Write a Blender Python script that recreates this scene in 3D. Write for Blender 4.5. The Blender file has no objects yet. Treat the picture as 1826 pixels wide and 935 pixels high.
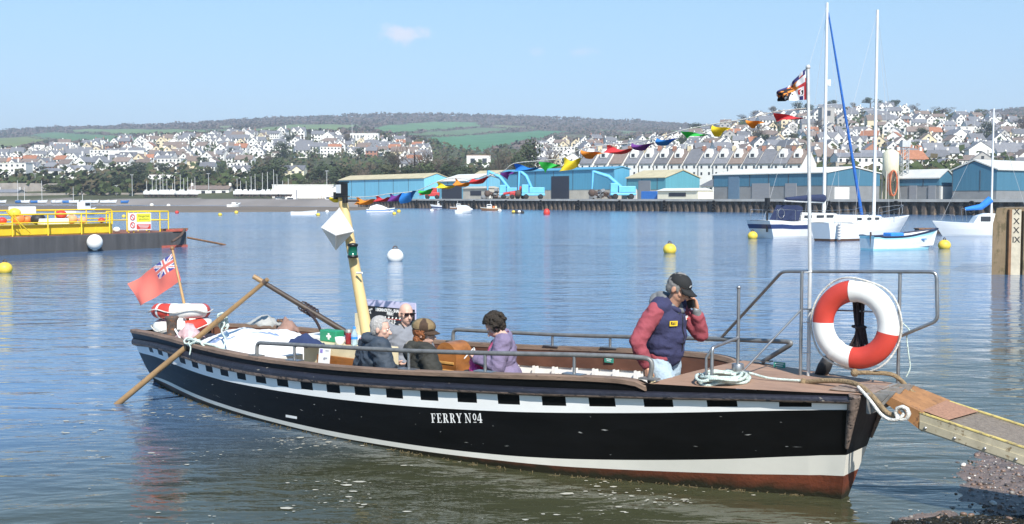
import bpy, math, random
from mathutils import Vector, Matrix, Euler, noise
rad = math.radians
SC = bpy.context.scene
COL = SC.collection
rng = random.Random(4)

# ------------------------------------------------------------------ camera, sky, sun, exposure
F = 2000.0                      # focal length in pixels of the 1826 px wide photograph
PITCH = math.atan(113.5 / F)
CA, SA, EYE = math.cos(PITCH), math.sin(PITCH), 2.4
cam = bpy.data.cameras.new('camera')
cam.sensor_width = 36.0
cam.lens = 36.0 * F / 1826.0
cam.clip_start, cam.clip_end = 0.1, 20000.0
camo = bpy.data.objects.new('camera', cam)
camo.location = (0, 0, EYE)
camo.rotation_euler = (math.pi / 2 - PITCH, 0, 0)
COL.objects.link(camo)
SC.camera = camo

SUN_EL, SUN_AZ = 43.0, 166.0     # azimuth clockwise from +Y (the way the camera looks)
w = bpy.data.worlds.new('World')
SC.world = w
w.use_nodes = True
wn, wl = w.node_tree.nodes, w.node_tree.links
wn.clear()
sky = wn.new('ShaderNodeTexSky')
sky.sky_type = 'NISHITA'
sky.sun_disc = False
sky.sun_elevation = rad(SUN_EL)
sky.sun_rotation = rad(SUN_AZ)
sky.altitude = 0
sky.air_density = 1.0
sky.dust_density = 0.35
sky.ozone_density = 2.2
bg = wn.new('ShaderNodeBackground')
bg.inputs[1].default_value = 0.135
out = wn.new('ShaderNodeOutputWorld')
gam = wn.new('ShaderNodeGamma'); gam.inputs[1].default_value = 0.6
tint = wn.new('ShaderNodeMix'); tint.data_type = 'RGBA'; tint.blend_type = 'MULTIPLY'
tint.inputs[0].default_value = 1.0
tint.inputs[7].default_value = (1.10, 1.47, 1.68, 1)
wl.new(sky.outputs[0], gam.inputs[0]); wl.new(gam.outputs[0], tint.inputs[6])
# two small fair-weather clouds low in the sky, given by compass bearing and height
wtc = wn.new('ShaderNodeTexCoord')
def wmath(op, a, b_=None):
    k = wn.new('ShaderNodeMath'); k.operation = op
    for i, q in enumerate((a, b_)):
        if q is None: continue
        if isinstance(q, (int, float)): k.inputs[i].default_value = q
        else: wl.new(q, k.inputs[i])
    return k.outputs[0]
sepw = wn.new('ShaderNodeSeparateXYZ'); wl.new(wtc.outputs['Generated'], sepw.inputs[0])
zr = wn.new('ShaderNodeValToRGB'); wl.new(sepw.outputs['Z'], zr.inputs[0])      # clear air overhead is a deeper blue
zr.color_ramp.elements[0].position = 0.02; zr.color_ramp.elements[0].color = (1, .895, .98, 1)
zr.color_ramp.elements[1].position = 0.21; zr.color_ramp.elements[1].color = (.97, 1, 1, 1)
for q_, c_ in ((.34, (.72, .88, 1.0)), (.7, (.42, .74, 1.0))):
    e_ = zr.color_ramp.elements.new(q_); e_.color = (*c_, 1)
zm = wn.new('ShaderNodeMix'); zm.data_type = 'RGBA'; zm.blend_type = 'MULTIPLY'; zm.inputs[0].default_value = 1.0
wl.new(tint.outputs[2], zm.inputs[6]); wl.new(zr.outputs[0], zm.inputs[7]); cur = zm.outputs[2]
cno = wn.new('ShaderNodeTexNoise'); cno.inputs['Scale'].default_value = 60; cno.inputs['Detail'].default_value = 6; cno.inputs['Roughness'].default_value = .55
wl.new(wtc.outputs['Generated'], cno.inputs['Vector'])
for (az, el, wx, wz, dens) in ((-5.5, 8.22, .020, .0088, .85), (3.35, 7.35, .014, .0050, .36), (1.35, 7.4, .008, .004, .22), (-21.4, 9.9, .022, .006, .5)):
    cxv = math.sin(math.radians(az)); czv = math.sin(math.radians(el))
    dx_ = wmath('DIVIDE', wmath('SUBTRACT', sepw.outputs['X'], cxv), wx); dz_ = wmath('DIVIDE', wmath('SUBTRACT', sepw.outputs['Z'], czv), wz)
    d2 = wmath('SQRT', wmath('ADD', wmath('MULTIPLY', dx_, dx_), wmath('MULTIPLY', dz_, dz_)))
    d3 = wmath('ADD', d2, wmath('MULTIPLY', wmath('SUBTRACT', cno.outputs['Fac'], .5), 2.6))
    mr_ = wn.new('ShaderNodeMapRange'); mr_.interpolation_type = 'SMOOTHSTEP'; wl.new(d3, mr_.inputs[0])
    mr_.inputs[1].default_value = 1.15; mr_.inputs[2].default_value = .25; mr_.inputs[3].default_value = 0; mr_.inputs[4].default_value = dens
    front = wmath('MULTIPLY', mr_.outputs[0], wmath('GREATER_THAN', sepw.outputs['Y'], 0.0))
    mxc = wn.new('ShaderNodeMix'); mxc.data_type = 'RGBA'; wl.new(front, mxc.inputs[0]); wl.new(cur, mxc.inputs[6]); mxc.inputs[7].default_value = (4.5, 4.65, 5.3, 1)
    cur = mxc.outputs[2]
wl.new(cur, bg.inputs[0])
wl.new(bg.outputs[0], out.inputs[0])

sl = bpy.data.lights.new('sun', 'SUN')
sl.energy = 4.8
sl.angle = rad(0.5)
sl.color = (1.0, 0.955, 0.88)
so = bpy.data.objects.new('sun', sl)
SUNDIR = Vector((math.sin(rad(SUN_AZ)) * math.cos(rad(SUN_EL)), math.cos(rad(SUN_AZ)) * math.cos(rad(SUN_EL)), math.sin(rad(SUN_EL))))
so.rotation_euler = SUNDIR.to_track_quat('Z', 'Y').to_euler()
so.location = (20, -40, 60)
COL.objects.link(so)

SC.view_settings.view_transform = 'Standard'
SC.view_settings.look = 'None'
SC.view_settings.exposure = 0.62
SC.view_settings.gamma = 1.0
SC.view_settings.use_curve_mapping = False
SC.cycles.max_bounces = 8
SC.cycles.transparent_max_bounces = 12
SC.cycles.sample_clamp_indirect = 6.0

# ------------------------------------------------------------------ pixel rays of the photograph -> points of the place
def ray(px, py):
    dx, dy = (px - 913) / F, (467.5 - py) / F
    return Vector((dx, CA + SA * dy, -SA + CA * dy))
def P(px, py, Y):
    r = ray(px, py); return Vector((0, 0, EYE)) + r * (Y / r.y)
def PZ(px, py, z):
    r = ray(px, py); return Vector((0, 0, EYE)) + r * ((z - EYE) / r.z)
S0 = Vector((-4.65933662, 14.72632685, 0)); D0 = Vector((.78246687, -.62269222, 0)); N0 = Vector((D0.y, -D0.x, 0))
BOAT_RZ = math.atan2(D0.y, D0.x)
def wb(s, n, z):                 # boat coordinates (along, to starboard, up) -> world
    return S0 + D0 * s + N0 * n + Vector((0, 0, z))
def B(s, n, z):                  # boat coordinates -> local coordinates of the boat's Empty
    return Vector((s, -n, z))
def NZ(px, py, n):               # pixel ray cut with the boat's lengthwise plane n -> boat coordinates
    r = ray(px, py); o = Vector((0, 0, EYE)) - S0
    k = (n - o.dot(N0)) / r.dot(N0); p = o + r * k
    return (p.dot(D0), n, p.z)
def lerp(a, b, t): return a + (b - a) * t
def interp(x, xs, ys):
    if x <= xs[0]: return ys[0]
    for i in range(1, len(xs)):
        if x <= xs[i]:
            return lerp(ys[i-1], ys[i], (x - xs[i-1]) / (xs[i] - xs[i-1]))
    return ys[-1]

# ------------------------------------------------------------------ materials
MATS = {}
def mat(name, col, rough=0.6, var=0.12, scale=4.0, metal=0.0, bump=0.0, bscale=40.0, spec=0.5, col2=None, thr=None, trans=0.0, alpha=None, randv=0.0, stretch=(1, 1, 1), detail=6.0, sheen=0, coat=0):
    """procedural surface: base colour broken by noise, optional second colour (dirt, rust, peeling) and bump"""
    if name in MATS: return MATS[name]
    m = bpy.data.materials.new(name); m.use_nodes = True
    nt = m.node_tree; N, L = nt.nodes, nt.links
    b = N['Principled BSDF']
    b.inputs['Roughness'].default_value = rough
    b.inputs['Metallic'].default_value = metal
    b.inputs['Specular IOR Level'].default_value = spec
    if sheen: b.inputs['Sheen Weight'].default_value = sheen
    if coat: b.inputs['Coat Weight'].default_value = coat
    tc = N.new('ShaderNodeTexCoord'); mp = N.new('ShaderNodeMapping')
    mp.inputs['Scale'].default_value = stretch
    L.new(tc.outputs['Object'], mp.inputs['Vector'])
    no = N.new('ShaderNodeTexNoise'); no.inputs['Scale'].default_value = scale; no.inputs['Detail'].default_value = detail
    no.inputs['Roughness'].default_value = 0.65
    L.new(mp.outputs[0], no.inputs['Vector'])
    cr = N.new('ShaderNodeValToRGB')
    c1 = [max(0, c * (1 - var)) for c in col]; c2 = [min(1, c * (1 + var)) for c in col]
    cr.color_ramp.elements[0].position = 0.3; cr.color_ramp.elements[1].position = 0.7
    cr.color_ramp.elements[0].color = (*c1, 1); cr.color_ramp.elements[1].color = (*c2, 1)
    L.new(no.outputs['Fac'], cr.inputs[0])
    cur = cr.outputs[0]
    if col2 is not None:
        n2 = N.new('ShaderNodeTexNoise'); n2.inputs['Scale'].default_value = scale * 2.3; n2.inputs['Detail'].default_value = 9; n2.inputs['Roughness'].default_value = 0.7
        L.new(mp.outputs[0], n2.inputs['Vector'])
        r2 = N.new('ShaderNodeValToRGB'); r2.color_ramp.elements[0].position = thr; r2.color_ramp.elements[1].position = min(1, thr + 0.06)
        L.new(n2.outputs['Fac'], r2.inputs[0])
        mx = N.new('ShaderNodeMix'); mx.data_type = 'RGBA'
        L.new(r2.outputs[0], mx.inputs[0]); L.new(cur, mx.inputs[6]); mx.inputs[7].default_value = (*col2, 1)
        cur = mx.outputs[2]
    if randv:
        oi = N.new('ShaderNodeObjectInfo'); hs = N.new('ShaderNodeHueSaturation')
        mr = N.new('ShaderNodeMapRange'); mr.inputs[3].default_value = 1 - randv; mr.inputs[4].default_value = 1 + randv
        L.new(oi.outputs['Random'], mr.inputs[0]); L.new(mr.outputs[0], hs.inputs['Value']); L.new(cur, hs.inputs['Color'])
        cur = hs.outputs[0]
    L.new(cur, b.inputs['Base Color'])
    if bump:
        nb = N.new('ShaderNodeTexNoise'); nb.inputs['Scale'].default_value = bscale; nb.inputs['Detail'].default_value = 5
        L.new(mp.outputs[0], nb.inputs['Vector'])
        bp = N.new('ShaderNodeBump'); bp.inputs['Strength'].default_value = bump; bp.inputs['Distance'].default_value = 0.02
        L.new(nb.outputs['Fac'], bp.inputs['Height']); L.new(bp.outputs[0], b.inputs['Normal'])
    if trans:
        b.inputs['Transmission Weight'].default_value = trans
    if alpha is not None:
        b.inputs['Alpha'].default_value = alpha
    MATS[name] = m
    return m

# ------------------------------------------------------------------ mesh collector
class MB:
    def __init__(s): s.v = []; s.f = []; s.m = []; s.sm = []
    def add(s, vs, fs, m=0, sm=False):
        o = len(s.v); s.v.extend([tuple(v) for v in vs])
        for f in fs:
            s.f.append([i + o for i in f]); s.m.append(m); s.sm.append(sm)
        return s
    def box(s, c, d, m=0, R=None):
        c = Vector(c); h = Vector(d) / 2
        vs = []
        for x in (-1, 1):
            for y in (-1, 1):
                for z in (-1, 1):
                    p = Vector((x * h.x, y * h.y, z * h.z))
                    if R is not None: p = R @ p
                    vs.append(c + p)
        return s.add(vs, [(0, 1, 3, 2), (4, 6, 7, 5), (0, 4, 5, 1), (2, 3, 7, 6), (0, 2, 6, 4), (1, 5, 7, 3)], m)
    def tube(s, pts, r, n=8, m=0, closed=False, cap=True, sm=True):
        pts = [Vector(p) for p in pts]; k = len(pts)
        rs = r if isinstance(r, (list, tuple)) else [r] * k
        rings = []; up = None
        for i, p in enumerate(pts):
            if closed: t = (pts[(i + 1) % k] - pts[i - 1])
            else: t = pts[min(i + 1, k - 1)] - pts[max(i - 1, 0)]
            t = t.normalized() if t.length > 1e-9 else Vector((0, 0, 1))
            if up is None:
                up = Vector((0, 0, 1)) if abs(t.z) < 0.9 else Vector((1, 0, 0))
            a = (up - t * up.dot(t))
            if a.length < 1e-6: a = t.orthogonal()
            a.normalize(); b = t.cross(a); up = a
            rings.append([p + (a * math.cos(2 * math.pi * j / n) + b * math.sin(2 * math.pi * j / n)) * rs[i] for j in range(n)])
        vs = [v for rg in rings for v in rg]; fs = []
        for i in range(k if closed else k - 1):
            for j in range(n):
                a0 = i * n + j; a1 = i * n + (j + 1) % n; i2 = (i + 1) % k
                fs.append((a0, a1, i2 * n + (j + 1) % n, i2 * n + j))
        s.add(vs, fs, m, sm)
        if cap and not closed:
            s.add(rings[0][::-1], [tuple(range(n))], m); s.add(rings[-1], [tuple(range(n))], m)
        return s
    def lathe(s, prof, c=(0, 0, 0), n=16, m=0, R=None, sm=True, ms=None):
        c = Vector(c); vs = []; 
        for (r, z) in prof:
            for j in range(n):
                a = 2 * math.pi * j / n; p = Vector((r * math.cos(a), r * math.sin(a), z))
                if R is not None: p = R @ p
                vs.append(c + p)
        fs = []; o = len(s.f)
        for i in range(len(prof) - 1):
            for j in range(n):
                fs.append((i * n + j, i * n + (j + 1) % n, (i + 1) * n + (j + 1) % n, (i + 1) * n + j))
        s.add(vs, fs, m, sm)
        if ms:
            for i in range(len(prof) - 1):
                for j in range(n): s.m[o + i * n + j] = ms[i]
        return s
    def ball(s, c, r, n=16, k=10, m=0, R=None):
        rr = Vector(r) if hasattr(r, '__len__') else Vector((r, r, r)); c = Vector(c)
        vs = []; fs = []
        for i in range(k + 1):
            t = math.pi * i / k
            for j in range(n):
                a = 2 * math.pi * j / n
                p = Vector((rr.x * math.sin(t) * math.cos(a), rr.y * math.sin(t) * math.sin(a), -rr.z * math.cos(t)))
                if R is not None: p = R @ p
                vs.append(c + p)
        for i in range(k):
            for j in range(n):
                fs.append((i * n + j, i * n + (j + 1) % n, (i + 1) * n + (j + 1) % n, (i + 1) * n + j))
        return s.add(vs, fs, m, True)
    def prism(s, poly, a, b, m=0, mcap=None):
        """poly: list of 2D pts; a,b: functions 2D->3D for the two ends"""
        n = len(poly); vs = [a(p) for p in poly] + [b(p) for p in poly]
        s.add(vs, [(i, (i + 1) % n, n + (i + 1) % n, n + i) for i in range(n)], m)
        mc = m if mcap is None else mcap
        s.add(vs[:n][::-1], [tuple(range(n))], mc); s.add(vs[n:], [tuple(range(n))], mc)
        return s
    def sheet(s, rows, m=0, sm=True, closed=False):
        nc = len(rows[0]); vs = [p for r in rows for p in r]; fs = []
        for i in range(len(rows) - 1):
            for j in range(nc - 1): fs.append((i * nc + j, i * nc + j + 1, (i + 1) * nc + j + 1, (i + 1) * nc + j))
        return s.add(vs, fs, m, sm)
    def mesh(s, name, mats):
        me = bpy.data.meshes.new(name); me.from_pydata(s.v, [], s.f)
        for mm in (mats if isinstance(mats, (list, tuple)) else [mats]): me.materials.append(mm)
        me.polygons.foreach_set('material_index', s.m); me.polygons.foreach_set('use_smooth', s.sm)
        me.update(); me.validate(); return me
    def build(s, name, mats, parent=None, solid=0.0, bevel=0.0, fix=True):
        me = s.mesh(name, mats)
        if fix:
            import bmesh
            bm = bmesh.new(); bm.from_mesh(me); bmesh.ops.recalc_face_normals(bm, faces=bm.faces); bm.to_mesh(me); bm.free()
        o = bpy.data.objects.new(name, me); COL.objects.link(o)
        if parent is not None: o.parent = parent
        if bevel:
            md = o.modifiers.new('bevel', 'BEVEL'); md.width = bevel; md.segments = 2; md.limit_method = 'ANGLE'; md.angle_limit = rad(40)
        if solid:
            md = o.modifiers.new('thick', 'SOLIDIFY'); md.thickness = solid; md.offset = 0
        return o
def tag(o, label=None, cat=None, group=None, kind=None):
    if label: o['label'] = label
    if cat: o['category'] = cat
    if group: o['group'] = group
    if kind: o['kind'] = kind
    return o
def thing(name, label, cat, loc=(0, 0, 0), rz=0.0, group=None):
    o = bpy.data.objects.new(name, None); COL.objects.link(o); o.empty_display_size = 0.2
    o.location = loc; o.rotation_euler = (0, 0, rz)
    return tag(o, label, cat, group)
def struct(o): o['kind'] = 'structure'; return o
def copy_tree(o, parent=None):
    c = o.copy(); COL.objects.link(c)
    if parent is not None: c.parent = parent
    for ch in list(o.children): copy_tree(ch, c)
    return c
def arc(c, r, a0, a1, n, u, v):
    c, u, v = Vector(c), Vector(u), Vector(v)
    return [c + (u * math.cos(lerp(a0, a1, i / n)) + v * math.sin(lerp(a0, a1, i / n))) * r for i in range(n + 1)]
def rounded(pts, r, n=5):
    """polyline with rounded corners"""
    pts = [Vector(p) for p in pts]; o = [pts[0]]
    for i in range(1, len(pts) - 1):
        a, b, c = pts[i-1], pts[i], pts[i+1]
        d1 = (a - b); d2 = (c - b); k = min(r, d1.length * .45, d2.length * .45)
        p, q = b + d1.normalized() * k, b + d2.normalized() * k
        for j in range(n + 1):
            t = j / n; o.append(p * (1 - t) ** 2 + b * 2 * t * (1 - t) + q * t * t)
    o.append(pts[-1]); return o
def smooth_path(pts, n=6):
    pts = [Vector(p) for p in pts]; o = []
    for i in range(len(pts) - 1):
        p0, p1, p2, p3 = pts[max(i-1, 0)], pts[i], pts[i+1], pts[min(i+2, len(pts)-1)]
        for j in range(n):
            t = j / n
            o.append(0.5 * ((2 * p1) + (p2 - p0) * t + (2 * p0 - 5 * p1 + 4 * p2 - p3) * t * t + (3 * p1 - p0 - 3 * p2 + p3) * t ** 3))
    o.append(pts[-1]); return o
def text_mesh(txt, size, ext=0.002, off=0.0, sx=1.0, font_shear=0.0):
    cu = bpy.data.curves.new('txt', 'FONT'); cu.body = txt; cu.size = size; cu.extrude = ext; cu.offset = off; cu.shear = font_shear
    cu.align_x = 'CENTER'; cu.align_y = 'CENTER'; cu.resolution_u = 3
    o = bpy.data.objects.new('txt', cu); COL.objects.link(o)
    dg = bpy.context.evaluated_depsgraph_get(); me = bpy.data.meshes.new_from_object(o.evaluated_get(dg))
    mb = MB(); mb.add([(v.co.x * sx, v.co.y, v.co.z) for v in me.vertices], [tuple(p.vertices) for p in me.polygons])
    bpy.data.objects.remove(o); bpy.data.curves.remove(cu); bpy.data.meshes.remove(me)
    return mb
# ================================================================== the setting: water, sandbar, beach, hills, quay
def water_material():
    m = bpy.data.materials.new('river_water'); m.use_nodes = True
    N, L = m.node_tree.nodes, m.node_tree.links
    b = N['Principled BSDF']
    b.inputs['Roughness'].default_value = 0.04
    b.inputs['IOR'].default_value = 1.333
    tc = N.new('ShaderNodeTexCoord')
    def nz(scale, sx, sy, det, rot=0.0):
        mp = N.new('ShaderNodeMapping'); mp.inputs['Scale'].default_value = (sx, sy, 1); mp.inputs['Rotation'].default_value = (0, 0, rot)
        L.new(tc.outputs['Object'], mp.inputs[0])
        n = N.new('ShaderNodeTexNoise'); n.inputs['Scale'].default_value = scale; n.inputs['Detail'].default_value = det; n.inputs['Roughness'].default_value = 0.5; n.inputs['Distortion'].default_value = 0.3
        L.new(mp.outputs[0], n.inputs['Vector']); return n.outputs['Fac']
    def mul(a, v):
        k = N.new('ShaderNodeMath'); k.operation = 'MULTIPLY'; L.new(a, k.inputs[0])
        if isinstance(v, (int, float)): k.inputs[1].default_value = v
        else: L.new(v, k.inputs[1])
        return k.outputs[0]
    def add(a, c):
        k = N.new('ShaderNodeMath'); k.operation = 'ADD'; L.new(a, k.inputs[0]); L.new(c, k.inputs[1]); return k.outputs[0]
    big = mul(nz(0.45, 0.55, 1.0, 2, 0.25), 0.055)
    mid = mul(nz(1.5, 0.55, 1.2, 3, -0.2), 0.052)
    sml = mul(nz(5.5, 0.5, 1.1, 4, 0.1), 0.0165)
    calm = nz(0.05, 0.35, 1.4, 3)
    mr = N.new('ShaderNodeMapRange'); L.new(calm, mr.inputs[0]); mr.inputs[1].default_value = 0.40; mr.inputs[2].default_value = 0.62; mr.inputs[3].default_value = 0.5; mr.inputs[4].default_value = 1.25
    h = add(big, mul(add(mid, sml), mr.outputs[0]))
    bp = N.new('ShaderNodeBump'); bp.inputs['Strength'].default_value = 1.0; bp.inputs['Distance'].default_value = 1.0
    L.new(h, bp.inputs['Height']); L.new(bp.outputs[0], b.inputs['Normal'])
    sy = N.new('ShaderNodeSeparateXYZ'); L.new(tc.outputs['Object'], sy.inputs[0])
    rr_ = N.new('ShaderNodeMapRange'); L.new(sy.outputs['Y'], rr_.inputs[0]); rr_.inputs[1].default_value = 14; rr_.inputs[2].default_value = 90; rr_.inputs[3].default_value = .05; rr_.inputs[4].default_value = .15
    L.new(rr_.outputs[0], b.inputs['Roughness'])
    cn = nz(0.12, 1, 1, 4)
    cr = N.new('ShaderNodeValToRGB'); L.new(cn, cr.inputs[0])
    cr.color_ramp.elements[0].position = 0.3; cr.color_ramp.elements[0].color = (0.036, 0.040, 0.022, 1)
    cr.color_ramp.elements[1].position = 0.7; cr.color_ramp.elements[1].color = (0.056, 0.056, 0.028, 1)
    # shallow silty water by the near shore, a bluer channel with sky reflection put into its colour
    dk = N.new('ShaderNodeMath'); dk.operation = 'MULTIPLY_ADD'; L.new(sy.outputs['X'], dk.inputs[0]); dk.inputs[1].default_value = -.6
    dy_ = N.new('ShaderNodeMath'); dy_.operation = 'MULTIPLY'; L.new(sy.outputs['Y'], dy_.inputs[0]); dy_.inputs[1].default_value = .8; L.new(dy_.outputs[0], dk.inputs[2])
    dm = N.new('ShaderNodeMapRange'); L.new(dk.outputs[0], dm.inputs[0]); dm.inputs[1].default_value = 8.8; dm.inputs[2].default_value = 13.5
    dx = N.new('ShaderNodeMix'); dx.data_type = 'RGBA'; L.new(dm.outputs[0], dx.inputs[0]); L.new(cr.outputs[0], dx.inputs[6]); dx.inputs[7].default_value = (.072, .142, .255, 1)
    L.new(dx.outputs[2], b.inputs['Base Color'])
    MATS['river_water'] = m
    return m
mb = MB()
mb.add([(-4000, -60, 0), (4000, -60, 0), (4000, 900, 0), (-4000, 900, 0)], [(0, 1, 2, 3)])
water = struct(mb.build('water', water_material()))

# ---- sandbar in the river
mb = MB()
front = [(-900, 381), (-300, 379.5), (0, 378.5), (150, 379), (330, 380), (470, 379), (560, 378.5), (620, 376.5), (660, 374), (690, 371.5)]
back = [(-900, 365), (-300, 366), (0, 366.5), (150, 367), (330, 367.5), (470, 368.5), (560, 369.5), (620, 370), (660, 370.5), (691, 371)]
NR = 9
rows = []
for i in range(NR):
    t = i / (NR - 1); r = []
    for (a, b_) in zip(front, back):
        p = PZ(a[0], a[1], 0).lerp(PZ(b_[0], b_[1], 0), t)
        p.z = -0.05 + 0.42 * math.sin(math.pi * t) ** 0.7 + 0.08 * noise.noise(p * 0.05)
        if i in (0, NR - 1): p.z = -0.06
        r.append(p)
    rows.append(r)
mb.sheet(rows)
mud = mat('wet_mud', (0.155, 0.115, 0.075), rough=0.75, var=0.3, scale=0.12, stretch=(0.4, 1, 1))
struct(mb.build('sandbar', mud))

# ---- quay line and far shore line (world XY)
QA, QB = Vector((-41.0, 300.0)), Vector((60.8, 165.0))
QD = (QB - QA).normalized(); QN = Vector((-QD.y, QD.x))          # QN points inland
if QN.y < 0: QN = -QN
QTOP = 2.2
def QP(px, setback=0.0):
    """point of pixel column px on the quay line pushed inland by setback"""
    k = (px - 913) / F; o = QA + QN * setback
    t = (k * o.y - o.x) / (QD.x - k * QD.y)
    return o + QD * t
SHORE = [Vector((-2500, 520)), Vector((-500, 470)), Vector((-190, 425)), Vector((-120, 385)), QA, QB, QA + QD * 600]
def shore_dist(x, y):
    """signed distance to the far shore, positive inland"""
    p = Vector((x, y)); best = 1e9; sg = 1
    for a, b_ in zip(SHORE, SHORE[1:]):
        d = b_ - a; t = max(0, min(1, (p - a).dot(d) / d.length_squared)); q = a + d * t
        e = (p - q).length
        if e < best:
            best = e; sg = 1 if d.x * (p.y - a.y) - d.y * (p.x - a.x) > 0 else -1
    return best * sg
TCOL = [-900, -300, 0, 130, 300, 450, 600, 700, 780, 850, 950, 1050, 1150, 1230, 1300, 1400, 1500, 1600, 1700, 1780, 1826, 2300, 2900]
TDB = [480, 480, 490, 480, 470, 460, 460, 450, 430, 410, 390, 370, 345, 335, 320, 305, 295, 290, 285, 285, 285, 285, 285]
TYB = [342, 342, 338, 337, 338, 338, 338, 338, 338, 338, 338, 338, 336, 335, 335, 335, 335, 335, 335, 335, 335, 335, 335]
TDT = [1000, 950, 950, 950, 1000, 1000, 1000, 980, 920, 900, 900, 900, 900, 900, 900, 880, 860, 860, 880, 900, 920, 940, 940]
TYT = [310, 296, 276, 263, 248, 242, 242, 251, 262, 276, 263, 256, 254, 243, 226, 208, 199, 202, 212, 218, 222, 224, 230]
TDR = [2600, 2600, 2600, 2600, 2600, 2650, 2800, 2800, 2800, 2800, 2800, 2800, 2750, 2700, 2500, 2400, 2300, 2250, 2200, 2150, 2150, 2150, 2150]
TYR = [262, 248, 236, 229, 225, 216, 209, 206, 206, 207, 211, 215, 220, 225, 230, 232, 232, 228, 210, 201, 196, 188, 200]
def ypix(px, D):
    db, yb = interp(px, TCOL, TDB), interp(px, TCOL, TYB)
    dt, yt = interp(px, TCOL, TDT), interp(px, TCOL, TYT)
    dr, yr = interp(px, TCOL, TDR), interp(px, TCOL, TYR)
    if D <= db: return None
    if D <= dt:
        t = (D - db) / (dt - db); return lerp(yb, yt, t ** 0.92)
    if D <= dr: return lerp(yt, yr, (D - dt) / (dr - dt))
    return None
def terrain_z(px, D):
    x = (px - 913) / F * D
    db = interp(px, TCOL, TDB); dr = interp(px, TCOL, TDR)
    zs = EYE + (354 - ypix(px, db + 0.01)) / F * db
    if D <= db:
        sd = shore_dist(x, D)
        t = max(0, min(1, (sd - 1.0) / 14.0)) if x < QA.x else max(0, min(1, (sd - 3.0) / 2.0))
        base = lerp(-3.0, QTOP - 0.12, t)
        k = max(0, min(1, (D - (db - 60)) / 60.0)) ** 2 * (1 if sd > 12 else 0)
        return lerp(base, zs, k) if zs > base else base
    if D <= dr:
        y = ypix(px, D); z = P(px, y, D).z
        return z + noise.noise(Vector((x * 0.012, D * 0.012, 0))) * 2.0 * min(1, (D - db) / 80)
    z = P(px, ypix(px, dr - .01), dr).z
    return z - (D - dr) * 0.06
# woods and fields of the far hills, given as patches of ground
FIELDS = [  # (outline px,y) , albedo
    ([(-300, 262), (0, 246), (60, 243), (110, 252), (70, 258), (30, 268), (-100, 285)], (0.115, 0.165, 0.045)),
    ([(40, 243), (95, 236), (230, 244), (330, 254), (300, 258), (200, 259), (110, 255)], (0.070, 0.155, 0.060)),
    ([(95, 234.5), (160, 230.5), (250, 231), (330, 231), (400, 235.5), (345, 241), (250, 243), (150, 238)], (0.105, 0.185, 0.062)),
    ([(345, 230), (430, 232), (440, 240), (360, 241)], (0.085, 0.165, 0.070)),
    ([(440, 232), (520, 223), (640, 222), (655, 228), (600, 234), (520, 238), (450, 239)], (0.110, 0.180, 0.065)),
    ([(655, 231), (700, 223), (780, 217), (850, 219), (860, 226), (760, 235), (700, 240)], (0.080, 0.180, 0.070)),
    ([(700, 242), (860, 228), (930, 230), (880, 238), (780, 246)], (0.085, 0.150, 0.062)),
    ([(745, 247), (880, 239), (960, 233), (1020, 234), (980, 246), (900, 264), (850, 271), (790, 263)], (0.055, 0.165, 0.068)),
    ([(880, 222), (960, 227), (950, 231), (885, 228)], (0.125, 0.170, 0.070)),
    ([(1060, 231), (1170, 236), (1230, 232), (1225, 238), (1120, 240), (1062, 236)], (0.095, 0.160, 0.070)),
    ([(380, 226), (415, 224), (440, 229), (400, 231)], (0.125, 0.175, 0.075)),
    ([(1000, 240), (1100, 244), (1180, 246), (1090, 251), (1005, 250)], (0.10, 0.115, 0.058)),
]
def in_poly(x, y, pl):
    c = False; j = len(pl) - 1
    for i in range(len(pl)):
        if (pl[i][1] > y) != (pl[j][1] > y) and x < (pl[j][0] - pl[i][0]) * (y - pl[i][1]) / (pl[j][1] - pl[i][1]) + pl[i][0]: c = not c
        j = i
    return c
WOODC = (0.115, 0.098, 0.082); TOWNC = (0.075, 0.080, 0.042); BANKC = (0.225, 0.20, 0.18)
def ground_colour(px, D):
    dt = interp(px, TCOL, TDT); db = interp(px, TCOL, TDB)
    if D < db: return ((TOWNC if D > db - 48 else BANKC), 't')
    if D < dt * 1.02: return (TOWNC, 't')
    y = ypix(px, D)
    if y is None: return (WOODC, 'w')
    for pl, c in FIELDS:
        if in_poly(px, y, pl): return ((c[0] * 1.3, c[1] * 1.12, c[2] * 1.3), 'f')
    return (WOODC, 'w')
pxs = [-900 + 40 * i for i in range(20)] + [-100 + 6 * i for i in range(250)] + [1400 + 10 * i for i in range(50)] + [1900 + 60 * i for i in range(18)]
Ds = [150 + 12 * i for i in range(20)] + [390 + 14 * i for i in range(44)] + [1010 + 28 * i for i in range(65)] + [2900, 3200, 3800, 5000]
mb = MB(); rows = []; cols = []
for D in Ds:
    r = []
    for px in pxs:
        r.append(Vector(((px - 913) / F * D, D, terrain_z(px, D)))); cols.append(ground_colour(px, D)[0])
    rows.append(r)
mb.sheet(rows)
me_terr = mb.mesh('hills', [])
ca = me_terr.color_attributes.new('soil', 'FLOAT_COLOR', 'POINT')
ca.data.foreach_set('color', [c for k in cols for c in (*k, 1.0)])
m = bpy.data.materials.new('hill_ground'); m.use_nodes = True
N, L = m.node_tree.nodes, m.node_tree.links
at = N.new('ShaderNodeVertexColor'); at.layer_name = 'soil'
tc = N.new('ShaderNodeTexCoord'); n1 = N.new('ShaderNodeTexNoise'); n1.inputs['Scale'].default_value = 0.03; n1.inputs['Detail'].default_value = 8
L.new(tc.outputs['Object'], n1.inputs['Vector'])
mr = N.new('ShaderNodeMapRange'); mr.inputs[1].default_value = .3; mr.inputs[2].default_value = .7; mr.inputs[3].default_value = 0.8; mr.inputs[4].default_value = 1.2
L.new(n1.outputs['Fac'], mr.inputs[0])
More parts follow.
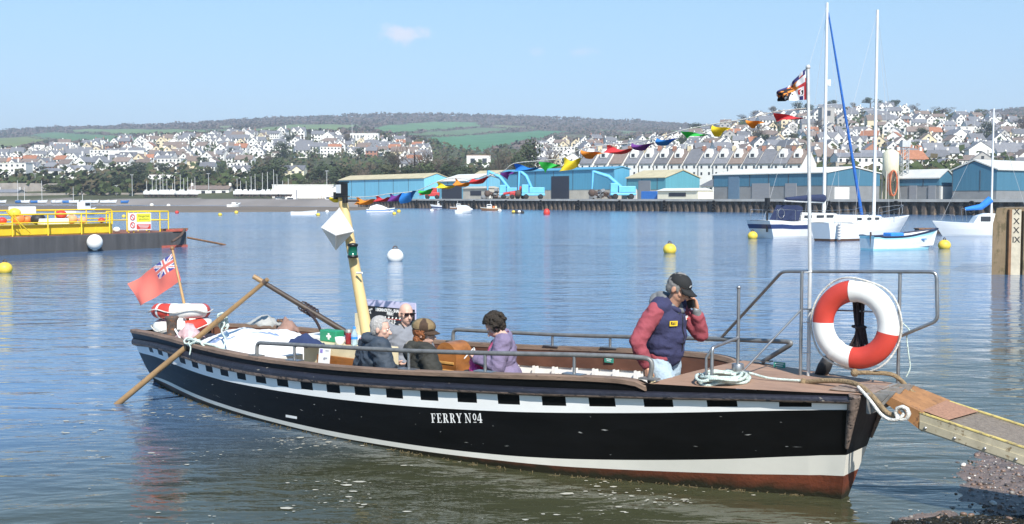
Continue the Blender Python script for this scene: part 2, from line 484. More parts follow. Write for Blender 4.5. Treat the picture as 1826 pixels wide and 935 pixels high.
mx = N.new('ShaderNodeMix'); mx.data_type = 'RGBA'; mx.blend_type = 'MULTIPLY'; mx.inputs[0].default_value = 1
L.new(at.outputs[0], mx.inputs[6]); L.new(mr.outputs[0], mx.inputs[7]); L.new(mx.outputs[2], N['Principled BSDF'].inputs['Base Color'])
N['Principled BSDF'].inputs['Roughness'].default_value = 0.95; N['Principled BSDF'].inputs['Specular IOR Level'].default_value = 0.1
me_terr.materials.append(m)
terr = bpy.data.objects.new('hills', me_terr); COL.objects.link(terr); struct(terr)

# ---- far woods, hedges and garden shrubs: masses nobody could count
def clump(mb, p, r, h, m=0, n=14):
    for _ in range(n):
        a = rng.uniform(0, 2 * math.pi); q = rng.random() ** 0.5 * r
        c = p + Vector((q * math.cos(a), q * math.sin(a), h * (0.25 + 0.75 * rng.random() * (1 - (q / r) ** 2 * 0.8))))
        s = r * rng.uniform(0.25, 0.5)
        e1 = Vector((rng.gauss(0, 1), rng.gauss(0, 1), rng.gauss(0, 0.5))).normalized(); e2 = e1.orthogonal().normalized()
        mb.add([c + e1 * s, c + e2 * s * .8, c - e1 * s, c - e2 * s * .8], [(0, 1, 2, 3)], m if rng.random() < 0.7 else m + 1)
woodA = mat('bare_wood', (0.110, 0.088, 0.076), rough=1, var=0.35, scale=0.02, spec=0.05)
woodB = mat('conifer_wood', (0.040, 0.052, 0.034), rough=1, var=0.3, scale=0.02, spec=0.05)
mb = MB()
for _ in range(5200):
    px = rng.uniform(-60, 1330) if rng.random() < 0.86 else rng.uniform(1700, 1900)
    dt = interp(px, TCOL, TDT); dr = interp(px, TCOL, TDR)
    D = lerp(dt * 1.05, dr, rng.random() ** 0.6)
    c, k = ground_colour(px, D)
    if k != 'w': continue
    p = Vector(((px - 913) / F * D, D, terrain_z(px, D)))
    r = rng.uniform(5, 9); clump(mb, p, r, rng.uniform(2.5, 5.5), n=8)
for _ in range(1100):            # the ridge itself: an uneven tree line against the sky
    px = rng.uniform(-60, 1330) if rng.random() < 0.85 else rng.uniform(1690, 1960)
    dr = interp(px, TCOL, TDR); D = dr - rng.uniform(0, 60)
    hh = 5 + 8 * max(0, noise.noise(Vector((px * 0.02, 3, 0)))) + 4 * rng.random()
    if 130 < px < 215: hh *= .6
    p = Vector(((px - 913) / F * D, D, terrain_z(px, D)))
    clump(mb, p, rng.uniform(5, 8), hh, n=9)
for pl, c in FIELDS:             # hedges round the fields
    for a, b_ in zip(pl, pl[1:] + pl[:1]):
        n = int(max(abs(b_[0] - a[0]), 1) / 2.2)
        for i in range(n):
            if noise.noise(Vector((a[0] + i * .25, b_[1], 0))) > 0.25: continue
            t = i / n; px = lerp(a[0], b_[0], t); y = lerp(a[1], b_[1], t)
            dt = interp(px, TCOL, TDT); dr = interp(px, TCOL, TDR); yt = interp(px, TCOL, TYT); yr = interp(px, TCOL, TYR)
            if abs(yr - yt) < 1: continue
            f = (y - yt) / (yr - yt)
            if not 0.02 < f < 1: continue
            D = lerp(dt, dr, f); p = Vector(((px - 913) / F * D, D, terrain_z(px, D)))
            clump(mb, p, rng.uniform(2, 3.5), rng.uniform(2, 4), n=5)
wd = mb.build('woods', [woodA, woodB], fix=False)
tag(wd, 'purple brown bare woods and dark hedges on the far green hills', 'woods', kind='stuff')
gs = [mat('shrub_green', (0.050, 0.066, 0.026), rough=1, var=0.4, scale=0.1, spec=0.05), mat('shrub_brown', (0.085, 0.070, 0.040), rough=1, var=0.4, scale=0.1, spec=0.05)]
mb = MB()
for _ in range(3000):
    px = rng.uniform(-40, 1850); db = interp(px, TCOL, TDB); dt = interp(px, TCOL, TDT)
    D = lerp(db + 5, dt * 1.02, rng.random())
    if rng.random() < .07: px = rng.uniform(-60, 640); D = interp(px, TCOL, TDB) - (rng.uniform(0, 30) if 120 < px < 262 or px > 490 else rng.uniform(-6, 6))
    p = Vector(((px - 913) / F * D, D, terrain_z(px, D)))
    r = rng.uniform(1.8, 4.5); clump(mb, p, r, r * rng.uniform(1.2, 1.9), n=9)
sh = mb.build('garden_shrubs', gs, fix=False)
tag(sh, 'green and brown shrubs in the gardens between the hillside houses', 'shrubs', kind='stuff')

# ---- quay platform and its sheet pile wall
concrete = mat('quay_concrete', (0.34, 0.31, 0.26), rough=0.9, var=0.2, scale=0.3)
pile = mat('pile_steel', (0.085, 0.066, 0.052), rough=0.85, var=0.45, scale=0.8, col2=(0.19, 0.14, 0.095), thr=0.55)
mb = MB()
q1, q2 = QA - QD * 0, QA + QD * 420
b1, b2 = q1 + QN * 75, q2 + QN * 75
mb.add([(q1.x, q1.y, QTOP), (q2.x, q2.y, QTOP), (b2.x, b2.y, QTOP + .02), (b1.x, b1.y, QTOP + .02)], [(0, 1, 2, 3)])
struct(mb.build('quay_apron', concrete))
qw = thing('quay_wall', 'long brown sheet pile quay wall with pale concrete coping below the blue sheds', 'quay wall', (QA.x, QA.y, 0))
mb = MB(); k = 0; prof = []
d = 0.0
while d < 250:
    prof += [(d, 0), (d + 0.55, 0), (d + 0.75, 0.45), (d + 1.3, 0.45)]; d += 1.5
vs = []; fs = []
for (u, v) in prof:
    q = QD * u - QN * (0.1 + v); vs += [(q.x, q.y, -0.6), (q.x, q.y, QTOP - 0.32)]
for i in range(len(prof) - 1): fs.append((2 * i, 2 * i + 2, 2 * i + 3, 2 * i + 1))
mb.add(vs, fs)
mb.build('sheet_piling', pile, qw)
mb = MB(); ang = math.atan2(QD.y, QD.x); Rq = Matrix.Rotation(ang, 3, 'Z')
c = QD * 125 - QN * 0.35
mb.box((c.x, c.y, QTOP - 0.12), (250, 0.9, 0.4), 0, Rq)
mb.build('coping', mat('coping_pale', (0.42, 0.40, 0.36), rough=0.9, var=0.2, scale=0.4), qw)
rub = mat('tyre_black', (0.018, 0.018, 0.018), rough=0.9)
first = None
for i in range(20):
    u = 6 + i * 12.2; q = QA + QD * u - QN * 0.78
    if first is None:
        mb = MB()
        for z in (-0.55, 0.0, 0.55):
            mb.tube([Vector((0.42 * math.cos(a * math.pi / 6), 0, z + 0.30 * math.sin(a * math.pi / 6))) for a in range(12)], 0.13, 6, closed=True)
        o = first = mb.build('tyre_fender', rub)
        tag(o, 'black stack of tyres hanging as a fender on the brown quay wall', 'fender', 'tyre fenders along the quay wall')
    else:
        o = first.copy(); COL.objects.link(o)
    o.location = (q.x, q.y, 1.1); o.rotation_euler = (0, 0, ang)

# ---- shingle beach at the lower right, under the gangplank
BSH = [PZ(x, y, 0).xy for x, y in [(1500, 985), (1570, 948), (1625, 925), (1700, 908), (1720, 880), (1708, 850), (1735, 815), (1772, 790), (1850, 768), (2000, 748), (2400, 720)]]
def beach_sd(x, y):
    p = Vector((x, y)); best = 1e9; sg = 1
    for a, b_ in zip(BSH, BSH[1:]):
        d = b_ - a; t = max(0, min(1, (p - a).dot(d) / d.length_squared)); e = (p - (a + d * t)).length
        if e < best:
            best = e; sg = -1 if d.x * (p.y - a.y) - d.y * (p.x - a.x) > 0 else 1
    return best * sg
def beach_z(x, y):
    s = beach_sd(x, y)
    p = Vector((x, y, 0))
    k = 0.045 * s if s > 0 else 0.13 * s
    return min(k, 1.1) + 0.018 * noise.noise(p * 1.7) * (1 if s < 2 else .5) + 0.012 * noise.noise(p * 7)
mb = MB(); xs = [1.0 + 0.05 * i for i in range(100)] + [6 + 0.6 * i for i in range(60)]; ys = [-30 + 1.5 * i for i in range(24)] + [6 + 0.05 * i for i in range(140)] + [13 + 1.0 * i for i in range(12)]
rows = [[Vector((x, y, beach_z(x, y))) for x in xs] for y in ys]
mb.sheet(rows)
shingle = mat('wet_shingle', (0.165, 0.122, 0.100), rough=0.55, var=0.5, scale=14, col2=(0.17, 0.13, 0.11), thr=0.62, bump=0.8, bscale=60)
struct(mb.build('beach', shingle))
mb = MB()
def pebble(mb, p, r, m):
    R = Euler((rng.uniform(-.4, .4), rng.uniform(-.4, .4), rng.uniform(0, 6.3))).to_matrix()
    mb.ball(p, (r, r * rng.uniform(.6, .9), r * rng.uniform(.35, .6)), 7, 4, m, R)
cnt = 0
while cnt < 3800:
    x = rng.uniform(3.0, 6.6); y = rng.uniform(7.6, 11.6)
    s = beach_sd(x, y)
    if s < -0.12 or (s < 0.05 and rng.random() < .6): continue
    r = min(0.045, rng.lognormvariate(-4.45, 0.5)); q = rng.random()
    pebble(mb, Vector((x, y, beach_z(x, y) + r * .2)), r, 0 if q < .42 else 1 if q < .75 else 2 if q < .92 else 3); cnt += 1
pb = mb.build('pebbles', [mat('pebble_brown', (0.19, 0.125, 0.095), rough=.45, var=.4, scale=9), mat('pebble_grey', (0.20, 0.185, 0.17), rough=.5, var=.4, scale=9), mat('pebble_dark', (0.09, 0.075, 0.07), rough=.35, var=.4, scale=9), mat('pebble_white', (0.62, 0.58, 0.52), rough=.5, var=.2, scale=9)])
tag(pb, 'wet brown, grey and white pebbles along the shingle edge', 'pebbles', kind='stuff')
mb = MB()
for _ in range(190):
    t = rng.random(); px = lerp(1600, 1850, t); py = 938 + rng.gauss(0, 4) - 4 * t
    p = PZ(px, py, 0); z = max(0.004, beach_z(p.x, p.y))
    for _ in range(3):
        a = rng.uniform(0, 6.3); l = rng.uniform(.02, .06)
        d = Vector((math.cos(a), math.sin(a), 0)) * l; q = p + Vector((rng.gauss(0, .03), rng.gauss(0, .03), 0)); q.z = z
        mb.tube([q - d, q + Vector((0, 0, rng.uniform(.004, .014))), q + d + Vector((0, 0, .004))], [.004, .011, .003], 4)
sw_ = mb.build('seaweed', mat('dark_weed', (0.016, 0.015, 0.010), rough=.4, var=.5, scale=10))
tag(sw_, 'dark wet seaweed strewn in a line at the water\'s edge', 'seaweed', kind='stuff')
# foam flecks drifting round the hull
mb = MB()
for _ in range(1900):
    if rng.random() < .72:
        s = rng.uniform(-0.2, 9.6); n = 0.75 + abs(rng.gauss(0, 0.9)) + (.35 if 2 < s < 7 else 0)
        p = wb(s, n, 0)
    else:
        p = PZ(rng.uniform(-20, 1700), rng.uniform(760, 990), 0)
        if beach_sd(p.x, p.y) > -.05: continue
    if noise.noise(Vector((p.x * .8 + p.y * .3, p.y * 1.6, 9))) < .12 + .25 * rng.random(): continue
    r = min(0.045, rng.lognormvariate(-4.7, .65))
    k = 6; a0 = rng.random() * 6
    mb.add([p + Vector((r * rng.uniform(.6, 1.2) * math.cos(a0 + i * 6.283 / k) * 1.4, r * rng.uniform(.5, 1) * math.sin(a0 + i * 6.283 / k), 0.006)) for i in range(k)], [tuple(range(k))])
fo = mb.build('foam_flecks', mat('foam', (0.42, 0.40, 0.33), rough=.8, var=.2, scale=20), fix=False)
tag(fo, 'pale foam flecks floating on the murky water beside the black hull', 'foam', kind='stuff')

# ---- the air of the river valley: far things fade to a pale blue
mb = MB(); mb.box((0, 2600, 140), (13000, 5500, 310))
hz_ = mb.build('haze', []); hz_['kind'] = 'stuff'
m = bpy.data.materials.new('haze_air'); m.use_nodes = True; m.node_tree.nodes.clear()
pv = m.node_tree.nodes.new('ShaderNodeVolumePrincipled'); po = m.node_tree.nodes.new('ShaderNodeOutputMaterial')
pv.inputs['Color'].default_value = (.80, .88, 1.0, 1); pv.inputs['Density'].default_value = 0.00023; pv.inputs['Anisotropy'].default_value = 0.1
m.node_tree.links.new(pv.outputs[0], po.inputs['Volume']); hz_.data.materials.append(m)
# ================================================================== the ferry boat
TS = [0.0, .15, .8, 1.6, 2.5, 3.5, 4.5, 5.5, 6.5, 7.5, 8.4, 9.1, 9.6]
TZ = {'gun':  [.685, .69, .725, .728, .705, .698, .72, .765, .83, .89, .89, .895, .905],
      'stt':  [.60, .60, .645, .65, .635, .63, .65, .695, .75, .80, .84, .87, .89],
      'stb':  [.51, .51, .575, .56, .525, .525, .56, .615, .68, .735, .785, .815, .835],
      'band': [.405, .41, .452, .42, .388, .395, .415, .455, .517, .595, .675, .745, .79],
      'boot': [.09, .09, .155, .125, .095, .075, .066, .08, .115, .175, .26, .35, .41],
      'red':  [.06, .06, .10, .075, .05, .03, .012, .033, .065, .095, .14, .185, .22]}
SW = [0, .6, 1.2, 2, 3, 4, 5, 6, 7, 8, 8.7, 9.3, 9.6]
NW = [.05, .30, .52, .75, .92, 1.0, 1.02, 1.0, .88, .52, .26, .06, .03]
NG = [.42, .62, .78, .95, 1.08, 1.14, 1.15, 1.12, 1.05, .86, .64, .42, .32]
def sm_interp(x, xs, ys):        # smooth: average of neighbouring linear samples
    return sum(interp(x + d, xs, ys) for d in (-.3, -.15, 0, .15, .3)) / 5 if 0.3 < x < 9.3 else interp(x, xs, ys)
def hz(s, k):
    if k == 'sq': return hz(s, 'stb') - .58 * (hz(s, 'stb') - hz(s, 'band'))
    return sm_interp(s, TS, TZ[k])
def hgun(s): return sm_interp(s, TS, TZ['gun'])
def ng(s): return sm_interp(s, SW, NG)
def hull_n(s, z):
    w_, g_ = sm_interp(s, SW, NW), ng(s); zg = hgun(s)
    if z <= 0: return max(.015, w_ * (1 - min(1, -z / .45) ** 2) )
    return lerp(w_, g_, min(1, z / zg) ** 0.7)
def rake(s, z): return max(0, (s - 8.7) / .9) * (z - .55) * .26
def HB(s, n, z): return B(s + rake(s, z), n, z)
def on_rail(px, py, side, inset=.06):
    n = 1.0 * side
    for _ in range(8):
        s, _, z = NZ(px, py, n); n = side * (ng(max(0, min(9.6, s))) - inset)
    return s, n, z
SQ = [(265, 272), (281.6, 290), (299.6, 310), (320.6, 331), (343, 354), (367.7, 380), (394, 408), (423.6, 439), (457, 475), (495, 514.5), (537, 558), (583, 606.5), (633, 660), (689, 718.5), (750, 781.5), (816, 850.5), (888, 927), (967, 1009.5), (1050.5, 1097.5), (1148.5, 1200.5), (1261, 1314.7), (1385, 1439)]
BANDX = [261, 300, 350, 400, 450, 500, 600, 700, 800, 900, 1000, 1200, 1400, 1500]
BANDY = [622, 636, 655, 670, 680, 688, 698, 706, 712, 717, 720, 722, 722, 720]
sq_s = []
for a, b_ in SQ:
    r = []
    for px in (a, b_):
        n = 1.0
        for _ in range(6):
            s, _, z = NZ(px, interp(px, BANDX, BANDY), n); n = hull_n(max(0, min(9.5, s)), z)
        r.append(s)
    sq_s.append(tuple(r))

ferry = thing('ferry_boat', 'long black open ferry boat with black and white checkered band, bow to the beach', 'ferry boat', S0, BOAT_RZ)
hull_black = mat('hull_black', (0.0045, 0.0047, 0.0052), rough=.42, var=.4, scale=3, col2=(.028, .028, .030), thr=.70, stretch=(.35, 1, 1.6), spec=.22, bump=.12, bscale=14)
hull_white = mat('hull_white', (.80, .80, .78), rough=.4, var=.05, scale=3, col2=(.42, .40, .35), thr=.72)
def boot_mat():
    m = mat('hull_boot_top', (.74, .71, .63), rough=.5, var=.05, scale=2.5, col2=(.50, .46, .36), thr=.66)
    return m
def red_mat():
    """red antifouling with a dark weed growth that thickens towards the keel line"""
    m = mat('hull_red_bottom', (.155, .040, .018), rough=.6, var=.25, scale=4, bump=.3, bscale=30)
    nt = m.node_tree; N, L = nt.nodes, nt.links; b = N['Principled BSDF']
    src = b.inputs['Base Color'].links[0].from_socket
    tc = N.new('ShaderNodeTexCoord'); sp = N.new('ShaderNodeSeparateXYZ'); L.new(tc.outputs['Object'], sp.inputs[0])
    # weed line follows the forefoot: lower at the stern half, higher at the bow
    n1 = N.new('ShaderNodeTexNoise'); n1.inputs['Scale'].default_value = 7; n1.inputs['Detail'].default_value = 7; L.new(tc.outputs['Object'], n1.inputs['Vector'])
    a = N.new('ShaderNodeMath'); a.operation = 'MULTIPLY_ADD'; L.new(n1.outputs['Fac'], a.inputs[0]); a.inputs[1].default_value = -.13; L.new(sp.outputs['Z'], a.inputs[2])
    mr = N.new('ShaderNodeMapRange'); L.new(a.outputs[0], mr.inputs[0]); mr.inputs[1].default_value = -.03; mr.inputs[2].default_value = .06; mr.inputs[3].default_value = 1; mr.inputs[4].default_value = 0
    mx = N.new('ShaderNodeMix'); mx.data_type = 'RGBA'; L.new(mr.outputs[0], mx.inputs[0]); L.new(src, mx.inputs[6]); mx.inputs[7].default_value = (.020, .018, .008, 1)
    L.new(mx.outputs[2], b.inputs['Base Color'])
    return m
navy = mat('strake_paint', (.012, .013, .022), rough=.55, var=.35, scale=6, col2=(.30, .27, .22), thr=.645, stretch=(.6, 1, 1), bump=.5, bscale=25)
worn = mat('strake_worn', (.17, .125, .10), rough=.85, var=.4, scale=9, col2=(.015, .015, .018), thr=.53, stretch=(.6, 1, 1), bump=.7, bscale=30)
capwood = mat('gunwale_wood', (.18, .12, .085), rough=.75, var=.35, scale=8, col2=(.05, .035, .03), thr=.60, stretch=(.3, 1, 1), bump=.4, bscale=30)
deckwood = mat('deck_plywood', (.30, .185, .125), rough=.8, var=.22, scale=6, col2=(.14, .085, .06), thr=.62, stretch=(.4, 1, 1))
brownply = mat('inner_brown', (.115, .048, .028), rough=.7, var=.35, scale=5, col2=(.27, .19, .12), thr=.68, stretch=(.5, 1, 1))
innerwhite = mat('inner_white', (.70, .68, .64), rough=.6, var=.08, scale=5, col2=(.45, .40, .33), thr=.72)
galv = mat('rail_steel', (.34, .34, .34), rough=.38, metal=.85, var=.2, scale=18, col2=(.20, .16, .12), thr=.72)
greyrail = mat('rail_grey', (.19, .19, .185), rough=.5, metal=.35, var=.25, scale=14, col2=(.10, .07, .05), thr=.72)
rust = mat('rusty_iron', (.075, .055, .045), rough=.85, var=.4, scale=9, col2=(.22, .085, .03), thr=.55, bump=.4)

mb = MB()
stn = sorted(set([round(.1 * i, 3) for i in range(0, 96)] + [round(x, 3) for p in sq_s for x in p if 0 < x < 9.5]))
LV = [('k', 6), ('w', 6), ('red', 4), ('boot', 3), ('m1', 0), ('m2', 0), ('band', 0), ('sq', 1), ('stb', 1), ('gun', 0)]
def lvz(s, k):
    if k == 'k': return -.40
    if k == 'w': return -.10
    if k == 'm1': return lerp(hz(s, 'boot'), hz(s, 'band'), .33)
    if k == 'm2': return lerp(hz(s, 'boot'), hz(s, 'band'), .66)
    return hz(s, k)
names = ['k', 'w', 'red', 'boot', 'm1', 'm2', 'band', 'sq', 'stb', 'gun']
mats_below = [2, 2, 3, 0, 0, 0, 1, 1, 0]      # material of the strip above level i
for side in (1, -1):
    rows = [[HB(s, side * hull_n(s, lvz(s, k)), lvz(s, k)) for k in names] for s in stn]
    nc = len(names); vs = [p for r in rows for p in r]
    for j in range(nc - 1):
        fs0 = []; fs1 = []
        for i in range(len(stn) - 1):
            f = (i * nc + j, i * nc + j + 1, (i + 1) * nc + j + 1, (i + 1) * nc + j)
            mid = (stn[i] + stn[i + 1]) / 2
            if names[j] == 'sq' and any(a < mid < b_ for a, b_ in sq_s): fs1.append(f)
            else: fs0.append(f)
        sub = sorted({i for f in fs0 + fs1 for i in f}); mp = {v: i for i, v in enumerate(sub)}
        base = [vs[i] for i in sub]
        mb.add(base, [tuple(mp[i] for i in f) for f in fs0], mats_below[j], True)
        if fs1: mb.add(base, [tuple(mp[i] for i in f) for f in fs1], 0, True)
for s in (stn[0], stn[-1]):      # stern and bow closing faces
    for j, k in enumerate(names[:-1]):
        k2 = names[j + 1]
        a = [HB(s, hull_n(s, lvz(s, k)), lvz(s, k)), HB(s, hull_n(s, lvz(s, k2)), lvz(s, k2)), HB(s, -hull_n(s, lvz(s, k2)), lvz(s, k2)), HB(s, -hull_n(s, lvz(s, k)), lvz(s, k))]
        mb.add(a, [(0, 1, 2, 3)], {0: 0, 1: 1, 2: 2, 3: 3}[mats_below[j]] if k not in ('band', 'sq') else 0)
hull = mb.build('hull', [hull_black, hull_white, red_mat(), boot_mat()], ferry)

# rubbing strake, both sides
for side in (1, -1):
    mb = MB(); ss = [.02 + .1 * i for i in range(96)]
    pr = []
    for s in ss:
        zt, zb = hz(s, 'stt'), hz(s, 'stb'); g = hull_n(s, (zt + zb) / 2)
        j1 = .006 * noise.noise(Vector((s * 5, side, 0))); 
        pr.append([HB(s, side * (g - .01), zt + .012), HB(s, side * (g + .030), zt - .005), HB(s, side * (g + .046 + j1), lerp(zt, zb, .35)), HB(s, side * (g + .048 + j1), lerp(zt, zb, .62)), HB(s, side * (g + .042 + j1), zb + .012), HB(s, side * (g + .02), zb), HB(s, side * (g - .01), zb + .002)])
    nc = 7; vs = [p for r in pr for p in r]
    for j in range(nc - 1):
        sub = [vs[i * nc + j + q] for i in range(len(ss)) for q in (0, 1)]
        mb.add(sub, [(2 * i, 2 * i + 1, 2 * i + 3, 2 * i + 2) for i in range(len(ss) - 1)], 0 if j < 3 else 1, j in (1, 2, 3))
    for e in (0, -1): mb.add(pr[e], [tuple(range(nc))], 1)
    mb.build('rubbing_strake', [navy, worn], ferry)
# wooden gunwale cap, both sides (ends in a worn step at the foredeck)
for side in (1, -1):
    mb = MB(); ss = [.02 + .08 * i for i in range(101)]
    pr = []
    for s in ss:
        g = ng(s); z = hgun(s) + (0.02 if s < 7.95 else .0)
        e = max(0, (s - 7.75) / .3); z -= .035 * e * e
        o = .004 * noise.noise(Vector((s * 9, side * 4, 1)))
        pr.append([HB(s, side * (g + .012 + o), z - .03), HB(s, side * (g + .014 + o), z + .004), HB(s, side * (g - .002), z + .012), HB(s, side * (g - .085), z + .012), HB(s, side * (g - .09), z - .03)])
    mb.sheet(pr, 0, False)
    for e in (0, -1): mb.add(pr[e], [tuple(range(5))], 0)
    mb.build('gunwale', capwood, ferry)
# inner lining: brown board under the cap, white boards with frames below
FL = 0.12
for side in (1, -1):
    mb = MB(); ss = [.3 + .15 * i for i in range(54)]
    mb.sheet([[B(s, side * (ng(s) - .075), hgun(s) - .01), B(s, side * (ng(s) - .078), hgun(s) - .19)] for s in ss], 0, False)
    mb.build('inner_board', brownply, ferry, solid=.016)
    mb = MB()
    mb.sheet([[B(s, side * (ng(s) - .06), hgun(s) - .17), B(s, side * (hull_n(s, .3) - .06), .3), B(s, side * max(.02, hull_n(s, .12) - .08), FL)] for s in ss], 0, False)
    s = .6
    while s < 8.2:
        rows = []
        for z in (hgun(s) - .185, .4, .25, FL):
            n = min(ng(s), hull_n(s, z)) - .075
            rows.append([B(s - .025, side * (n + .02), z), B(s - .025, side * (n - .03), z), B(s + .025, side * (n - .03), z), B(s + .025, side * (n + .02), z)])
        mb.sheet(rows, 0, False); s += .27
    mb.build('inner_planking', innerwhite, ferry)
mb = MB()
mb.sheet([[B(s, q * max(.05, hull_n(s, .12) - .05), FL) for q in (-1, -.5, 0, .5, 1)] for s in [.2 + .3 * i for i in range(29)]], 0, False)
mb.build('floor', mat('floor_boards', (.20, .17, .14), rough=.85, var=.25, scale=5, stretch=(.3, 3, 1)), ferry)
for side in (1, -1):             # side benches
    mb = MB(); ss = [3.3 + .2 * i for i in range(23)]
    top = [[B(s, side * (hull_n(s, .4) - .09), .385), B(s, side * (hull_n(s, .4) - .47), .385), B(s, side * (hull_n(s, .4) - .47), .34)] for s in ss]
    mb.sheet(top, 0, False)
    mb.build('bench', mat('bench_wood', (.28, .17, .09), rough=.6, var=.25, scale=5, stretch=(.3, 2, 1)), ferry, solid=.02)
# foredeck with its front plate and knees
mb = MB()
ss = [8.05 + .1 * i for i in range(16)] + [9.6]
rows = [[HB(s, q * (ng(s) + .005), hgun(s) + .006 + .012 * (1 - q * q)) for q in (-1, -.6, -.2, .2, .6, 1)] for s in ss]
mb.sheet(rows, 0, False)
lo = [B(ss[0], q * (hull_n(ss[0], .2) - .12), FL) for q in (-1, 1)]
mb.add([B(ss[0], -ng(ss[0]) + .08, hgun(ss[0]) - .01), B(ss[0], ng(ss[0]) - .08, hgun(ss[0]) - .01), lo[1], lo[0]], [(0, 1, 2, 3)], 0)
mb.build('foredeck', deckwood, ferry)
mb = MB()
mb.sheet([[HB(9.3, -.05, .925), HB(9.6, -.05, .927)], [HB(9.3, .33, .92), HB(9.6, .30, .922)]], 0, False)
mb.build('deck_plate', mat('plate_worn', (.26, .20, .16), rough=.6, var=.35, scale=12, col2=(.12, .07, .05), thr=.55), ferry, solid=.006)
greymet = mat('bracket_metal', (.30, .29, .27), rough=.55, metal=.4, var=.3, scale=12, col2=(.20, .13, .09), thr=.6)
mb = MB()
x0 = HB(9.55, 0, .86).x + .02
mb.box((x0 + .03, 0, .845), (.03, .66, .16), 0)
for n in (-.26, -.05, .14, .30):
    mb.prism([(0, 0), (.13, 0), (0, -.16)], lambda p, n=n: Vector((x0 + .045 + p[0], -n - .012, .925 + p[1])), lambda p, n=n: Vector((x0 + .045 + p[0], -n + .012, .925 + p[1])))
mb.build('bow_plate', greymet, ferry)
mb = MB()                         # stem head: worn vertical timber on the starboard bow corner
for side in (1, -1):
    s = 9.5; mb = MB()
    mb.tube([HB(s, side * (hull_n(s, z) + .012), z) for z in (.90, .80, .70, .58, .46)], [.05, .045, .036, .026, .016], 6)
    mb.build('bow_post', worn, ferry)
# draught weed skirt along the waterline
mb = MB()
for _ in range(150):
    s = rng.uniform(.3, 9.2); n = hull_n(s, .02) + .012
    l = rng.uniform(.02, .07)
    mb.tube([HB(s, n, .014), HB(s + rng.uniform(-.03, .03), n + .01, .005 - l * .2), HB(s + rng.uniform(-.08, .08), n + l, .004)], [.005, .007, .002], 4)
tag(mb.build('weed_fringe', mat('hull_weed', (.075, .055, .020), rough=.7, var=.5, scale=8), ferry), kind='stuff')

# lettering FERRY No 4 in serif capitals laid on the hull
GL = {'F': [(.12, 0, .34, 1), (.0, 0, .48, .07), (.0, .93, .74, 1), (.67, .72, .74, .93), (.34, .47, .58, .54), (.52, .38, .58, .63)],
      'E': [(.12, 0, .34, 1), (.0, 0, .78, .07), (.0, .93, .74, 1), (.67, .72, .74, .93), (.34, .47, .58, .54), (.52, .38, .58, .63), (.71, 0, .78, .26)],
      'R': [(.12, 0, .34, 1), (.0, 0, .46, .07), (.0, .93, .45, 1), (.34, .46, .48, .53)],
      'Y': [(.33, 0, .53, .48), (.20, 0, .66, .07), (-.04, .93, .32, 1), (.56, .93, .88, 1)],
      'N': [(.12, 0, .20, 1), (-.02, 0, .34, .07), (.78, 0, .86, 1), (.64, .93, 1.0, 1), (-.02, .93, .3, 1)],
      '4': [(.40, 0, .60, 1), (.0, .24, .74, .34), (.28, 0, .72, .06)], 'o': [(.06, .02, .5, .09)]}
def poly_add(mb, pts, f): mb.add([f(*p) for p in pts], [tuple(range(len(pts)))])
def glyph(mb, ch, x, f, h):
    def g(u, v): return f(x + u * h * .82, v * h)
    for (a, b_, c, d) in GL[ch]: poly_add(mb, [(a, b_), (c, b_), (c, d), (a, d)], g)
    if ch == 'R':
        for i in range(8):
            a0, a1 = -math.pi / 2 + math.pi * i / 8, -math.pi / 2 + math.pi * (i + 1) / 8
            poly_add(mb, [(.44 + .12 * math.cos(a0), .73 + .2 * math.sin(a0)), (.44 + .30 * math.cos(a0), .73 + .27 * math.sin(a0)), (.44 + .30 * math.cos(a1), .73 + .27 * math.sin(a1)), (.44 + .12 * math.cos(a1), .73 + .2 * math.sin(a1))], g)
        poly_add(mb, [(.38, .50), (.58, .50), (.90, 0), (.66, 0)], g)
    if ch == 'Y': poly_add(mb, [(.02, .96), (.26, .96), (.53, .44), (.33, .44)], g); poly_add(mb, [(.64, .96), (.74, .96), (.50, .40), (.42, .44)], g)
    if ch == 'N': poly_add(mb, [(.06, .98), (.28, .98), (.86, 0), (.72, 0)], g)
    if ch == '4': poly_add(mb, [(.0, .34), (.10, .34), (.44, .98), (.40, 1)], g)
    if ch == 'o':
        for i in range(14):
            a0, a1 = 2 * math.pi * i / 14, 2 * math.pi * (i + 1) / 14
            poly_add(mb, [(.28 + .13 * math.cos(a0), .62 + .27 * math.sin(a0)), (.28 + .27 * math.cos(a0), .62 + .36 * math.sin(a0)), (.28 + .27 * math.cos(a1), .62 + .36 * math.sin(a1)), (.28 + .13 * math.cos(a1), .62 + .27 * math.sin(a1))], g)
mb = MB()
sA, sB = 5.86, 6.47
def onhull(u, v):
    s = sA + u; z = .335 + .115 * u + v
    return HB(s, hull_n(s, z) + .004, z)
x = 0
for ch, adv in (('F', .062), ('E', .066), ('R', .072), ('R', .070), ('Y', .086), ('N', .082), ('o', .044), ('4', .06)):
    glyph(mb, ch, x, onhull, .088); x += adv * 1.10
mb.build('lettering', mat('letter_white', (.80, .79, .76), rough=.5, var=.04), ferry, fix=True)
mb = MB()
def pl(px, py, up=.004):
    n = 1.0
    for _ in range(6):
        s, _, z = NZ(px, py, n); n = hull_n(s, z)
    return HB(s, n + up, z)
mb.add([pl(510, 739.5), pl(530, 743), pl(530, 747.5), pl(510, 744)], [(0, 1, 2, 3)])
mb.build('draught_plate', mat('letter_white', (.8, .8, .8)), ferry)

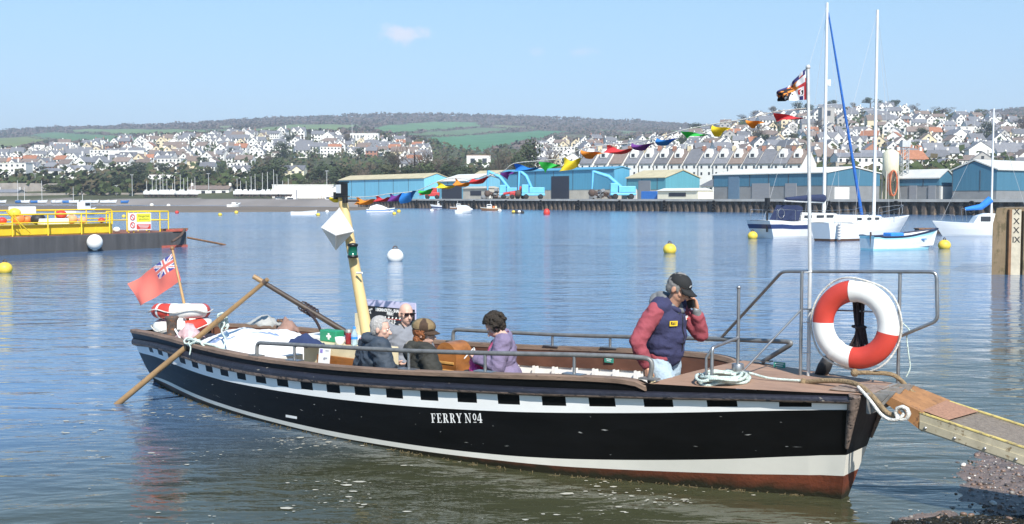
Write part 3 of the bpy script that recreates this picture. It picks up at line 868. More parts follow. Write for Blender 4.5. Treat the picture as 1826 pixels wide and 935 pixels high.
mb = MB()                         # chipped paint and rub marks on the black topside
for _ in range(46):
    s = rng.uniform(.8, 9.2); z = lerp(hz(s, 'boot') + .03, hz(s, 'band') - .03, rng.random())
    l, h_ = min(.14, rng.lognormvariate(-3.9, .75)), rng.uniform(.002, .007)
    q = [(0, 0), (l * .4, h_ * rng.uniform(.4, 1)), (l, rng.uniform(-.2, .5) * h_), (l * .5, -h_ * rng.uniform(.3, 1))]; sk = rng.uniform(-.25, .25)
    mb.add([HB(s + u, hull_n(s + u, z + v + u * sk) + .0035, z + v + u * sk) for u, v in q], [(0, 1, 2, 3)])
tag(mb.build('paint_chips', mat('chip_grey', (.30, .30, .29), rough=.8, var=.4, scale=30), ferry), kind='stuff')
# hand rails
def rail(name, top, side, posts, endlow, endlow2):
    pts = [on_rail(*p, side) for p in top]
    path = [B(pts[0][0], pts[0][1], hgun(pts[0][0]) + .02)] + [B(*p) for p in pts] + [B(endlow, side * (ng(endlow) - .06), hgun(endlow) + .03)]
    mb = MB(); mb.tube(rounded(path, .10, 6), .021, 10)
    for q in (pts[0][0], endlow):
        mb.box(B(q, side * (ng(q) - .055), hgun(q) + .037), (.16, .09, .012))
    ra = mb.build(name, greyrail, ferry)
    for p in posts:
        s, n, z = on_rail(*p, side)
        mb = MB(); mb.tube([B(s, n, hgun(s) + .02), B(s, n, z)], .0145, 8); mb.box(B(s, n, hgun(s) + .036), (.20, .085, .012))
        mb.build('rail_post', galv, ra)
rail('hand_rail', [(458, 611.5), (525, 615), (634, 621), (729, 626), (865, 630), (1024, 633), (1120, 636), (1165, 640)], 1, [(525, 617), (729, 626), (865, 630), (1024, 634)], 8.02, 0)
rail('hand_rail', [(808, 588), (985, 597), (1088, 600), (1250, 604), (1418, 610)], -1, [(985, 597), (1088, 600), (1180, 603)], 8.30, 0)
# bow frame of thin steel tube, with the mooring bollard
mb = MB()
fa = NZ(1395, 484, -.27); fb = NZ(1670, 485, -.32); fc = NZ(1672, 572, -.32); fd = NZ(1607, 599, -.32)
pr = on_rail(1283, 606, -1)
mb.tube(rounded([B(*pr), B(*fa), B(*fb), B(*fc), B(*fd)], .05, 4), .0145, 8)
p1 = NZ(1430, 484, -.25); p2 = NZ(1605, 486, -.32)
mb.tube([B(p1[0], -.25, .9), B(*p1)], .0145, 8); mb.tube([B(p2[0], -.32, .9), B(*p2)], .0145, 8)
m1, m2 = NZ(1430, 551, -.25), NZ(1605, 558, -.32)
mb.tube([B(*m1), B(*m2)], .007, 6); mb.tube([B(*m1), B(8.50, .10, .94)], .009, 6)
mb.build('bow_frame', galv, ferry)
mb = MB()
bs, bn = 8.52, .21; bt = NZ(1318, 513, .21)
mb.lathe([(0, 0), (.05, 0), (.05, .12), (.046, .125), (0, .125)], B(bs, bn, .905), 14)
mb.tube([B(bs, bn, 1.0), B(bs, bn, bt[2])], .0145, 8); mb.ball(B(bs, bn, bt[2]), .019, 10, 6)
mb.tube([B(bs - .10, bn + .01, .965), B(bs + .10, bn - .01, .965)], .013, 8)
mb.tube(rounded([B(8.49, .60, .89), B(8.49, .60, 1.20), B(bs, bn, 1.245)], .03, 3), .0145, 8)
mb.tube([B(8.45, .62, .89), B(8.45, .62, 1.12), B(8.49, .60, 1.19)], .012, 8)
mb.build('mooring_bollard', galv, ferry)
fp = NZ(1441, 120, -.27)
mb = MB(); mb.tube([B(8.93, -.27, .9), B(8.93, -.27, 1.8), B(fp[0], fp[1], fp[2])], [.017, .017, .014], 8); mb.ball(B(*fp), .022, 8, 6)
for z in (1.1, 1.36, 1.78): mb.tube([B(8.89, -.245, z), B(8.93, -.27 + .02, z + .004), B(8.95, -.275, z + .01)], .006, 5)
mb.build('flag_pole', mat('pole_pale', (.56, .56, .55), rough=.45, metal=.3, var=.15, scale=10), ferry)
# mast with its fittings
ma, mt = NZ(656, 604, 0), NZ(607, 333, 0)
mdir = (B(*mt) - B(*ma)).normalized()
mast_wood = mat('mast_cream', (.60, .44, .20), rough=.55, var=.18, scale=5, col2=(.33, .20, .08), thr=.66, stretch=(1, 1, .3))
mb = MB(); low = B(*ma) - mdir * .75
mb.tube([low.lerp(B(*mt), t) for t in (0, .2, .4, .6, .8, 1)], [.074, .072, .066, .06, .055, .05], 12)
mast = mb.build('mast', mast_wood, ferry)
def mpt(px, py, off=0.0): s, n, z = NZ(px, py, off); return B(s, n, z)
black = mat('black_plastic', (.012, .012, .013), rough=.4)
glass = mat('lamp_glass', (.55, .58, .6), rough=.15, var=.1)
mb = MB(); c = mpt(610, 338, .02)
mb.box(c, (.10, .08, .14), 0); mb.box(c + Vector((-.01, -.045, .005)), (.065, .015, .095), 1); mb.box(c + Vector((0, 0, .08)), (.12, .10, .016), 0); mb.box(c + Vector((0, 0, -.08)), (.14, .10, .018), 0)
mb.tube([c + Vector((-.085, -.02, -.11)), c + Vector((-.085, -.02, -.03))], .026, 8, 0); mb.tube([c + Vector((.08, -.03, -.15)), c + Vector((.08, -.03, -.09))], .030, 8, 0)
mb.tube([c + Vector((.08, -.03, -.13)), c + Vector((.30, -.03, -.13))], .009, 5, 0)
mb.build('masthead_lamp', [black, glass], mast)
mb = MB(); c = mpt(629, 447, .09)
mb.lathe([(0, -.08), (.058, -.08), (.058, -.055), (.05, -.05), (.05, .045), (.058, .05), (.058, .075), (0, .085)], c, 14, 0, ms=[0, 0, 0, 1, 0, 0, 0])
mb.tube([c, mpt(623, 452, 0)], .015, 6, 0)
mb.build('navigation_lamp', [black, mat('green_glass', (.005, .10, .06), rough=.15)], mast)
# octahedral radar reflector: three crossed white panels
mb = MB(); c = mpt(602, 409, .20); R = Euler((.35, .12, .75)).to_matrix(); r = .225
ax = [R @ Vector(v) for v in ((r * .8, 0, 0), (0, r * .8, 0), (0, 0, r * 1.12))]
for i, j in ((0, 1), (1, 2), (0, 2)):
    mb.add([c + ax[i], c + ax[j], c - ax[i], c - ax[j]], [(0, 1, 2, 3)])
rr = mb.build('radar_reflector', mat('reflector_white', (.74, .73, .71), rough=.5, var=.06), mast, solid=.012)
mb = MB()                        # small cleat and line on the mast
mb.tube([mpt(636, 487, .07), mpt(646, 487, .07)], .012, 6); mb.ball(mpt(622, 455, .075), .018, 8, 6)
mb.build('cleat', innerwhite, mast)

# console, lockers and deck fittings aft
def bbox(name, s0, s1, n0, n1, z0, z1, m_, bev=.008):
    mb = MB(); mb.box(B((s0 + s1) / 2, (n0 + n1) / 2, (z0 + z1) / 2), (s1 - s0, abs(n1 - n0), z1 - z0)); return mb.build(name, m_, ferry, bevel=bev)
cream = mat('console_cream', (.62, .53, .34), rough=.55, var=.12, scale=5, col2=(.40, .28, .13), thr=.66)
varn = mat('varnished_wood', (.27, .105, .028), rough=.3, var=.4, scale=5, col2=(.16, .06, .02), thr=.60, stretch=(.5, 1, 2.2))
con = bbox('console', 3.30, 4.35, -.05, .38, FL, .80, cream)
bbox('console_panel', 3.55, 4.32, .382, .41, .40, .70, varn)
bbox('locker', 2.52, 3.20, .30, .78, FL, .66, innerwhite)
bbox('locker', 2.3, 3.2, -.85, -.4, FL, .74, innerwhite)
mb = MB()
c = B(4.50, -.78, .57)           # varnished engine casing with a rounded top
prof = [(-.155, -.4)] + [(-.155 * math.cos(a), .06 + .17 * math.sin(a)) for a in [math.pi * i / 12 for i in range(13)]] + [(.155, -.4)]
mb.prism(prof, lambda p: c + Vector((p[0], -.14, p[1])), lambda p: c + Vector((p[0], .14, p[1])))
for i in range(5): mb.box(c + Vector((0, -.146, -.36 + .09 * i)), (.25, .012, .03), 1)
mb.build('engine_casing', [varn, mat('casing_slat', (.50, .27, .08), rough=.35, var=.3, scale=6)], ferry, bevel=.01)
mb = MB(); c = B(*NZ(307, 622, .52)); c.z = .70
mb.lathe([(0, 0), (.085, 0), (.075, .04), (.06, .06), (.065, .20), (.085, .24), (.08, .26), (0, .265)], c, 14)
mb.build('mooring_post', rust, ferry)
mb = MB(); q = NZ(503, 592, -.75)
mb.lathe([(.0, -.25), (.06, -.25), (.06, .12), (.07, .13), (.07, .16), (0, .165)], B(*q), 12)
mb.build('mooring_post', rust, ferry)
mb = MB(); q = on_rail(402, 634, 1, .05)
mb.tube([B(q[0], q[1], q[2] - .02), B(q[0], q[1], q[2] + .06)], [.03, .04], 8)
mb.build('rowlock', rust, ferry)
# green notice stickers on the inner board, port side
for a, b_ in ((1078, 636), (1382, 648)):
    s, n, z = NZ(a + 8, b_ + 5, -1)
    for _ in range(5): s, n, z = NZ(a + 8, b_ + 5, -(ng(s) - .10))
    mb = MB(); mb.box(B(s, n, z), (.11, .006, .07), 0)
    for k in range(3): mb.box(B(s, n + .005, z + .02 - .018 * k), (.08 - .015 * k, .004, .006), 1)
    mb.build('notice_sticker', [mat('sticker_green', (.04, .26, .19), rough=.5), mat('letter_white', (.8, .8, .8))], ferry)
# ================================================================== the far shore: sheds, cranes, houses, trees
def shed(label, px0, px1, px2, setback, ye, yr, yb, wallm, basem, roofm, doors=(), ridge='along', cat='shed'):
    """warehouse: front from column px0 to px1 on a line parallel to the quay, right end reaching column px2"""
    A, Bq = QP(px0, setback), QP(px1, setback)
    d = 3.0
    while d < 60:
        q = Bq + QN * d
        if 913 + F * q.x / q.y >= px2: break
        d += .25
    W = (Bq - A).length; ze = P(px1, ye, Bq.y).z; zb = P(px1, yb, Bq.y).z if yb else 0
    zr = P(px1, yr, Bq.y + d * QN.y * (.5 if ridge == 'along' else 0)).z
    t = thing('warehouse', label, cat, (A.x, A.y, QTOP), math.atan2(QD.y, QD.x))
    ze -= QTOP; zr -= QTOP; zb = max(0, zb - QTOP)
    def V(x, y, z): return Vector((x, y, z))
    mb = MB()
    def band(z0, z1, m, o=0.0):
        mb.add([V(-o, -o, z0), V(W + o, -o, z0), V(W + o, d + o, z0), V(-o, d + o, z0), V(-o, -o, z1), V(W + o, -o, z1), V(W + o, d + o, z1), V(-o, d + o, z1)],
               [(0, 1, 5, 4), (1, 2, 6, 5), (2, 3, 7, 6), (3, 0, 4, 7)], m)
    if zb: band(0, zb, 1); band(zb, ze, 0, .06)
    else: band(0, ze, 0, .06)
    o = .06
    if ridge == 'along':
        for x in (-o, W + o): mb.add([V(x, -o, ze), V(x, d + o, ze), V(x, d / 2, zr)], [(0, 1, 2)], 0)
    else:
        for y in (-o, d + o): mb.add([V(-o, y, ze), V(W + o, y, ze), V(W / 2, y, zr)], [(0, 1, 2)], 0)
    # cladding joints
    k = 0.0
    while k < W:
        mb.box((k, -.09, (zb + ze) / 2), (.10, .06, ze - zb), 2); k += max(4.5, W / 6)
    mb.build('wall', [wallm, basem, mat('joint_dark', (.05, .07, .09), rough=.7)], t)
    mb = MB(); e = .35
    if ridge == 'along':
        mb.prism([(-e, ze - .05), (d / 2, zr + .12), (d + e, ze - .05), (d + e, ze + .12), (d / 2, zr + .32), (-e, ze + .12)], lambda p: V(-.25, p[0], p[1]), lambda p: V(W + .25, p[0], p[1]))
    else:
        mb.prism([(-e, ze - .05), (W / 2, zr + .12), (W + e, ze - .05), (W + e, ze + .12), (W / 2, zr + .32), (-e, ze + .12)], lambda p: V(p[0], -.25, p[1]), lambda p: V(p[0], d + .25, p[1]))
    mb.build('roof', roofm, t)
    for (a, b_, yt, dm) in doors:
        if a >= px1:             # door in the right-hand end
            y0 = [k * .1 for k in range(int(d * 10)) if 913 + F * (Bq + QN * k * .1).x / (Bq + QN * k * .1).y >= a]
            y1 = [k * .1 for k in range(int(d * 10)) if 913 + F * (Bq + QN * k * .1).x / (Bq + QN * k * .1).y >= b_]
            y0 = y0[0] if y0 else 0; y1 = y1[0] if y1 else d
            h = P(a, yt, Bq.y + QN.y * y0).z - QTOP
            mb = MB(); mb.box((W + .08, (y0 + y1) / 2, h / 2), (.16, y1 - y0, h))
        else:
            x0 = (QP(a, setback) - A).length; x1 = (QP(b_, setback) - A).length; h = P(b_, yt, QP(b_, setback).y).z - QTOP
            mb = MB(); mb.box(((x0 + x1) / 2, -.10, h / 2), (x1 - x0, .16, h))
        mb.build('door', dm, t)
    return t
def clad(name, c, v=.08): return mat(name, c, rough=.55, var=v, scale=1.2, stretch=(3, 3, .15), detail=2)
cy = clad('clad_cyan', (.19, .50, .66)); bl = clad('clad_blue', (.085, .30, .44)); tl = clad('clad_teal', (.095, .30, .36)); db = clad('clad_deep', (.050, .155, .235)); lb = clad('clad_light', (.14, .36, .48))
creamroof = mat('roof_cream', (.50, .43, .27), rough=.85, var=.15, scale=.4, col2=(.32, .31, .16), thr=.62)
paleroof = mat('roof_pale', (.52, .52, .49), rough=.8, var=.1, scale=.5)
whiteroof = mat('roof_white', (.66, .65, .60), rough=.8, var=.08, scale=.5)
plinth = mat('plinth_pale', (.44, .41, .35), rough=.9, var=.15, scale=.6)
greywall = mat('plinth_grey', (.20, .21, .22), rough=.9, var=.12, scale=.6)
shutter = mat('shutter_grey', (.22, .23, .25), rough=.6, var=.1, scale=2, stretch=(.2, .2, 4))
darkdoor = mat('door_dark', (.022, .026, .042), rough=.7)
whitedoor = mat('door_white', (.62, .62, .60), rough=.7, var=.05)
bluedoor = mat('door_blue', (.10, .17, .25), rough=.6, var=.08)
shed('pale blue warehouse with a long cream roof, leftmost of the quay sheds', 605, 757, 800, 16, 318, 310.5, 0, cy, plinth, creamroof)
shed('light blue warehouse with pale roof and wide dark doorway left of the cranes', 782, 832, 905, 14, 323, 312, 0, lb, plinth, whiteroof, doors=[(789, 824, 330, darkdoor)])
shed('mid blue shed with a cream roof behind the low pale concrete wall', 836, 893, 935, 30, 317, 305, 336, bl, plinth, creamroof)
shed('big blue warehouse with dark roller door and flat roofline behind the light blue cranes', 893, 1095, 1121, 12, 301.5, 299, 338, bl, plinth, bl, doors=[(984, 1015, 314, darkdoor)])
shed('teal warehouse with mossy cream roof, grey roller door and round gable vent', 1118, 1186, 1246, 13, 317, 305, 338, tl, plinth, creamroof, doors=[(1139, 1160, 322, shutter), (1126, 1135, 337, whitedoor)])
shed('long low dark blue shed with grey bays and white roof edge behind the yacht masts', 1272, 1474, 1566, 13, 308, 300, 331, db, greywall, whiteroof, doors=[(1299, 1318, 314, bluedoor), (1341, 1372, 327, shutter), (1400, 1420, 327, shutter), (1486, 1512, 334, whitedoor)])
shed('dark blue shed with pale roof, grey bays and a white door in its right end', 1600, 1673, 1698, 9, 318, 305, 331, db, greywall, paleroof, doors=[(1621, 1634, 331, shutter), (1655, 1668, 331, shutter), (1675, 1697, 333, whitedoor)])
shed('large deep blue gabled warehouse with grey ribbed base at the right edge', 1697, 1775, 1900, 9, 303, 287, 340, db, greywall, paleroof, ridge='across')
# small white quayside house
def small_building(label, px0, px1, setback, yt, wm, rm, rows=2, cols=4, d=7.0, name='quayside_house', cat='house', yroof=None):
    A, Bq = QP(px0, setback), QP(px1, setback); W = (Bq - A).length; h = P(px1, yt, Bq.y).z - QTOP
    t = thing(name, label, cat, (A.x, A.y, QTOP), math.atan2(QD.y, QD.x))
    mb = MB(); mb.box((W / 2, d / 2, h / 2), (W, d, h)); mb.build('wall', wm, t)
    rh = (P(px1, yroof, Bq.y).z - QTOP - h) if yroof else .5
    mb = MB(); mb.prism([(-.3, h), (d / 2, h + rh), (d + .3, h)], lambda p: Vector((-.2, p[0], p[1])), lambda p: Vector((W + .2, p[0], p[1]))); mb.build('roof', rm, t)
    for r in range(rows):
        for c in range(cols):
            mb = MB(); mb.box((W * (c + .5) / cols, -.03, h * (r + .55) / rows), (W / cols * .42, .08, h / rows * .42)); mb.build('window', darkdoor, t)
    return t
house_white = mat('render_white', (.78, .76, .71), rough=.8, var=.04, scale=.6, randv=.05)
house_cream = mat('render_cream', (.66, .56, .38), rough=.85, var=.05, scale=.6, randv=.08)
house_grey = mat('render_grey', (.42, .40, .37), rough=.85, var=.07, scale=.6, randv=.12)
house_brick = mat('render_brick', (.36, .17, .11), rough=.9, var=.15, scale=1.5, randv=.15)
slate = mat('roof_slate', (.165, .165, .175), rough=.7, var=.2, scale=1.0, randv=.25)
tilebrown = mat('roof_brown', (.19, .145, .12), rough=.9, var=.2, scale=1.0, randv=.2)
tilered = mat('roof_terracotta', (.33, .14, .075), rough=.9, var=.2, scale=1.0, randv=.2)
window = mat('window_dark', (.035, .040, .048), rough=.2)
small_building('small white house with dark windows between the teal shed and the long dark shed', 1248, 1271, 22, 332, house_white, slate, 2, 3, yroof=320)
small_building('long low white store with pale yellow end on the quay before the teal gable', 1172, 1244, 6, 340, mat('store_white', (.74, .70, .56), rough=.7, var=.08, scale=.3), whiteroof, 1, 1, d=4, name='quay_store', cat='store')
small_building('low pale concrete wall block on the quay left of the cranes', 826, 872, 8, 336, plinth, plinth, 1, 1, d=3, name='concrete_bay', cat='storage bay')
# blue skip
A = QP(1164, 8); t = tag(MB().box((0, 0, .8), (4.5, 2.2, 1.6)).build('waste_skip', mat('skip_blue', (.03, .16, .50), rough=.6), bevel=.05), 'bright blue skip on the quay beside the grey roller door', 'skip')
t.location = (A.x, A.y, QTOP); t.rotation_euler = (0, 0, math.atan2(QD.y, QD.x))

# light blue scrap handling cranes
craneblue = mat('crane_blue', (.13, .45, .68), rough=.5, var=.1, scale=1); tyre = mat('tyre_rubber', (.02, .02, .02), rough=.9)
def crane(label, pxbase, pxtip, ytip, ybase=339, group='light blue cranes on the quay'):
    a = QP(pxbase, 5.0); t = thing('material_crane', label, 'crane', (a.x, a.y, QTOP), 0, group)
    zt = P(pxtip, ytip, a.y).z - QTOP; dx = (pxtip - pxbase) / F * a.y
    mb = MB(); mb.box((1.6, 0, 1.05), (5.2, 2.6, .5)); mb.box((2.4, 0, 2.0), (3.4, 2.5, 1.3)); mb.build('machine_body', craneblue, t, bevel=.12)
    mb = MB(); mb.box((-.2, -.4, 2.3), (1.5, 1.3, 1.9)); cb = mb.build('cab', craneblue, t, bevel=.1)
    MB().box((-.98, -.4, 2.5), (.06, 1.05, 1.0)).build('window', window, cb)
    for x in (0, 3.2):
        for y in (-1.1, 1.1):
            mb = MB(); mb.lathe([(0, -.25), (.55, -.25), (.6, -.1), (.6, .1), (.55, .25), (0, .25)], (x, y, .6), 12, R=Euler((math.pi / 2, 0, 0)).to_matrix()); mb.build('wheel', tyre, t)
    mb = MB(); mb.tube([Vector((1.2, 0, 2.5)), Vector((lerp(1.2, dx, .45), 0, lerp(2.5, zt, .68))), Vector((dx, 0, zt))], [.38, .45, .30], 4); mb.build('boom', craneblue, t)
    mb = MB(); mb.tube([Vector((dx, 0, zt + .2)), Vector((dx - .1, 0, lerp(2.0, zt, .5))), Vector((dx - .2, 0, 2.0))], [.32, .28, .2], 4); st = mb.build('stick', craneblue, t)
    mb = MB(); mb.ball((dx - .2, 0, 1.3), (.75, .75, .8), 8, 6); mb.build('grab', rust, st)
    return t
crane('light blue crane nearest the cream roofed sheds, boom raised', 898, 871, 306)
crane('light blue crane in the middle, beside the red machine', 938, 926, 304)
crane('light blue crane right of the dark roller door', 1096, 1057, 306)
def heap(label, px, setb, w_, h_, m_, name='scrap_heap', cat='scrap heap'):
    a = QP(px, setb); mb = MB()
    for _ in range(26):
        q = Vector((rng.uniform(-.5, .5) * w_, rng.uniform(-1, 1), 0)); k = 1 - abs(q.x) / w_ * 1.6
        mb.box(q + Vector((0, 0, h_ * k * rng.uniform(.1, .8) + .25)), (rng.uniform(.5, 1.4), rng.uniform(.5, 1.2), rng.uniform(.3, .8)), rng.randrange(len(m_)), Euler((rng.uniform(-.6, .6), rng.uniform(-.6, .6), rng.uniform(0, 3))).to_matrix())
    o = mb.build(name, m_); o.location = (a.x, a.y, QTOP); return tag(o, label, cat, kind='stuff')
redm = mat('machine_red', (.45, .03, .03), rough=.5, var=.2, scale=2)
heap('heap of mixed scrap metal on the quay by the first crane', 884, 9, 6, 2.4, [rust, greywall, whitedoor])
heap('dark scrap pile on the quay right of the roller door', 1072, 9, 5, 2.6, [rust, darkdoor, greywall])
def red_machine(px, label):
    a = QP(px, 4.5); t = thing('red_telehandler', label, 'machine', (a.x, a.y, QTOP))
    MB().box((0, 0, 1.2), (3.6, 1.8, 1.0)).build('machine_body', redm, t, bevel=.15)
    MB().box((.5, 0, 2.2), (1.3, 1.5, 1.3)).build('cab', redm, t, bevel=.15)
    MB().tube([Vector((1.2, .5, 1.9)), Vector((-3.2, .5, 1.2))], .3, 4).build('boom', redm, t)
    for x in (-1.2, 1.2):
        for y in (-.9, .9): MB().lathe([(0, -.2), (.5, -.2), (.55, 0), (.5, .2), (0, .2)], (x, y, .55), 10, R=Euler((math.pi / 2, 0, 0)).to_matrix()).build('wheel', tyre, t)
red_machine(771, 'red loading machine on the quay in front of the pale blue warehouse')
red_machine(923, 'red loading machine on the quay between two light blue cranes')
# cream silo on legs with hoist tower and red hoses
a = QP(1586, 8); t = thing('cement_silo', 'cream cylindrical silo on legs with grey hoist tower and coiled red hoses', 'silo', (a.x, a.y, QTOP))
z0, z1 = P(1586, 309, a.y).z - QTOP, P(1586, 273, a.y).z - QTOP; r = 14 / F * a.y
MB().lathe([(.3, z0 - 1.6), (r, z0), (r, z1), (r * .5, z1 + .5), (0, z1 + .6)], (0, 0, 0), 18).build('silo_drum', mat('silo_cream', (.62, .58, .42), rough=.6, var=.08), t)
for sx in (-1, 1):
    for sy in (-1, 1): MB().tube([(sx * r * .8, sy * r * .8, 0), (sx * r * .75, sy * r * .75, z0 + .3)], .13, 6).build('leg', plinth, t)
mb = MB(); x = r + 1.0; zt = P(1606, 257, a.y).z - QTOP
for sx in (-.45, .45):
    for sy in (-.45, .45): mb.tube([(x + sx, sy, 0), (x + sx, sy, zt)], .07, 4)
for i in range(12):
    zz = zt * i / 12
    for (p, q) in (((-.45, -.45), (.45, -.45)), ((.45, -.45), (.45, .45)), ((-.45, .45), (-.45, -.45))): mb.tube([(x + p[0], p[1], zz), (x + q[0], q[1], zz + zt / 12)], .05, 4)
mb.box((x, 0, zt), (1.3, 1.3, 1.0)); mb.build('hoist_tower', mat('tower_grey', (.45, .46, .46), rough=.6), t)
mb = MB()
for i in range(5): mb.tube([Vector((.9 * math.cos(k * math.pi / 8) * (.6 + .08 * i), -r - .3 + .15 * i, 2.6 + 2.0 * math.sin(k * math.pi / 8))) for k in range(16)], .12, 5, closed=True)
mb.build('hose', mat('hose_red', (.50, .14, .06), rough=.6, var=.3), t)

# ------------------------------------------------------------------ houses of the town
def house_mesh(w_, d, h, rh, kind, wm, rm, cols=3, rows=2, key=''):
    """front faces -Y; returns (wall mesh, roof mesh). windows are dark openings in the wall mesh"""
    wall, roof = MB(), MB(); X, Y = w_ / 2, d / 2; fnd = -4.0
    wall.add([(-X, -Y, fnd), (X, -Y, fnd), (X, Y, fnd), (-X, Y, fnd), (-X, -Y, h), (X, -Y, h), (X, Y, h), (-X, Y, h)], [(0, 1, 5, 4), (1, 2, 6, 5), (2, 3, 7, 6), (3, 0, 4, 7), (4, 5, 6, 7)], 0)
    e = .35; V = Vector
    if kind == 'gable':         # gable faces the viewer
        wall.add([(-X, -Y, h), (X, -Y, h), (0, -Y, h + rh)], [(0, 1, 2)], 0); wall.add([(-X, Y, h), (X, Y, h), (0, Y, h + rh)], [(0, 1, 2)], 0)
        roof.prism([(-X - e, h - e * rh / X), (0, h + rh), (X + e, h - e * rh / X), (X + e, h + .2 - e * rh / X), (0, h + rh + .25), (-X - e, h + .2 - e * rh / X)], lambda p: V((p[0], -Y - .2, p[1])), lambda p: V((p[0], Y + .2, p[1])))
    elif kind in ('side', 'terrace'):
        for x in (-X, X): wall.add([(x, -Y, h), (x, Y, h), (x, 0, h + rh)], [(0, 1, 2)], 0)
        roof.prism([(-Y - e, h - e * rh / Y), (0, h + rh), (Y + e, h - e * rh / Y), (Y + e, h + .2 - e * rh / Y), (0, h + rh + .25), (-Y - e, h + .2 - e * rh / Y)], lambda p: V((-X - .15, p[0], p[1])), lambda p: V((X + .15, p[0], p[1])))
    elif kind == 'hip':
        k = min(X, Y) * .9
        roof.add([(-X - e, -Y - e, h), (X + e, -Y - e, h), (X + e, Y + e, h), (-X - e, Y + e, h), (-X + k, 0, h + rh), (X - k, 0, h + rh)], [(0, 1, 5, 4), (1, 2, 5), (2, 3, 4, 5), (3, 0, 4), (3, 2, 1, 0)], 0)
    elif kind == 'twin':        # two gabled bays towards the viewer, ridge behind
        for x in (-X, X): wall.add([(x, -Y, h), (x, Y, h), (x, 0, h + rh)], [(0, 1, 2)], 0)
        roof.prism([(-Y - e, h - .2), (0, h + rh), (Y + e, h - .2), (Y + e, h), (0, h + rh + .25), (-Y - e, h)], lambda p: V((-X - .15, p[0], p[1])), lambda p: V((X + .15, p[0], p[1])))
        for cx in (-X * .5, X * .5):
            b = X * .36
            wall.add([(cx - b, -Y - 1, fnd), (cx + b, -Y - 1, fnd), (cx + b, -Y - 1, h), (cx - b, -Y - 1, h), (cx, -Y - 1, h + rh * .85), (cx - b, -Y, fnd), (cx - b, -Y, h), (cx + b, -Y, fnd), (cx + b, -Y, h)], [(0, 1, 2, 3), (3, 2, 4), (5, 0, 3, 6), (1, 7, 8, 2)], 0)
            roof.prism([(-b - .3, h - .3), (0, h + rh * .85), (b + .3, h - .3), (b + .3, h - .1), (0, h + rh * .85 + .22), (-b - .3, h - .1)], lambda p, cx=cx: V((cx + p[0], -Y - 1.25, p[1])), lambda p, cx=cx: V((cx + p[0], -Y * .1, p[1])))
    else:                       # flat roof with parapet
        roof.box((0, 0, h + .15), (w_ + .3, d + .3, .3))
    if kind != 'flat':
        cxs = {'gable': [(X * .55, Y * .3)], 'side': [(-X + .5, 0), (X - .5, 0)], 'terrace': [(X - .4, 0)], 'hip': [(X * .4, 0)], 'twin': [(0, 0)]}[kind]
        for (cx, cyy) in cxs: wall.box((cx, cyy, h + rh * .75 + .5), (.9, .7, rh * .5 + 1.4), 0)
    fy = -Y - .03
    for r in range(rows):
        for c in range(cols):
            x = -X + w_ * (c + .5) / cols; z = h * (r + .55) / rows; fw, fh = min(1.5, w_ / cols * .45), min(1.5, h / rows * .5)
            yy = fy - (1.0 if kind == 'twin' and abs(abs(x) - X * .5) < X * .36 else 0)
            wall.box((x, yy, z), (fw, .06, fh), 1)
    if kind == 'gable': wall.box((0, fy, h + rh * .3), (1.1, .06, 1.2), 1)
    for sx in (-1, 1):
        for r in range(rows): wall.box((sx * (X + .03), 0, h * (r + .55) / rows), (.06, 1.1, 1.2), 1)
    return (wall, [wm, window]), (roof, [rm])
PROTO = []
def proto(desc, weight, *a, **k):
    (wv, wm), (rv, rm) = house_mesh(*a, **k)
    PROTO.append({'desc': desc, 'w': weight, 'wall': wv.mesh('wall', wm), 'roof': rv.mesh('roof', rm), 'wmb': wv, 'rmb': rv, 'wm': wm, 'rm': rm, 'width': a[0]})
proto('white gabled house with a slate roof', 5, 7.5, 10, 5.2, 3.4, 'gable', house_white, slate, cols=2)
proto('white gabled house with a brown tiled roof', 3, 8, 10, 5.0, 3.2, 'gable', house_white, tilebrown, cols=2)
proto('white house with a broad slate roof', 5, 11, 8, 5.2, 3.0, 'side', house_white, slate, cols=4)
proto('white house with a broad brown roof', 4, 12, 8, 5.0, 2.8, 'side', house_white, tilebrown, cols=4)
proto('white bungalow with a brown hipped roof', 3, 12, 9, 3.0, 2.6, 'hip', house_white, tilebrown, cols=4, rows=1)
proto('pale cream gabled house', 2, 8, 10, 5.2, 3.4, 'gable', house_cream, tilebrown, cols=2)
proto('white twin gabled villa', 3, 12, 9, 5.8, 3.2, 'twin', house_white, slate, cols=4)
proto('brick fronted house with a slate roof', 1.4, 9, 8, 5.2, 3.0, 'side', house_brick, slate, cols=3)
proto('white house with a red tiled roof', 1.2, 10, 8, 5.0, 3.0, 'side', house_white, tilered, cols=3)
proto('white flat roofed block of flats', 1.0, 16, 10, 7.5, 0, 'flat', house_white, house_grey, cols=6, rows=3)
proto('long white terrace with a slate roof', 2.0, 20, 8, 5.5, 3.0, 'terrace', house_white, slate, cols=8)
proto('grey rendered house with a slate roof', 1.2, 9, 9, 5.0, 3.2, 'gable', house_grey, slate, cols=2)
def place_house(pr, px, D, rz, label, group, cat='house', sc=1.0, name='house'):
    x = (px - 913) / F * D; z = terrain_z(px, D)
    t = thing(name, label, cat, (x, D, z), rz, group); t.scale = (sc, sc, sc)
    for k in ('wall', 'roof'):
        o = bpy.data.objects.new(k, pr[k]); COL.objects.link(o); o.parent = t
    return t
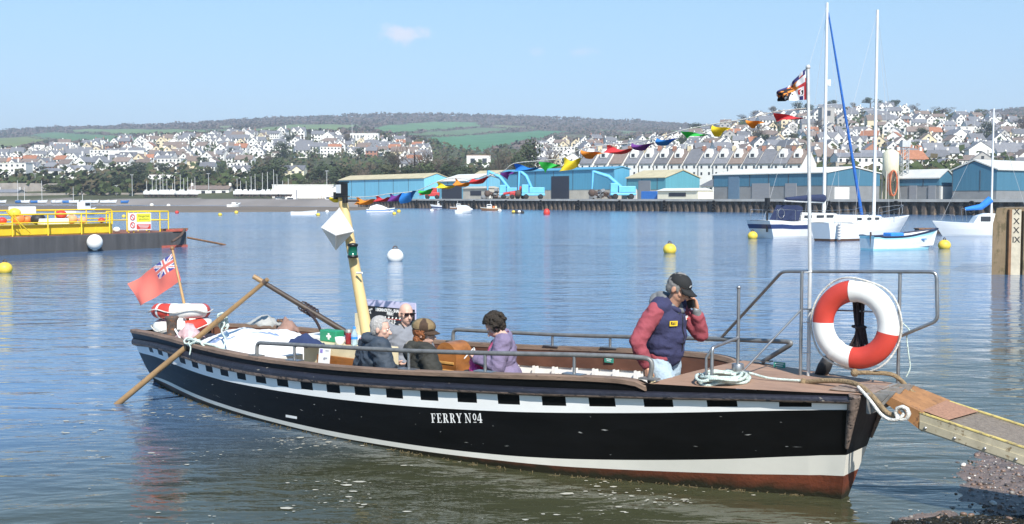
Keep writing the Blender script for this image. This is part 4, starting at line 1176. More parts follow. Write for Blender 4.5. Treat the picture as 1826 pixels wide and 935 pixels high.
# ---- single buildings one can pick out
def special(label, pxc, ybase, wpx, hpx, kind, wm, rm, cols, rows, rfrac=.35, rz=0.0, name='house', cat='house', dd=9, D=None):
    db, dt = interp(pxc, TCOL, TDB), interp(pxc, TCOL, TDT)
    if D is None:
        lo, hi = db, dt
        for _ in range(40):
            D = (lo + hi) / 2
            if (ypix(pxc, D) or 400) > ybase: lo = D
            else: hi = D
    w_ = wpx / F * D; h = hpx / F * D
    if kind == 'flat': bh, rh = h, 0
    else: bh, rh = h * (1 - rfrac), h * rfrac
    x = (pxc - 913) / F * D
    t = thing(name, label, cat, (x, D, P(pxc, ybase, D).z), rz)
    (wv, wmm), (rv, rmm) = house_mesh(w_, dd, bh, rh, kind, wm, rm, cols=0, rows=0)
    wl_ = wv.build('wall', wmm, t); rv.build('roof', rmm, t)
    for r in range(rows):
        for c in range(cols):
            mb = MB(); xx = -w_ / 2 + w_ * (c + .5) / cols; zz = bh * (r + .55) / rows
            yy = -dd / 2 - .05 - (1.0 if kind == 'twin' and abs(abs(xx) - w_ * .25) < w_ * .18 else 0)
            mb.box((xx, yy, zz), (w_ / cols * .38, .12, bh / rows * .42)); mb.build('window', window, t)
    OCC.append((pxc, D, wpx * .5 + 4)); return t
OCC = []
special('big white three storey block of flats at the left edge', 26, 318, 58, 26, 'flat', house_white, house_grey, 6, 3)
special('white house with two dark pitched roofs, first right of the left edge flats', 52, 302, 56, 18, 'side', house_white, tilebrown, 5, 1)
special('wide white bungalow with central balcony above the stone wall', 98, 316, 46, 16, 'hip', house_white, slate, 4, 1)
special('white villa with twin grey gables above the left tree clump', 145, 318, 44, 22, 'twin', house_white, slate, 4, 2)
special('long white rectangular building with no gable, high on the left slope', 233, 290, 60, 20, 'flat', house_white, house_white, 2, 1)
special('square white block house at the upper left edge of the town', 33, 277, 34, 12, 'flat', house_white, tilered, 3, 1)
special('cream walled gable house with orange brown bank behind it', 178, 276, 24, 14, 'gable', house_cream, tilebrown, 1, 1, rfrac=.5)
special('white detached house with steep gable behind the boatyard masts', 308, 307, 26, 17, 'gable', house_white, tilebrown, 2, 2, rfrac=.45)
special('long low white clubhouse behind the boatyard masts', 293, 321, 44, 9, 'flat', house_white, tilebrown, 6, 1)
special('long white terrace with dark roof across the middle of the left slope', 285, 293, 46, 17, 'side', house_white, tilered, 7, 2)
special('cream villa with two gables and arched windows among the dark trees', 522, 322, 48, 26, 'twin', mat('villa_cream', (.70, .64, .48), rough=.8, var=.04), slate, 4, 2, rfrac=.3)
special('white building with dark lower windows beside the steep road', 432, 318, 32, 22, 'twin', house_white, slate, 4, 2)
special('large white school building standing alone on the hilltop below the mast', 652, 252, 50, 13, 'flat', house_white, house_white, 9, 1)
special('tall white house wall right of the bare trees above the sheds', 854, 300, 42, 22, 'flat', house_white, tilered, 2, 1)
special('white boat shed with dark roof beside the boatyard', 378, 349, 72, 17, 'side', house_white, tilebrown, 4, 1, D=455, rfrac=.35)
special('long white boat store behind the blue and white ship', 550, 352, 118, 21, 'flat', house_white, whiteroof, 0, 0, D=420)
special('grey stone waterside shed at the far left shore', 20, 352, 40, 13, 'side', house_grey, slate, 4, 1, D=470)
special('white terrace with small dark windows above the light blue shed roof', 1530, 306, 90, 32, 'side', house_white, slate, 8, 2, rfrac=.22)
special('stone coloured flat fronted building above the light blue shed roof', 1500, 309, 36, 18, 'flat', mat('stone_tan', (.40, .34, .26), rough=.9, var=.1), house_grey, 2, 1)
special('pale stone church hall with steep gable behind the dark blue shed', 1680, 306, 46, 22, 'gable', mat('hall_pale', (.60, .55, .46), rough=.9, var=.06), slate, 3, 1, rfrac=.55)
special('white gabled house with red brown roof standing out on the right hill', 1656, 262, 26, 24, 'gable', house_white, tilebrown, 2, 2, rfrac=.4, rz=.4)
special('brown stone gabled house right of the red roofed white one', 1695, 273, 26, 17, 'gable', mat('stone_brown', (.30, .24, .18), rough=.9), tilebrown, 1, 1, rfrac=.5, rz=-.5)
special('long pale building with slate roof above the big gabled warehouse', 1790, 272, 62, 17, 'side', house_white, slate, 6, 1, rfrac=.45)
t = special('grey stone church tower rising among the houses on the right hill', 1470, 236, 22, 42, 'flat', house_grey, house_grey, 1, 2, name='church_tower', cat='tower')
# ---- long white terrace of narrow houses with dormers behind the sheds
dormer_m = house_white
prev = None; nT = 15
x_l, x_r = 1046, 1442
for i in range(nT):
    pxc = lerp(x_l, x_r, (i + .5) / nT); D = lerp(352, 300, i / nT)
    wv = (x_r - x_l) / nT / F * D * 1.03
    z0 = P(pxc, 318, D).z; zt_ = P(pxc, 293, D).z; zr = P(pxc, 268, D + 4).z
    t = thing('terrace_house', 'narrow white terrace house with dormer in the long row above the quay sheds', 'terrace house', ((pxc - 913) / F * D, D, z0 - 1), math.atan2(-52, 395 / F * 325), 'white terrace houses above the quay sheds')
    h = zt_ - z0 + 1; rh = zr - zt_; dd = 9.0
    mb = MB(); mb.box((0, 0, h / 2 - 2), (wv, dd, h + 4)); mb.add([(-wv / 2, -dd / 2, h), (-wv / 2, dd / 2, h), (-wv / 2, 0, h + rh)], [(0, 1, 2)]); mb.add([(wv / 2, -dd / 2, h), (wv / 2, dd / 2, h), (wv / 2, 0, h + rh)], [(0, 1, 2)])
    for k in (-.28, .28):
        for zz in (.45, .82): mb.box((k * wv, -dd / 2 - .02, h * zz), (.55, .08, .8), 1)
    mb.build('wall', [house_white, window], t)
    rm_ = [slate, slate, tilebrown, slate][i % 4]
    mb = MB(); mb.prism([(-dd / 2 - .3, h - .1), (0, h + rh), (dd / 2 + .3, h - .1), (dd / 2 + .3, h + .12), (0, h + rh + .22), (-dd / 2 - .3, h + .12)], lambda p: Vector((-wv / 2, p[0], p[1])), lambda p: Vector((wv / 2, p[0], p[1])))
    rf = mb.build('roof', rm_, t)
    if i % 5 != 2:
        mb = MB(); w2 = wv * .24; zb = h + rh * .42
        mb.prism([(-w2, 0), (w2, 0), (w2, rh * .28), (0, rh * .62), (-w2, rh * .28)], lambda p: Vector((p[0], -dd / 2 * .72, zb + p[1])), lambda p: Vector((p[0], 0, zb + p[1])))
        mb.box((0, -dd / 2 * .72 - .03, zb + rh * .16), (w2 * 1.0, .06, rh * .22), 1)
        mb.build('dormer', [house_white, window], rf)
    mb = MB(); mb.box((wv / 2 - .25, 0, h + rh * .85), (.5, 1.6, rh * .75)); mb.build('chimney', house_brick if i % 3 else house_cream, rf)
    OCC.append((pxc, D, 30))
# ---- the scattered houses: nearest 270 as things, the rest as one mass
cand = []; wsum = sum(p['w'] for p in PROTO)
def pick():
    q = rng.random() * wsum
    for p in PROTO:
        q -= p['w']
        if q <= 0: return p
    return PROTO[0]
placed = []
for _ in range(26000):
    if rng.random() < .50: px = rng.uniform(-40, 775)
    else: px = rng.uniform(955, 1870)
    db, dt = interp(px, TCOL, TDB), interp(px, TCOL, TDT)
    f = rng.random(); D = lerp(db + 28, dt * .985, f)
    y = ypix(px, D)
    if y > 309: continue
    if 440 < px < 720 and y > 283: continue
    if 760 < px < 1000 and y > 262 and px < 960: continue
    if 955 < px < 1445 and D < 372: continue
    if 100 < px < 285 and y > 305: continue
    if 720 < px < 780 and y < 268: continue
    if noise.noise(Vector((px * .02, y * .06, 5))) > .30: continue
    pr = pick(); wpx = pr['width'] / F * 0 + pr['width'] * F / D
    ok = True
    for (p2, D2, w2) in OCC + placed:
        if abs(D2 - D) < 19 and abs(p2 - px) < (wpx / 2 + w2) * 1.0: ok = False; break
        if (p2, D2, w2) in () : pass
    if not ok: continue
    placed.append((px, D, wpx / 2)); cand.append((D, px, pr))
cand.sort(key=lambda c: c[0])
def zone(px, D):
    db, dt = interp(px, TCOL, TDB), interp(px, TCOL, TDT); f = (D - db) / (dt - db)
    a = 'far left town' if px < 260 else 'left hillside town' if px < 600 else 'slope above the left sheds' if px < 900 else 'slope behind the white terrace' if px < 1420 else 'hill behind the yacht masts' if px < 1640 else 'right hand hill'
    return ('lower' if f < .36 else 'middle' if f < .68 else 'upper') + ' ' + a
far_w = {}
ids = {}
HN = 0
for (D, px, pr) in cand:
    q = rng.random()
    rz = rng.gauss(0, .05) + .75 * noise.noise(Vector((px * .006, D * .008, 3))) + (math.pi / 2 if noise.noise(Vector((px * .011, D * .02, 8))) > .22 else 0)
    sc = rng.uniform(.72, 1.0)
    if HN < 275:
        HN += 1
        z = zone(px, D)
        place_house(pr, px, D, rz, pr['desc'] + ' in the ' + z, pr['desc'] + 's in the ' + z, sc=sc)
    else:
        x = (px - 913) / F * D; M = Matrix.Translation((x, D, terrain_z(px, D))) @ Matrix.Rotation(rz, 4, 'Z') @ Matrix.Scale(sc, 4)
        for k, mm in (('wmb', pr['wm']), ('rmb', pr['rm'])):
            src = pr[k]
            for mi, mt_ in enumerate(mm):
                g = far_w.setdefault(mt_.name, (mt_, MB()))[1]
                fs = [f for f, m_ in zip(src.f, src.m) if m_ == mi]
                sub = sorted({i for f in fs for i in f}); mp = {v: i for i, v in enumerate(sub)}
                g.add([M @ Vector(src.v[i]) for i in sub], [tuple(mp[i] for i in f) for f in fs])
big = MB(); bm_ = []
for i, (nm, (mt_, g)) in enumerate(far_w.items()):
    big.add(g.v, g.f, i); bm_.append(mt_)
if bm_:
    o = big.build('distant_houses', bm_, fix=False)
    tag(o, 'dense mass of small white houses with grey roofs highest on the hillsides', 'houses', kind='stuff')
print('HOUSES', len(cand), HN)

# ------------------------------------------------------------------ trees
barkm = mat('bark', (.085, .065, .048), rough=.95, var=.3, scale=2)
lf = {'dark': mat('leaf_dark', (.048, .064, .029), rough=.8, var=.5, scale=.35, spec=.2), 'olive': mat('leaf_olive', (.088, .092, .044), rough=.8, var=.45, scale=.35, spec=.2),
      'bare': mat('twigs_brown', (.135, .110, .084), rough=.95, var=.3, scale=.4, spec=.1), 'mid': mat('leaf_mid', (.082, .105, .042), rough=.8, var=.45, scale=.35, spec=.2)}
def tree_proto(kind, seed, leafm):
    r = random.Random(seed); tr, cr = MB(), MB()
    zb = {'round': .16, 'bare': .25, 'pine': .55, 'cone': .10}[kind]
    tr.tube([(0, 0, -.15), (0.01, 0, zb), (.0, .02, .6)], [.035, .028, .012], 6)
    for i in range(9 if kind == 'bare' else 6):
        a = r.uniform(0, 6.28); z = r.uniform(zb, .6); e = Vector((.36 * math.cos(a), .36 * math.sin(a), min(.95, z + r.uniform(.15, .35))))
        tr.tube([Vector((0, 0, z)), Vector((e.x * .45, e.y * .45, lerp(z, e.z, .6))), e], [.016, .010, .004], 5)
    lobes = []
    for i in range({'round': 15, 'bare': 13, 'pine': 9, 'cone': 10}[kind]):
        a = r.uniform(0, 6.28)
        if kind == 'pine': q = r.uniform(.05, .36); c = Vector((q * math.cos(a), q * math.sin(a), r.uniform(.68, .88))); s = r.uniform(.10, .16)
        elif kind == 'cone': z = r.uniform(.15, .9); q = (1 - z) * .36 * r.random(); c = Vector((q * math.cos(a), q * math.sin(a), z)); s = .10 + .14 * (1 - z)
        else:
            q = r.uniform(.0, .33); z = r.uniform(.24, .84); q *= math.sqrt(max(.15, 1 - ((z - .5) / .5) ** 2)); c = Vector((q * math.cos(a), q * math.sin(a), z)); s = r.uniform(.11, .19)
        lobes.append((c, s))
    nper = {'round': 80, 'bare': 70, 'pine': 60, 'cone': 70}[kind]
    for (c, s) in lobes:
        for _ in range(nper):
            d = Vector((r.gauss(0, 1), r.gauss(0, 1), r.gauss(0, .8))).normalized(); p = c + d * s * r.uniform(.55, 1.08)
            if kind == 'bare':
                t = (d + Vector((r.gauss(0, .5), r.gauss(0, .5), .5))).normalized(); n = t.orthogonal().normalized(); l = r.uniform(.03, .065); wd_ = .0042
            else:
                t = Vector((r.gauss(0, 1), r.gauss(0, 1), r.gauss(0, .6))).normalized(); n = (d.cross(t) + d * .2).normalized(); l = r.uniform(.016, .032); wd_ = l * .7
            cr.add([p - t * l - n * wd_, p + t * l - n * wd_ * .6, p + t * l * 1.2 + n * wd_ * .6, p - t * l + n * wd_], [(0, 1, 2, 3)])
    return tr.mesh('trunk', [barkm]), cr.mesh('crown', [leafm])
TP = {'dark': [tree_proto('round', 1, lf['dark']), tree_proto('round', 2, lf['dark'])], 'olive': [tree_proto('round', 3, lf['olive']), tree_proto('round', 8, lf['mid'])], 'bare': [tree_proto('bare', 4, lf['bare']), tree_proto('bare', 5, lf['bare'])], 'pine': [tree_proto('pine', 6, lf['dark'])], 'cone': [tree_proto('cone', 7, lf['dark'])]}
TDESC = {'dark': 'dark green bushy evergreen tree', 'olive': 'olive green leafy tree', 'bare': 'brown leafless tree', 'pine': 'umbrella shaped pine tree', 'cone': 'dark pointed conifer'}
def tree(px, ytop, wpx, kind, D, label=None, where='', group=None):
    x = (px - 913) / F * D; z0 = max(terrain_z(px, D), 1.5 if D > 150 else 0); zt_ = P(px, ytop, D).z; h = max(2.5, zt_ - z0); wv = wpx / F * D / .8
    if kind in ('pine', 'bare', 'cone'): wv = max(wv, h * .35)
    pr = rng.choice(TP[kind]); g = group or (TDESC[kind] + 's ' + where)
    t = thing('tree', label or (TDESC[kind] + ' ' + where), 'tree', (x, D, z0), rng.uniform(0, 6.28), g if not label else None)
    t.scale = (wv, wv, h)
    for nm, me in zip(('trunk', 'crown'), pr):
        o = bpy.data.objects.new(nm, me); COL.objects.link(o); o.parent = t
    return t
tree(945, 244, 54, 'dark', 385, 'largest dark round evergreen, alone behind the big blue warehouse')
tree(922, 268, 40, 'dark', 372, 'smaller dark round tree at the foot of the largest evergreen')
tree(985, 255, 44, 'bare', 400, 'brown leafless tree just right of the largest evergreen')
tree(890, 258, 50, 'bare', 400, 'brown leafless tree just left of the largest evergreen')
W1 = 'in the belt behind the pale blue sheds'
for px, yt, wd_, k in ((615, 290, 60, 'dark'), (655, 288, 52, 'bare'), (690, 286, 60, 'olive'), (725, 290, 55, 'dark'), (765, 284, 62, 'olive'), (800, 288, 58, 'dark'), (840, 293, 55, 'dark'), (868, 296, 40, 'olive'), (740, 258, 70, 'bare'), (705, 262, 50, 'bare'), (778, 266, 60, 'bare'), (640, 300, 50, 'olive'), (812, 276, 44, 'bare'), (672, 299, 48, 'dark'), (750, 298, 50, 'dark'), (822, 301, 42, 'olive')):
    tree(px, yt, wd_, k, rng.uniform(385, 425), where=W1)
W2 = 'beside the cream villa'
for px, yt, wd_, k in ((470, 292, 52, 'dark'), (492, 282, 62, 'dark'), (575, 290, 62, 'dark'), (600, 300, 48, 'dark'), (540, 318, 44, 'olive'), (505, 322, 42, 'olive'), (460, 308, 40, 'olive'), (570, 316, 40, 'bare')):
    tree(px, yt, wd_, k, rng.uniform(438, 452), where=W2)
W3 = 'in the clump above the left shore'
for px, yt, wd_, k in ((98, 328, 42, 'olive'), (122, 320, 44, 'bare'), (146, 318, 46, 'dark'), (170, 324, 40, 'bare'), (190, 316, 50, 'dark'), (216, 309, 54, 'dark'), (243, 306, 52, 'dark'), (262, 314, 40, 'dark'), (110, 334, 44, 'olive'), (232, 326, 50, 'olive'), (180, 332, 46, 'olive')):
    tree(px, yt, wd_, k, rng.uniform(458, 474), where=W3)
W4 = 'between the houses of the left hillside'
for px, yt, wd_, k in ((365, 278, 26, 'dark'), (372, 296, 30, 'olive'), (352, 308, 36, 'olive'), (505, 250, 40, 'dark'), (515, 240, 22, 'dark'), (525, 238, 20, 'dark'), (325, 238, 12, 'cone'), (452, 246, 20, 'dark'), (290, 288, 24, 'dark'), (250, 286, 30, 'dark'), (235, 294, 26, 'dark'), (620, 238, 26, 'bare'), (690, 240, 22, 'dark'), (560, 262, 26, 'olive'), (205, 252, 30, 'bare'), (160, 275, 22, 'olive'), (40, 298, 24, 'olive'), (80, 295, 20, 'dark'), (415, 262, 22, 'dark'), (480, 276, 26, 'bare'), (398, 290, 24, 'olive'), (640, 262, 22, 'dark')):
    db, dt = interp(px, TCOL, TDB), interp(px, TCOL, TDT); yb = yt + wd_ * 1.0; D = dt
    for i in range(60):
        D = lerp(db, dt, i / 60)
        if (ypix(px, D) or 400) < yb: break
    tree(px, yt, wd_, k, D, where=W4)
W5 = 'along the crest of the right hill'
for px, yt, wd_, k in ((1240, 218, 36, 'dark'), (1222, 228, 24, 'olive'), (1376, 188, 22, 'bare'), (1420, 180, 30, 'dark'), (1436, 182, 22, 'dark'), (1482, 176, 26, 'dark'), (1548, 173, 30, 'pine'), (1566, 178, 18, 'dark'), (1590, 176, 28, 'dark'), (1518, 182, 14, 'bare'), (1626, 184, 20, 'bare'), (1676, 190, 44, 'bare'), (1706, 200, 28, 'bare'), (1742, 193, 30, 'olive'), (1722, 206, 28, 'bare'), (1345, 196, 30, 'bare'), (1322, 202, 26, 'bare'), (1650, 196, 24, 'bare'), (1790, 212, 24, 'bare'), (1770, 216, 30, 'dark')):
    tree(px, yt, wd_, k, interp(px, TCOL, TDT) + 12, where=W5)
W6 = 'between the houses of the right hill'
for px, yt, wd_, k in ((1350, 222, 46, 'bare'), (1362, 236, 40, 'dark'), (1455, 208, 34, 'bare'), (1462, 226, 30, 'bare'), (1640, 226, 34, 'dark'), (1632, 250, 26, 'olive'), (1756, 214, 44, 'dark'), (1820, 206, 44, 'bare'), (1720, 232, 24, 'dark'), (1412, 236, 20, 'olive'), (1290, 246, 20, 'olive'), (1255, 250, 30, 'dark'), (1216, 240, 28, 'olive'), (1570, 222, 24, 'olive'), (1600, 248, 24, 'dark'), (1705, 246, 22, 'olive'), (1520, 240, 20, 'dark'), (1335, 262, 18, 'bare'), (1480, 262, 26, 'bare'), (1640, 280, 26, 'bare'), (1780, 240, 26, 'bare'), (1190, 262, 18, 'bare'), (1030, 262, 22, 'bare'), (1000, 272, 26, 'dark')):
    db, dt = interp(px, TCOL, TDB), interp(px, TCOL, TDT); yb = yt + wd_ * .95; D = dt
    for i in range(60):
        D = lerp(db, dt, i / 60)
        if (ypix(px, D) or 400) < yb: break
    tree(px, yt, wd_, k, D, where=W6)
# shore walls, lamp posts, boatyard
stone = mat('stone_wall', (.28, .25, .22), rough=.95, var=.25, scale=.4)
def wall_line(label, pts, h, th, m_, name='stone_wall', cat='wall'):
    mb = MB(); o = Vector(pts[0])
    for a, b_ in zip(pts, pts[1:]):
        a, b_ = Vector(a) - o, Vector(b_) - o; d = b_ - a; R = Matrix.Rotation(math.atan2(d.y, d.x), 3, 'Z'); mid = (a + b_) / 2
        mb.box((mid.x, mid.y, mid.z + h / 2 - .5), (d.length + th * .5, th, h + 1), 0, R)
    ob = mb.build(name, m_); ob.location = o; return tag(ob, label, cat)
wall_line('long grey stone retaining wall above the left shore', [P(-60, 341, 478), P(60, 341, 478), P(128, 342, 476)], 3.4, .6, stone)
wall_line('long low shore wall along the far left beach', [P(-200, 351.5, 468), P(0, 351.5, 462), P(120, 351, 458), P(260, 350.5, 452)], 1.5, .5, stone, 'shore_wall')
post_m = mat('lamp_grey', (.42, .43, .43), rough=.6)
first = None
for px, yt, yb, D in ((236, 312, 350, 446), (63, 310, 338, 486), (372, 310, 334, 450), (583, 305, 336, 420), (446, 300, 332, 452), (1790, 205, 226, 690), (1738, 205, 222, 680), (1723, 208, 224, 680), (208, 331, 350, 450), (146, 335, 350, 455)):
    h = P(px, yt, D).z - P(px, yb, D).z
    mb = MB(); mb.tube([(0, 0, -1), (0, 0, h)], [.17, .10], 6); mb.box((0, 0, h), (1.3, .3, .2)); o = mb.build('lamp_post', post_m); o.location = P(px, yb, D)
    tag(o, 'tall thin grey lamp post above the ' + ('left shore' if px < 700 else 'right hill houses'), 'lamp post', 'lamp posts on the ' + ('left shore' if px < 700 else 'right hill'))
o = MB().tube([(0, 0, 0), (0, 0, P(628, 219, 1002).z - P(628, 244, 1002).z)], [.35, .2], 6).build('radio_mast', post_m); o.location = P(628, 244, 1002); tag(o, 'thin pale radio mast beside the white school on the hilltop', 'mast')
# ================================================================== boats, buoys and the barge on the river
gel = mat('gelcoat_white', (.76, .76, .74), rough=.3, var=.04, scale=1.5)
gel_blue = mat('stripe_navy', (.03, .05, .14), rough=.35)
boot_dark = mat('antifoul_dark', (.035, .03, .03), rough=.7)
boatwood = mat('boat_wood', (.22, .11, .05), rough=.6, var=.3, scale=4)
navycloth = mat('sail_cover_navy', (.018, .028, .075), rough=.85, var=.2, scale=3, bump=.4, bscale=8)
bluecloth = mat('cloth_bright_blue', (.03, .22, .66), rough=.8, var=.2, scale=3, bump=.4, bscale=8)
alu = mat('mast_alloy', (.66, .66, .64), rough=.45, var=.06)
wire = mat('rigging_wire', (.45, .45, .45), rough=.5)
BOOT = {}
def hullform(L_, Bm, H, rise=.35, transom=.7, draft=.35, nst=15, stern_rake=.0, bow_rake=.35):
    st = []
    for i in range(nst):
        t = i / (nst - 1)
        b = (1 - max(0, (t - .42) / .58) ** 2.3) if t > .42 else transom + (1 - transom) * (1 - ((.42 - t) / .42) ** 2)
        b = max(.015, b) * Bm / 2; zs = H * (1 + rise * max(0, t - .25) ** 2 / .56 + .08 * (t < .1))
        r = []
        for (nf, zf) in ((.04, -draft), (.82, -.03), (.88, .12), (.96, .55), (.985, .80), (1.0, 1.0)):
            z = zs * zf if zf > 0 else zf
            nn = b * (nf if t < .6 else lerp(nf, nf ** 2 if zf < .9 else 1, (t - .6) / .4))
            x = L_ * (t - .5) + bow_rake * (z / H) * max(0, (t - .7) / .3) - stern_rake * (z / H) * max(0, (.15 - t) / .15)
            r.append((x, nn, z))
        st.append(r)
    return st
def hull_parts(t, L_, Bm, H, mats_, strip=(0, 0, 1, 1, 1), deck=True, dm=None, name='hull', **k):
    """mats_: materials, strip: material index for each band from the keel upwards"""
    st = hullform(L_, Bm, H, **k); mb = MB()
    for sd in (1, -1):
        rows = [[Vector((x, sd * n, z)) for (x, n, z) in r] for r in st]
        for j in range(5): mb.sheet([[r[j], r[j + 1]] for r in rows], strip[j])
    for r in (st[0],):
        for j in range(5): mb.add([(r[j][0], r[j][1], r[j][2]), (r[j+1][0], r[j+1][1], r[j+1][2]), (r[j+1][0], -r[j+1][1], r[j+1][2]), (r[j][0], -r[j][1], r[j][2])], [(0, 1, 2, 3)], strip[j])
    h = mb.build(name, mats_, t)
    mb = MB()
    if deck: mb.sheet([[Vector((r[-1][0], q * r[-1][1], r[-1][2] + .03 * (1 - q * q))) for q in (-1, -.5, 0, .5, 1)] for r in st]); mb.build('deck', dm or gel, t)
    else:
        mb.sheet([[Vector((r[3][0], q * max(.01, r[3][1] - .04), r[2][2] + .06)) for q in (-1, 0, 1)] for r in st])
        for sd in (1, -1): mb.sheet([[Vector((r[-1][0], sd * max(.01, r[-1][1] - .03), r[-1][2])), Vector((r[3][0], sd * max(.01, r[3][1] - .04), r[2][2] + .06))] for r in st])
        mb.build('inside', dm or gel, t)
    return st, h
def edge_tube(st, t, r, m_, name='gunwale', up=.0):
    mb = MB()
    for sd in (1, -1): mb.tube([Vector((q[-1][0], sd * q[-1][1], q[-1][2] + up)) for q in st], r, 6)
    o = mb.build(name, m_, t); return o
def wpos(px, py): return PZ(px, py, 0)
def mastpart(t, x, z0, h, r=.07, spreader=True, stays=(), m_=None):
    mb = MB(); mb.tube([(x, 0, z0), (x, 0, z0 + h)], [r, r * .75], 8)
    mo = mb.build('mast', m_ or alu, t)
    if spreader:
        for f in (.52,):
            mb = MB(); mb.tube([(x, -.85, z0 + h * f), (x, .85, z0 + h * f)], .022, 5); mb.build('spreader', alu, mo)
    if stays:
        mb = MB()
        for (a, b_) in stays: mb.tube([a, b_], .009, 4)
        mb.build('rigging', wire, t)
    return mo
def rails(t, pts_list, r=.014, name='guard_rail'):
    mb = MB()
    for pts in pts_list: mb.tube(rounded(pts, .08, 3), r, 5)
    return mb.build(name, galv, t)
# ---- yacht with the navy stripe
Y1 = wpos(1460, 424); L1 = 9.4; a1 = rad(38)
t = thing('sailing_yacht', 'white sailing yacht with navy stripe and navy boom cover, behind the plain white yacht', 'sailing yacht', Y1 + Vector((.0, 1.5, 0)), a1)
st, h = hull_parts(t, L1, 2.9, 1.0, [boot_dark, gel, gel_blue], strip=(0, 1, 1, 2, 1), rise=.3, transom=.62, stern_rake=.5, bow_rake=.9)
mb = MB(); mb.prism([(-2.4, 0), (1.6, 0), (2.3, -.02), (1.3, .42), (-2.2, .52)], lambda p: Vector((p[0], -.8, 1.03 + p[1])), lambda p: Vector((p[0], .8, 1.03 + p[1]))); cb = mb.build('cabin', gel, t, bevel=.06)
for sd in (-1, 1):
    for x in (-1.5, -.3, .7): MB().box((x, sd * .81, 1.28), (.75, .03, .17)).build('window', window, cb)
mz = P(1479, 2, Y1.y + 1.6).z; xm = 1.15
stays = [((xm, 0, mz - .1), (L1 / 2 + .5, 0, 1.25)), ((xm, 0, mz - .1), (-L1 / 2, 0, 1.1)), ((xm, -.85, 1.2 + (mz - 1.2) * .52), (xm, 0, mz - .3)), ((xm, -.85, 1.2 + (mz - 1.2) * .52), (xm - .2, -1.3, 1.1)), ((xm, .85, 1.2 + (mz - 1.2) * .52), (xm, 0, mz - .3)), ((xm, .85, 1.2 + (mz - 1.2) * .52), (xm - .2, 1.3, 1.1))]
mo = mastpart(t, xm, 1.4, mz - 1.4, .115, True, stays)
MB().tube([Vector((xm + .12, 0, mz - .6)).lerp(Vector((L1 / 2 + .45, 0, 1.35)), q) for q in (0, .5, 1)], [.05, .085, .11], 7).build('furled_sail', mat('furl_blue', (.02, .12, .42), rough=.8, var=.25, scale=4), t)
bo = MB().tube([(xm, 0, 2.15), (xm - 3.9, 0, 2.25)], .06, 6).build('boom', alu, t)
MB().tube([Vector((xm - .1, 0, 2.4)), Vector((xm - 1.5, 0, 2.42)), Vector((xm - 3.8, 0, 2.36))], [.26, .2, .1], 8).build('sail_cover', navycloth, bo)
mb = MB(); mb.tube([(0, 0, .5), (0, 0, .7)], .13, 8); mb.box((0, 0, .6), (.2, .2, .4)); r_ = mb.build('radar_dome', gel, mo); r_.location = (xm + .25, 0, mz * .62)
rails(t, [[(-L1 / 2, -1.0, 1.1), (-L1 / 2, -1.0, 1.75), (-L1 / 2 + 1.4, -1.25, 1.7), (-L1 / 2 + 1.4, -1.25, 1.05)], [(-L1 / 2, 1.0, 1.1), (-L1 / 2, 1.0, 1.75), (-L1 / 2 + 1.4, 1.25, 1.7), (-L1 / 2 + 1.4, 1.25, 1.05)], [(-L1 / 2, -1.0, 1.7), (-L1 / 2, 1.0, 1.7)]] + [[(x, -1.42, 1.05), (x, -1.42, 1.65)] for x in (-2, -.6, .8, 2.2)] + [[(-3.3, -1.35, 1.66), (0, -1.45, 1.66), (2.6, -1.2, 1.7), (L1 / 2, -.3, 1.85)]])
mb = MB(); mb.tube([(-L1 / 2 - .35, -.55, .4), (-L1 / 2 - .35, -.55, 2.3)], .06, 6); mb.box((-L1 / 2 - .35, -.55, 2.2), (.25, .2, .45)); mb.build('wind_vane_post', black, t)
mb = MB(); mb.prism([(-3.2, 1.05), (-2.2, 1.05), (-2.0, 1.85), (-2.5, 2.0)], lambda p: Vector((p[0], -.8, p[1])), lambda p: Vector((p[0], .8, p[1]))); mb.build('spray_hood', navycloth, t, bevel=.05)
mb = MB()
for k in range(14): mb.tube([(-3.3 + .3 * math.cos(k * .449), -.2, 1.5 + .3 * math.sin(k * .449)), (-3.3 + .3 * math.cos(k * .449 + .449), -.2, 1.5 + .3 * math.sin(k * .449 + .449))], .02, 4)
mb.build('steering_wheel', galv, t)
# ---- plain white yacht in front
Y2 = wpos(1539, 428); L2 = 7.6
t = thing('sailing_yacht', 'plain white sailing yacht with upturned bow and rust brown waterline, nearest of the two', 'sailing yacht', Y2 + Vector((.1, .8, 0)), rad(40))
st, h = hull_parts(t, L2, 2.5, .95, [mat('boot_brown', (.14, .07, .04), rough=.7), gel], strip=(0, 0, 1, 1, 1), rise=.42, transom=.5, stern_rake=.3, bow_rake=1.0)
mb = MB(); mb.prism([(-1.9, 0), (1.2, 0), (1.9, .05), (.9, .38), (-1.7, .46)], lambda p: Vector((p[0], -.68, 1.0 + p[1])), lambda p: Vector((p[0], .68, 1.0 + p[1]))); cb = mb.build('cabin', gel, t, bevel=.06)
for x in (-1.2, -.2, .6): MB().box((x, -.69, 1.22), (.42, .03, .14)).build('window', window, cb)
mz = P(1566, 17, Y2.y + 1.5).z; xm = 1.35
stays = [((xm, 0, mz - .1), (L2 / 2 + .7, 0, 1.5)), ((xm, 0, mz - .1), (-L2 / 2, 0, 1.1)), ((xm, -.7, mz * .55), (xm, 0, mz - .3)), ((xm, -.7, mz * .55), (xm - .2, -1.15, 1.1)), ((xm, .7, mz * .55), (xm - .2, 1.15, 1.1))]
mastpart(t, xm, 1.3, mz - 1.3, .105, True, stays)
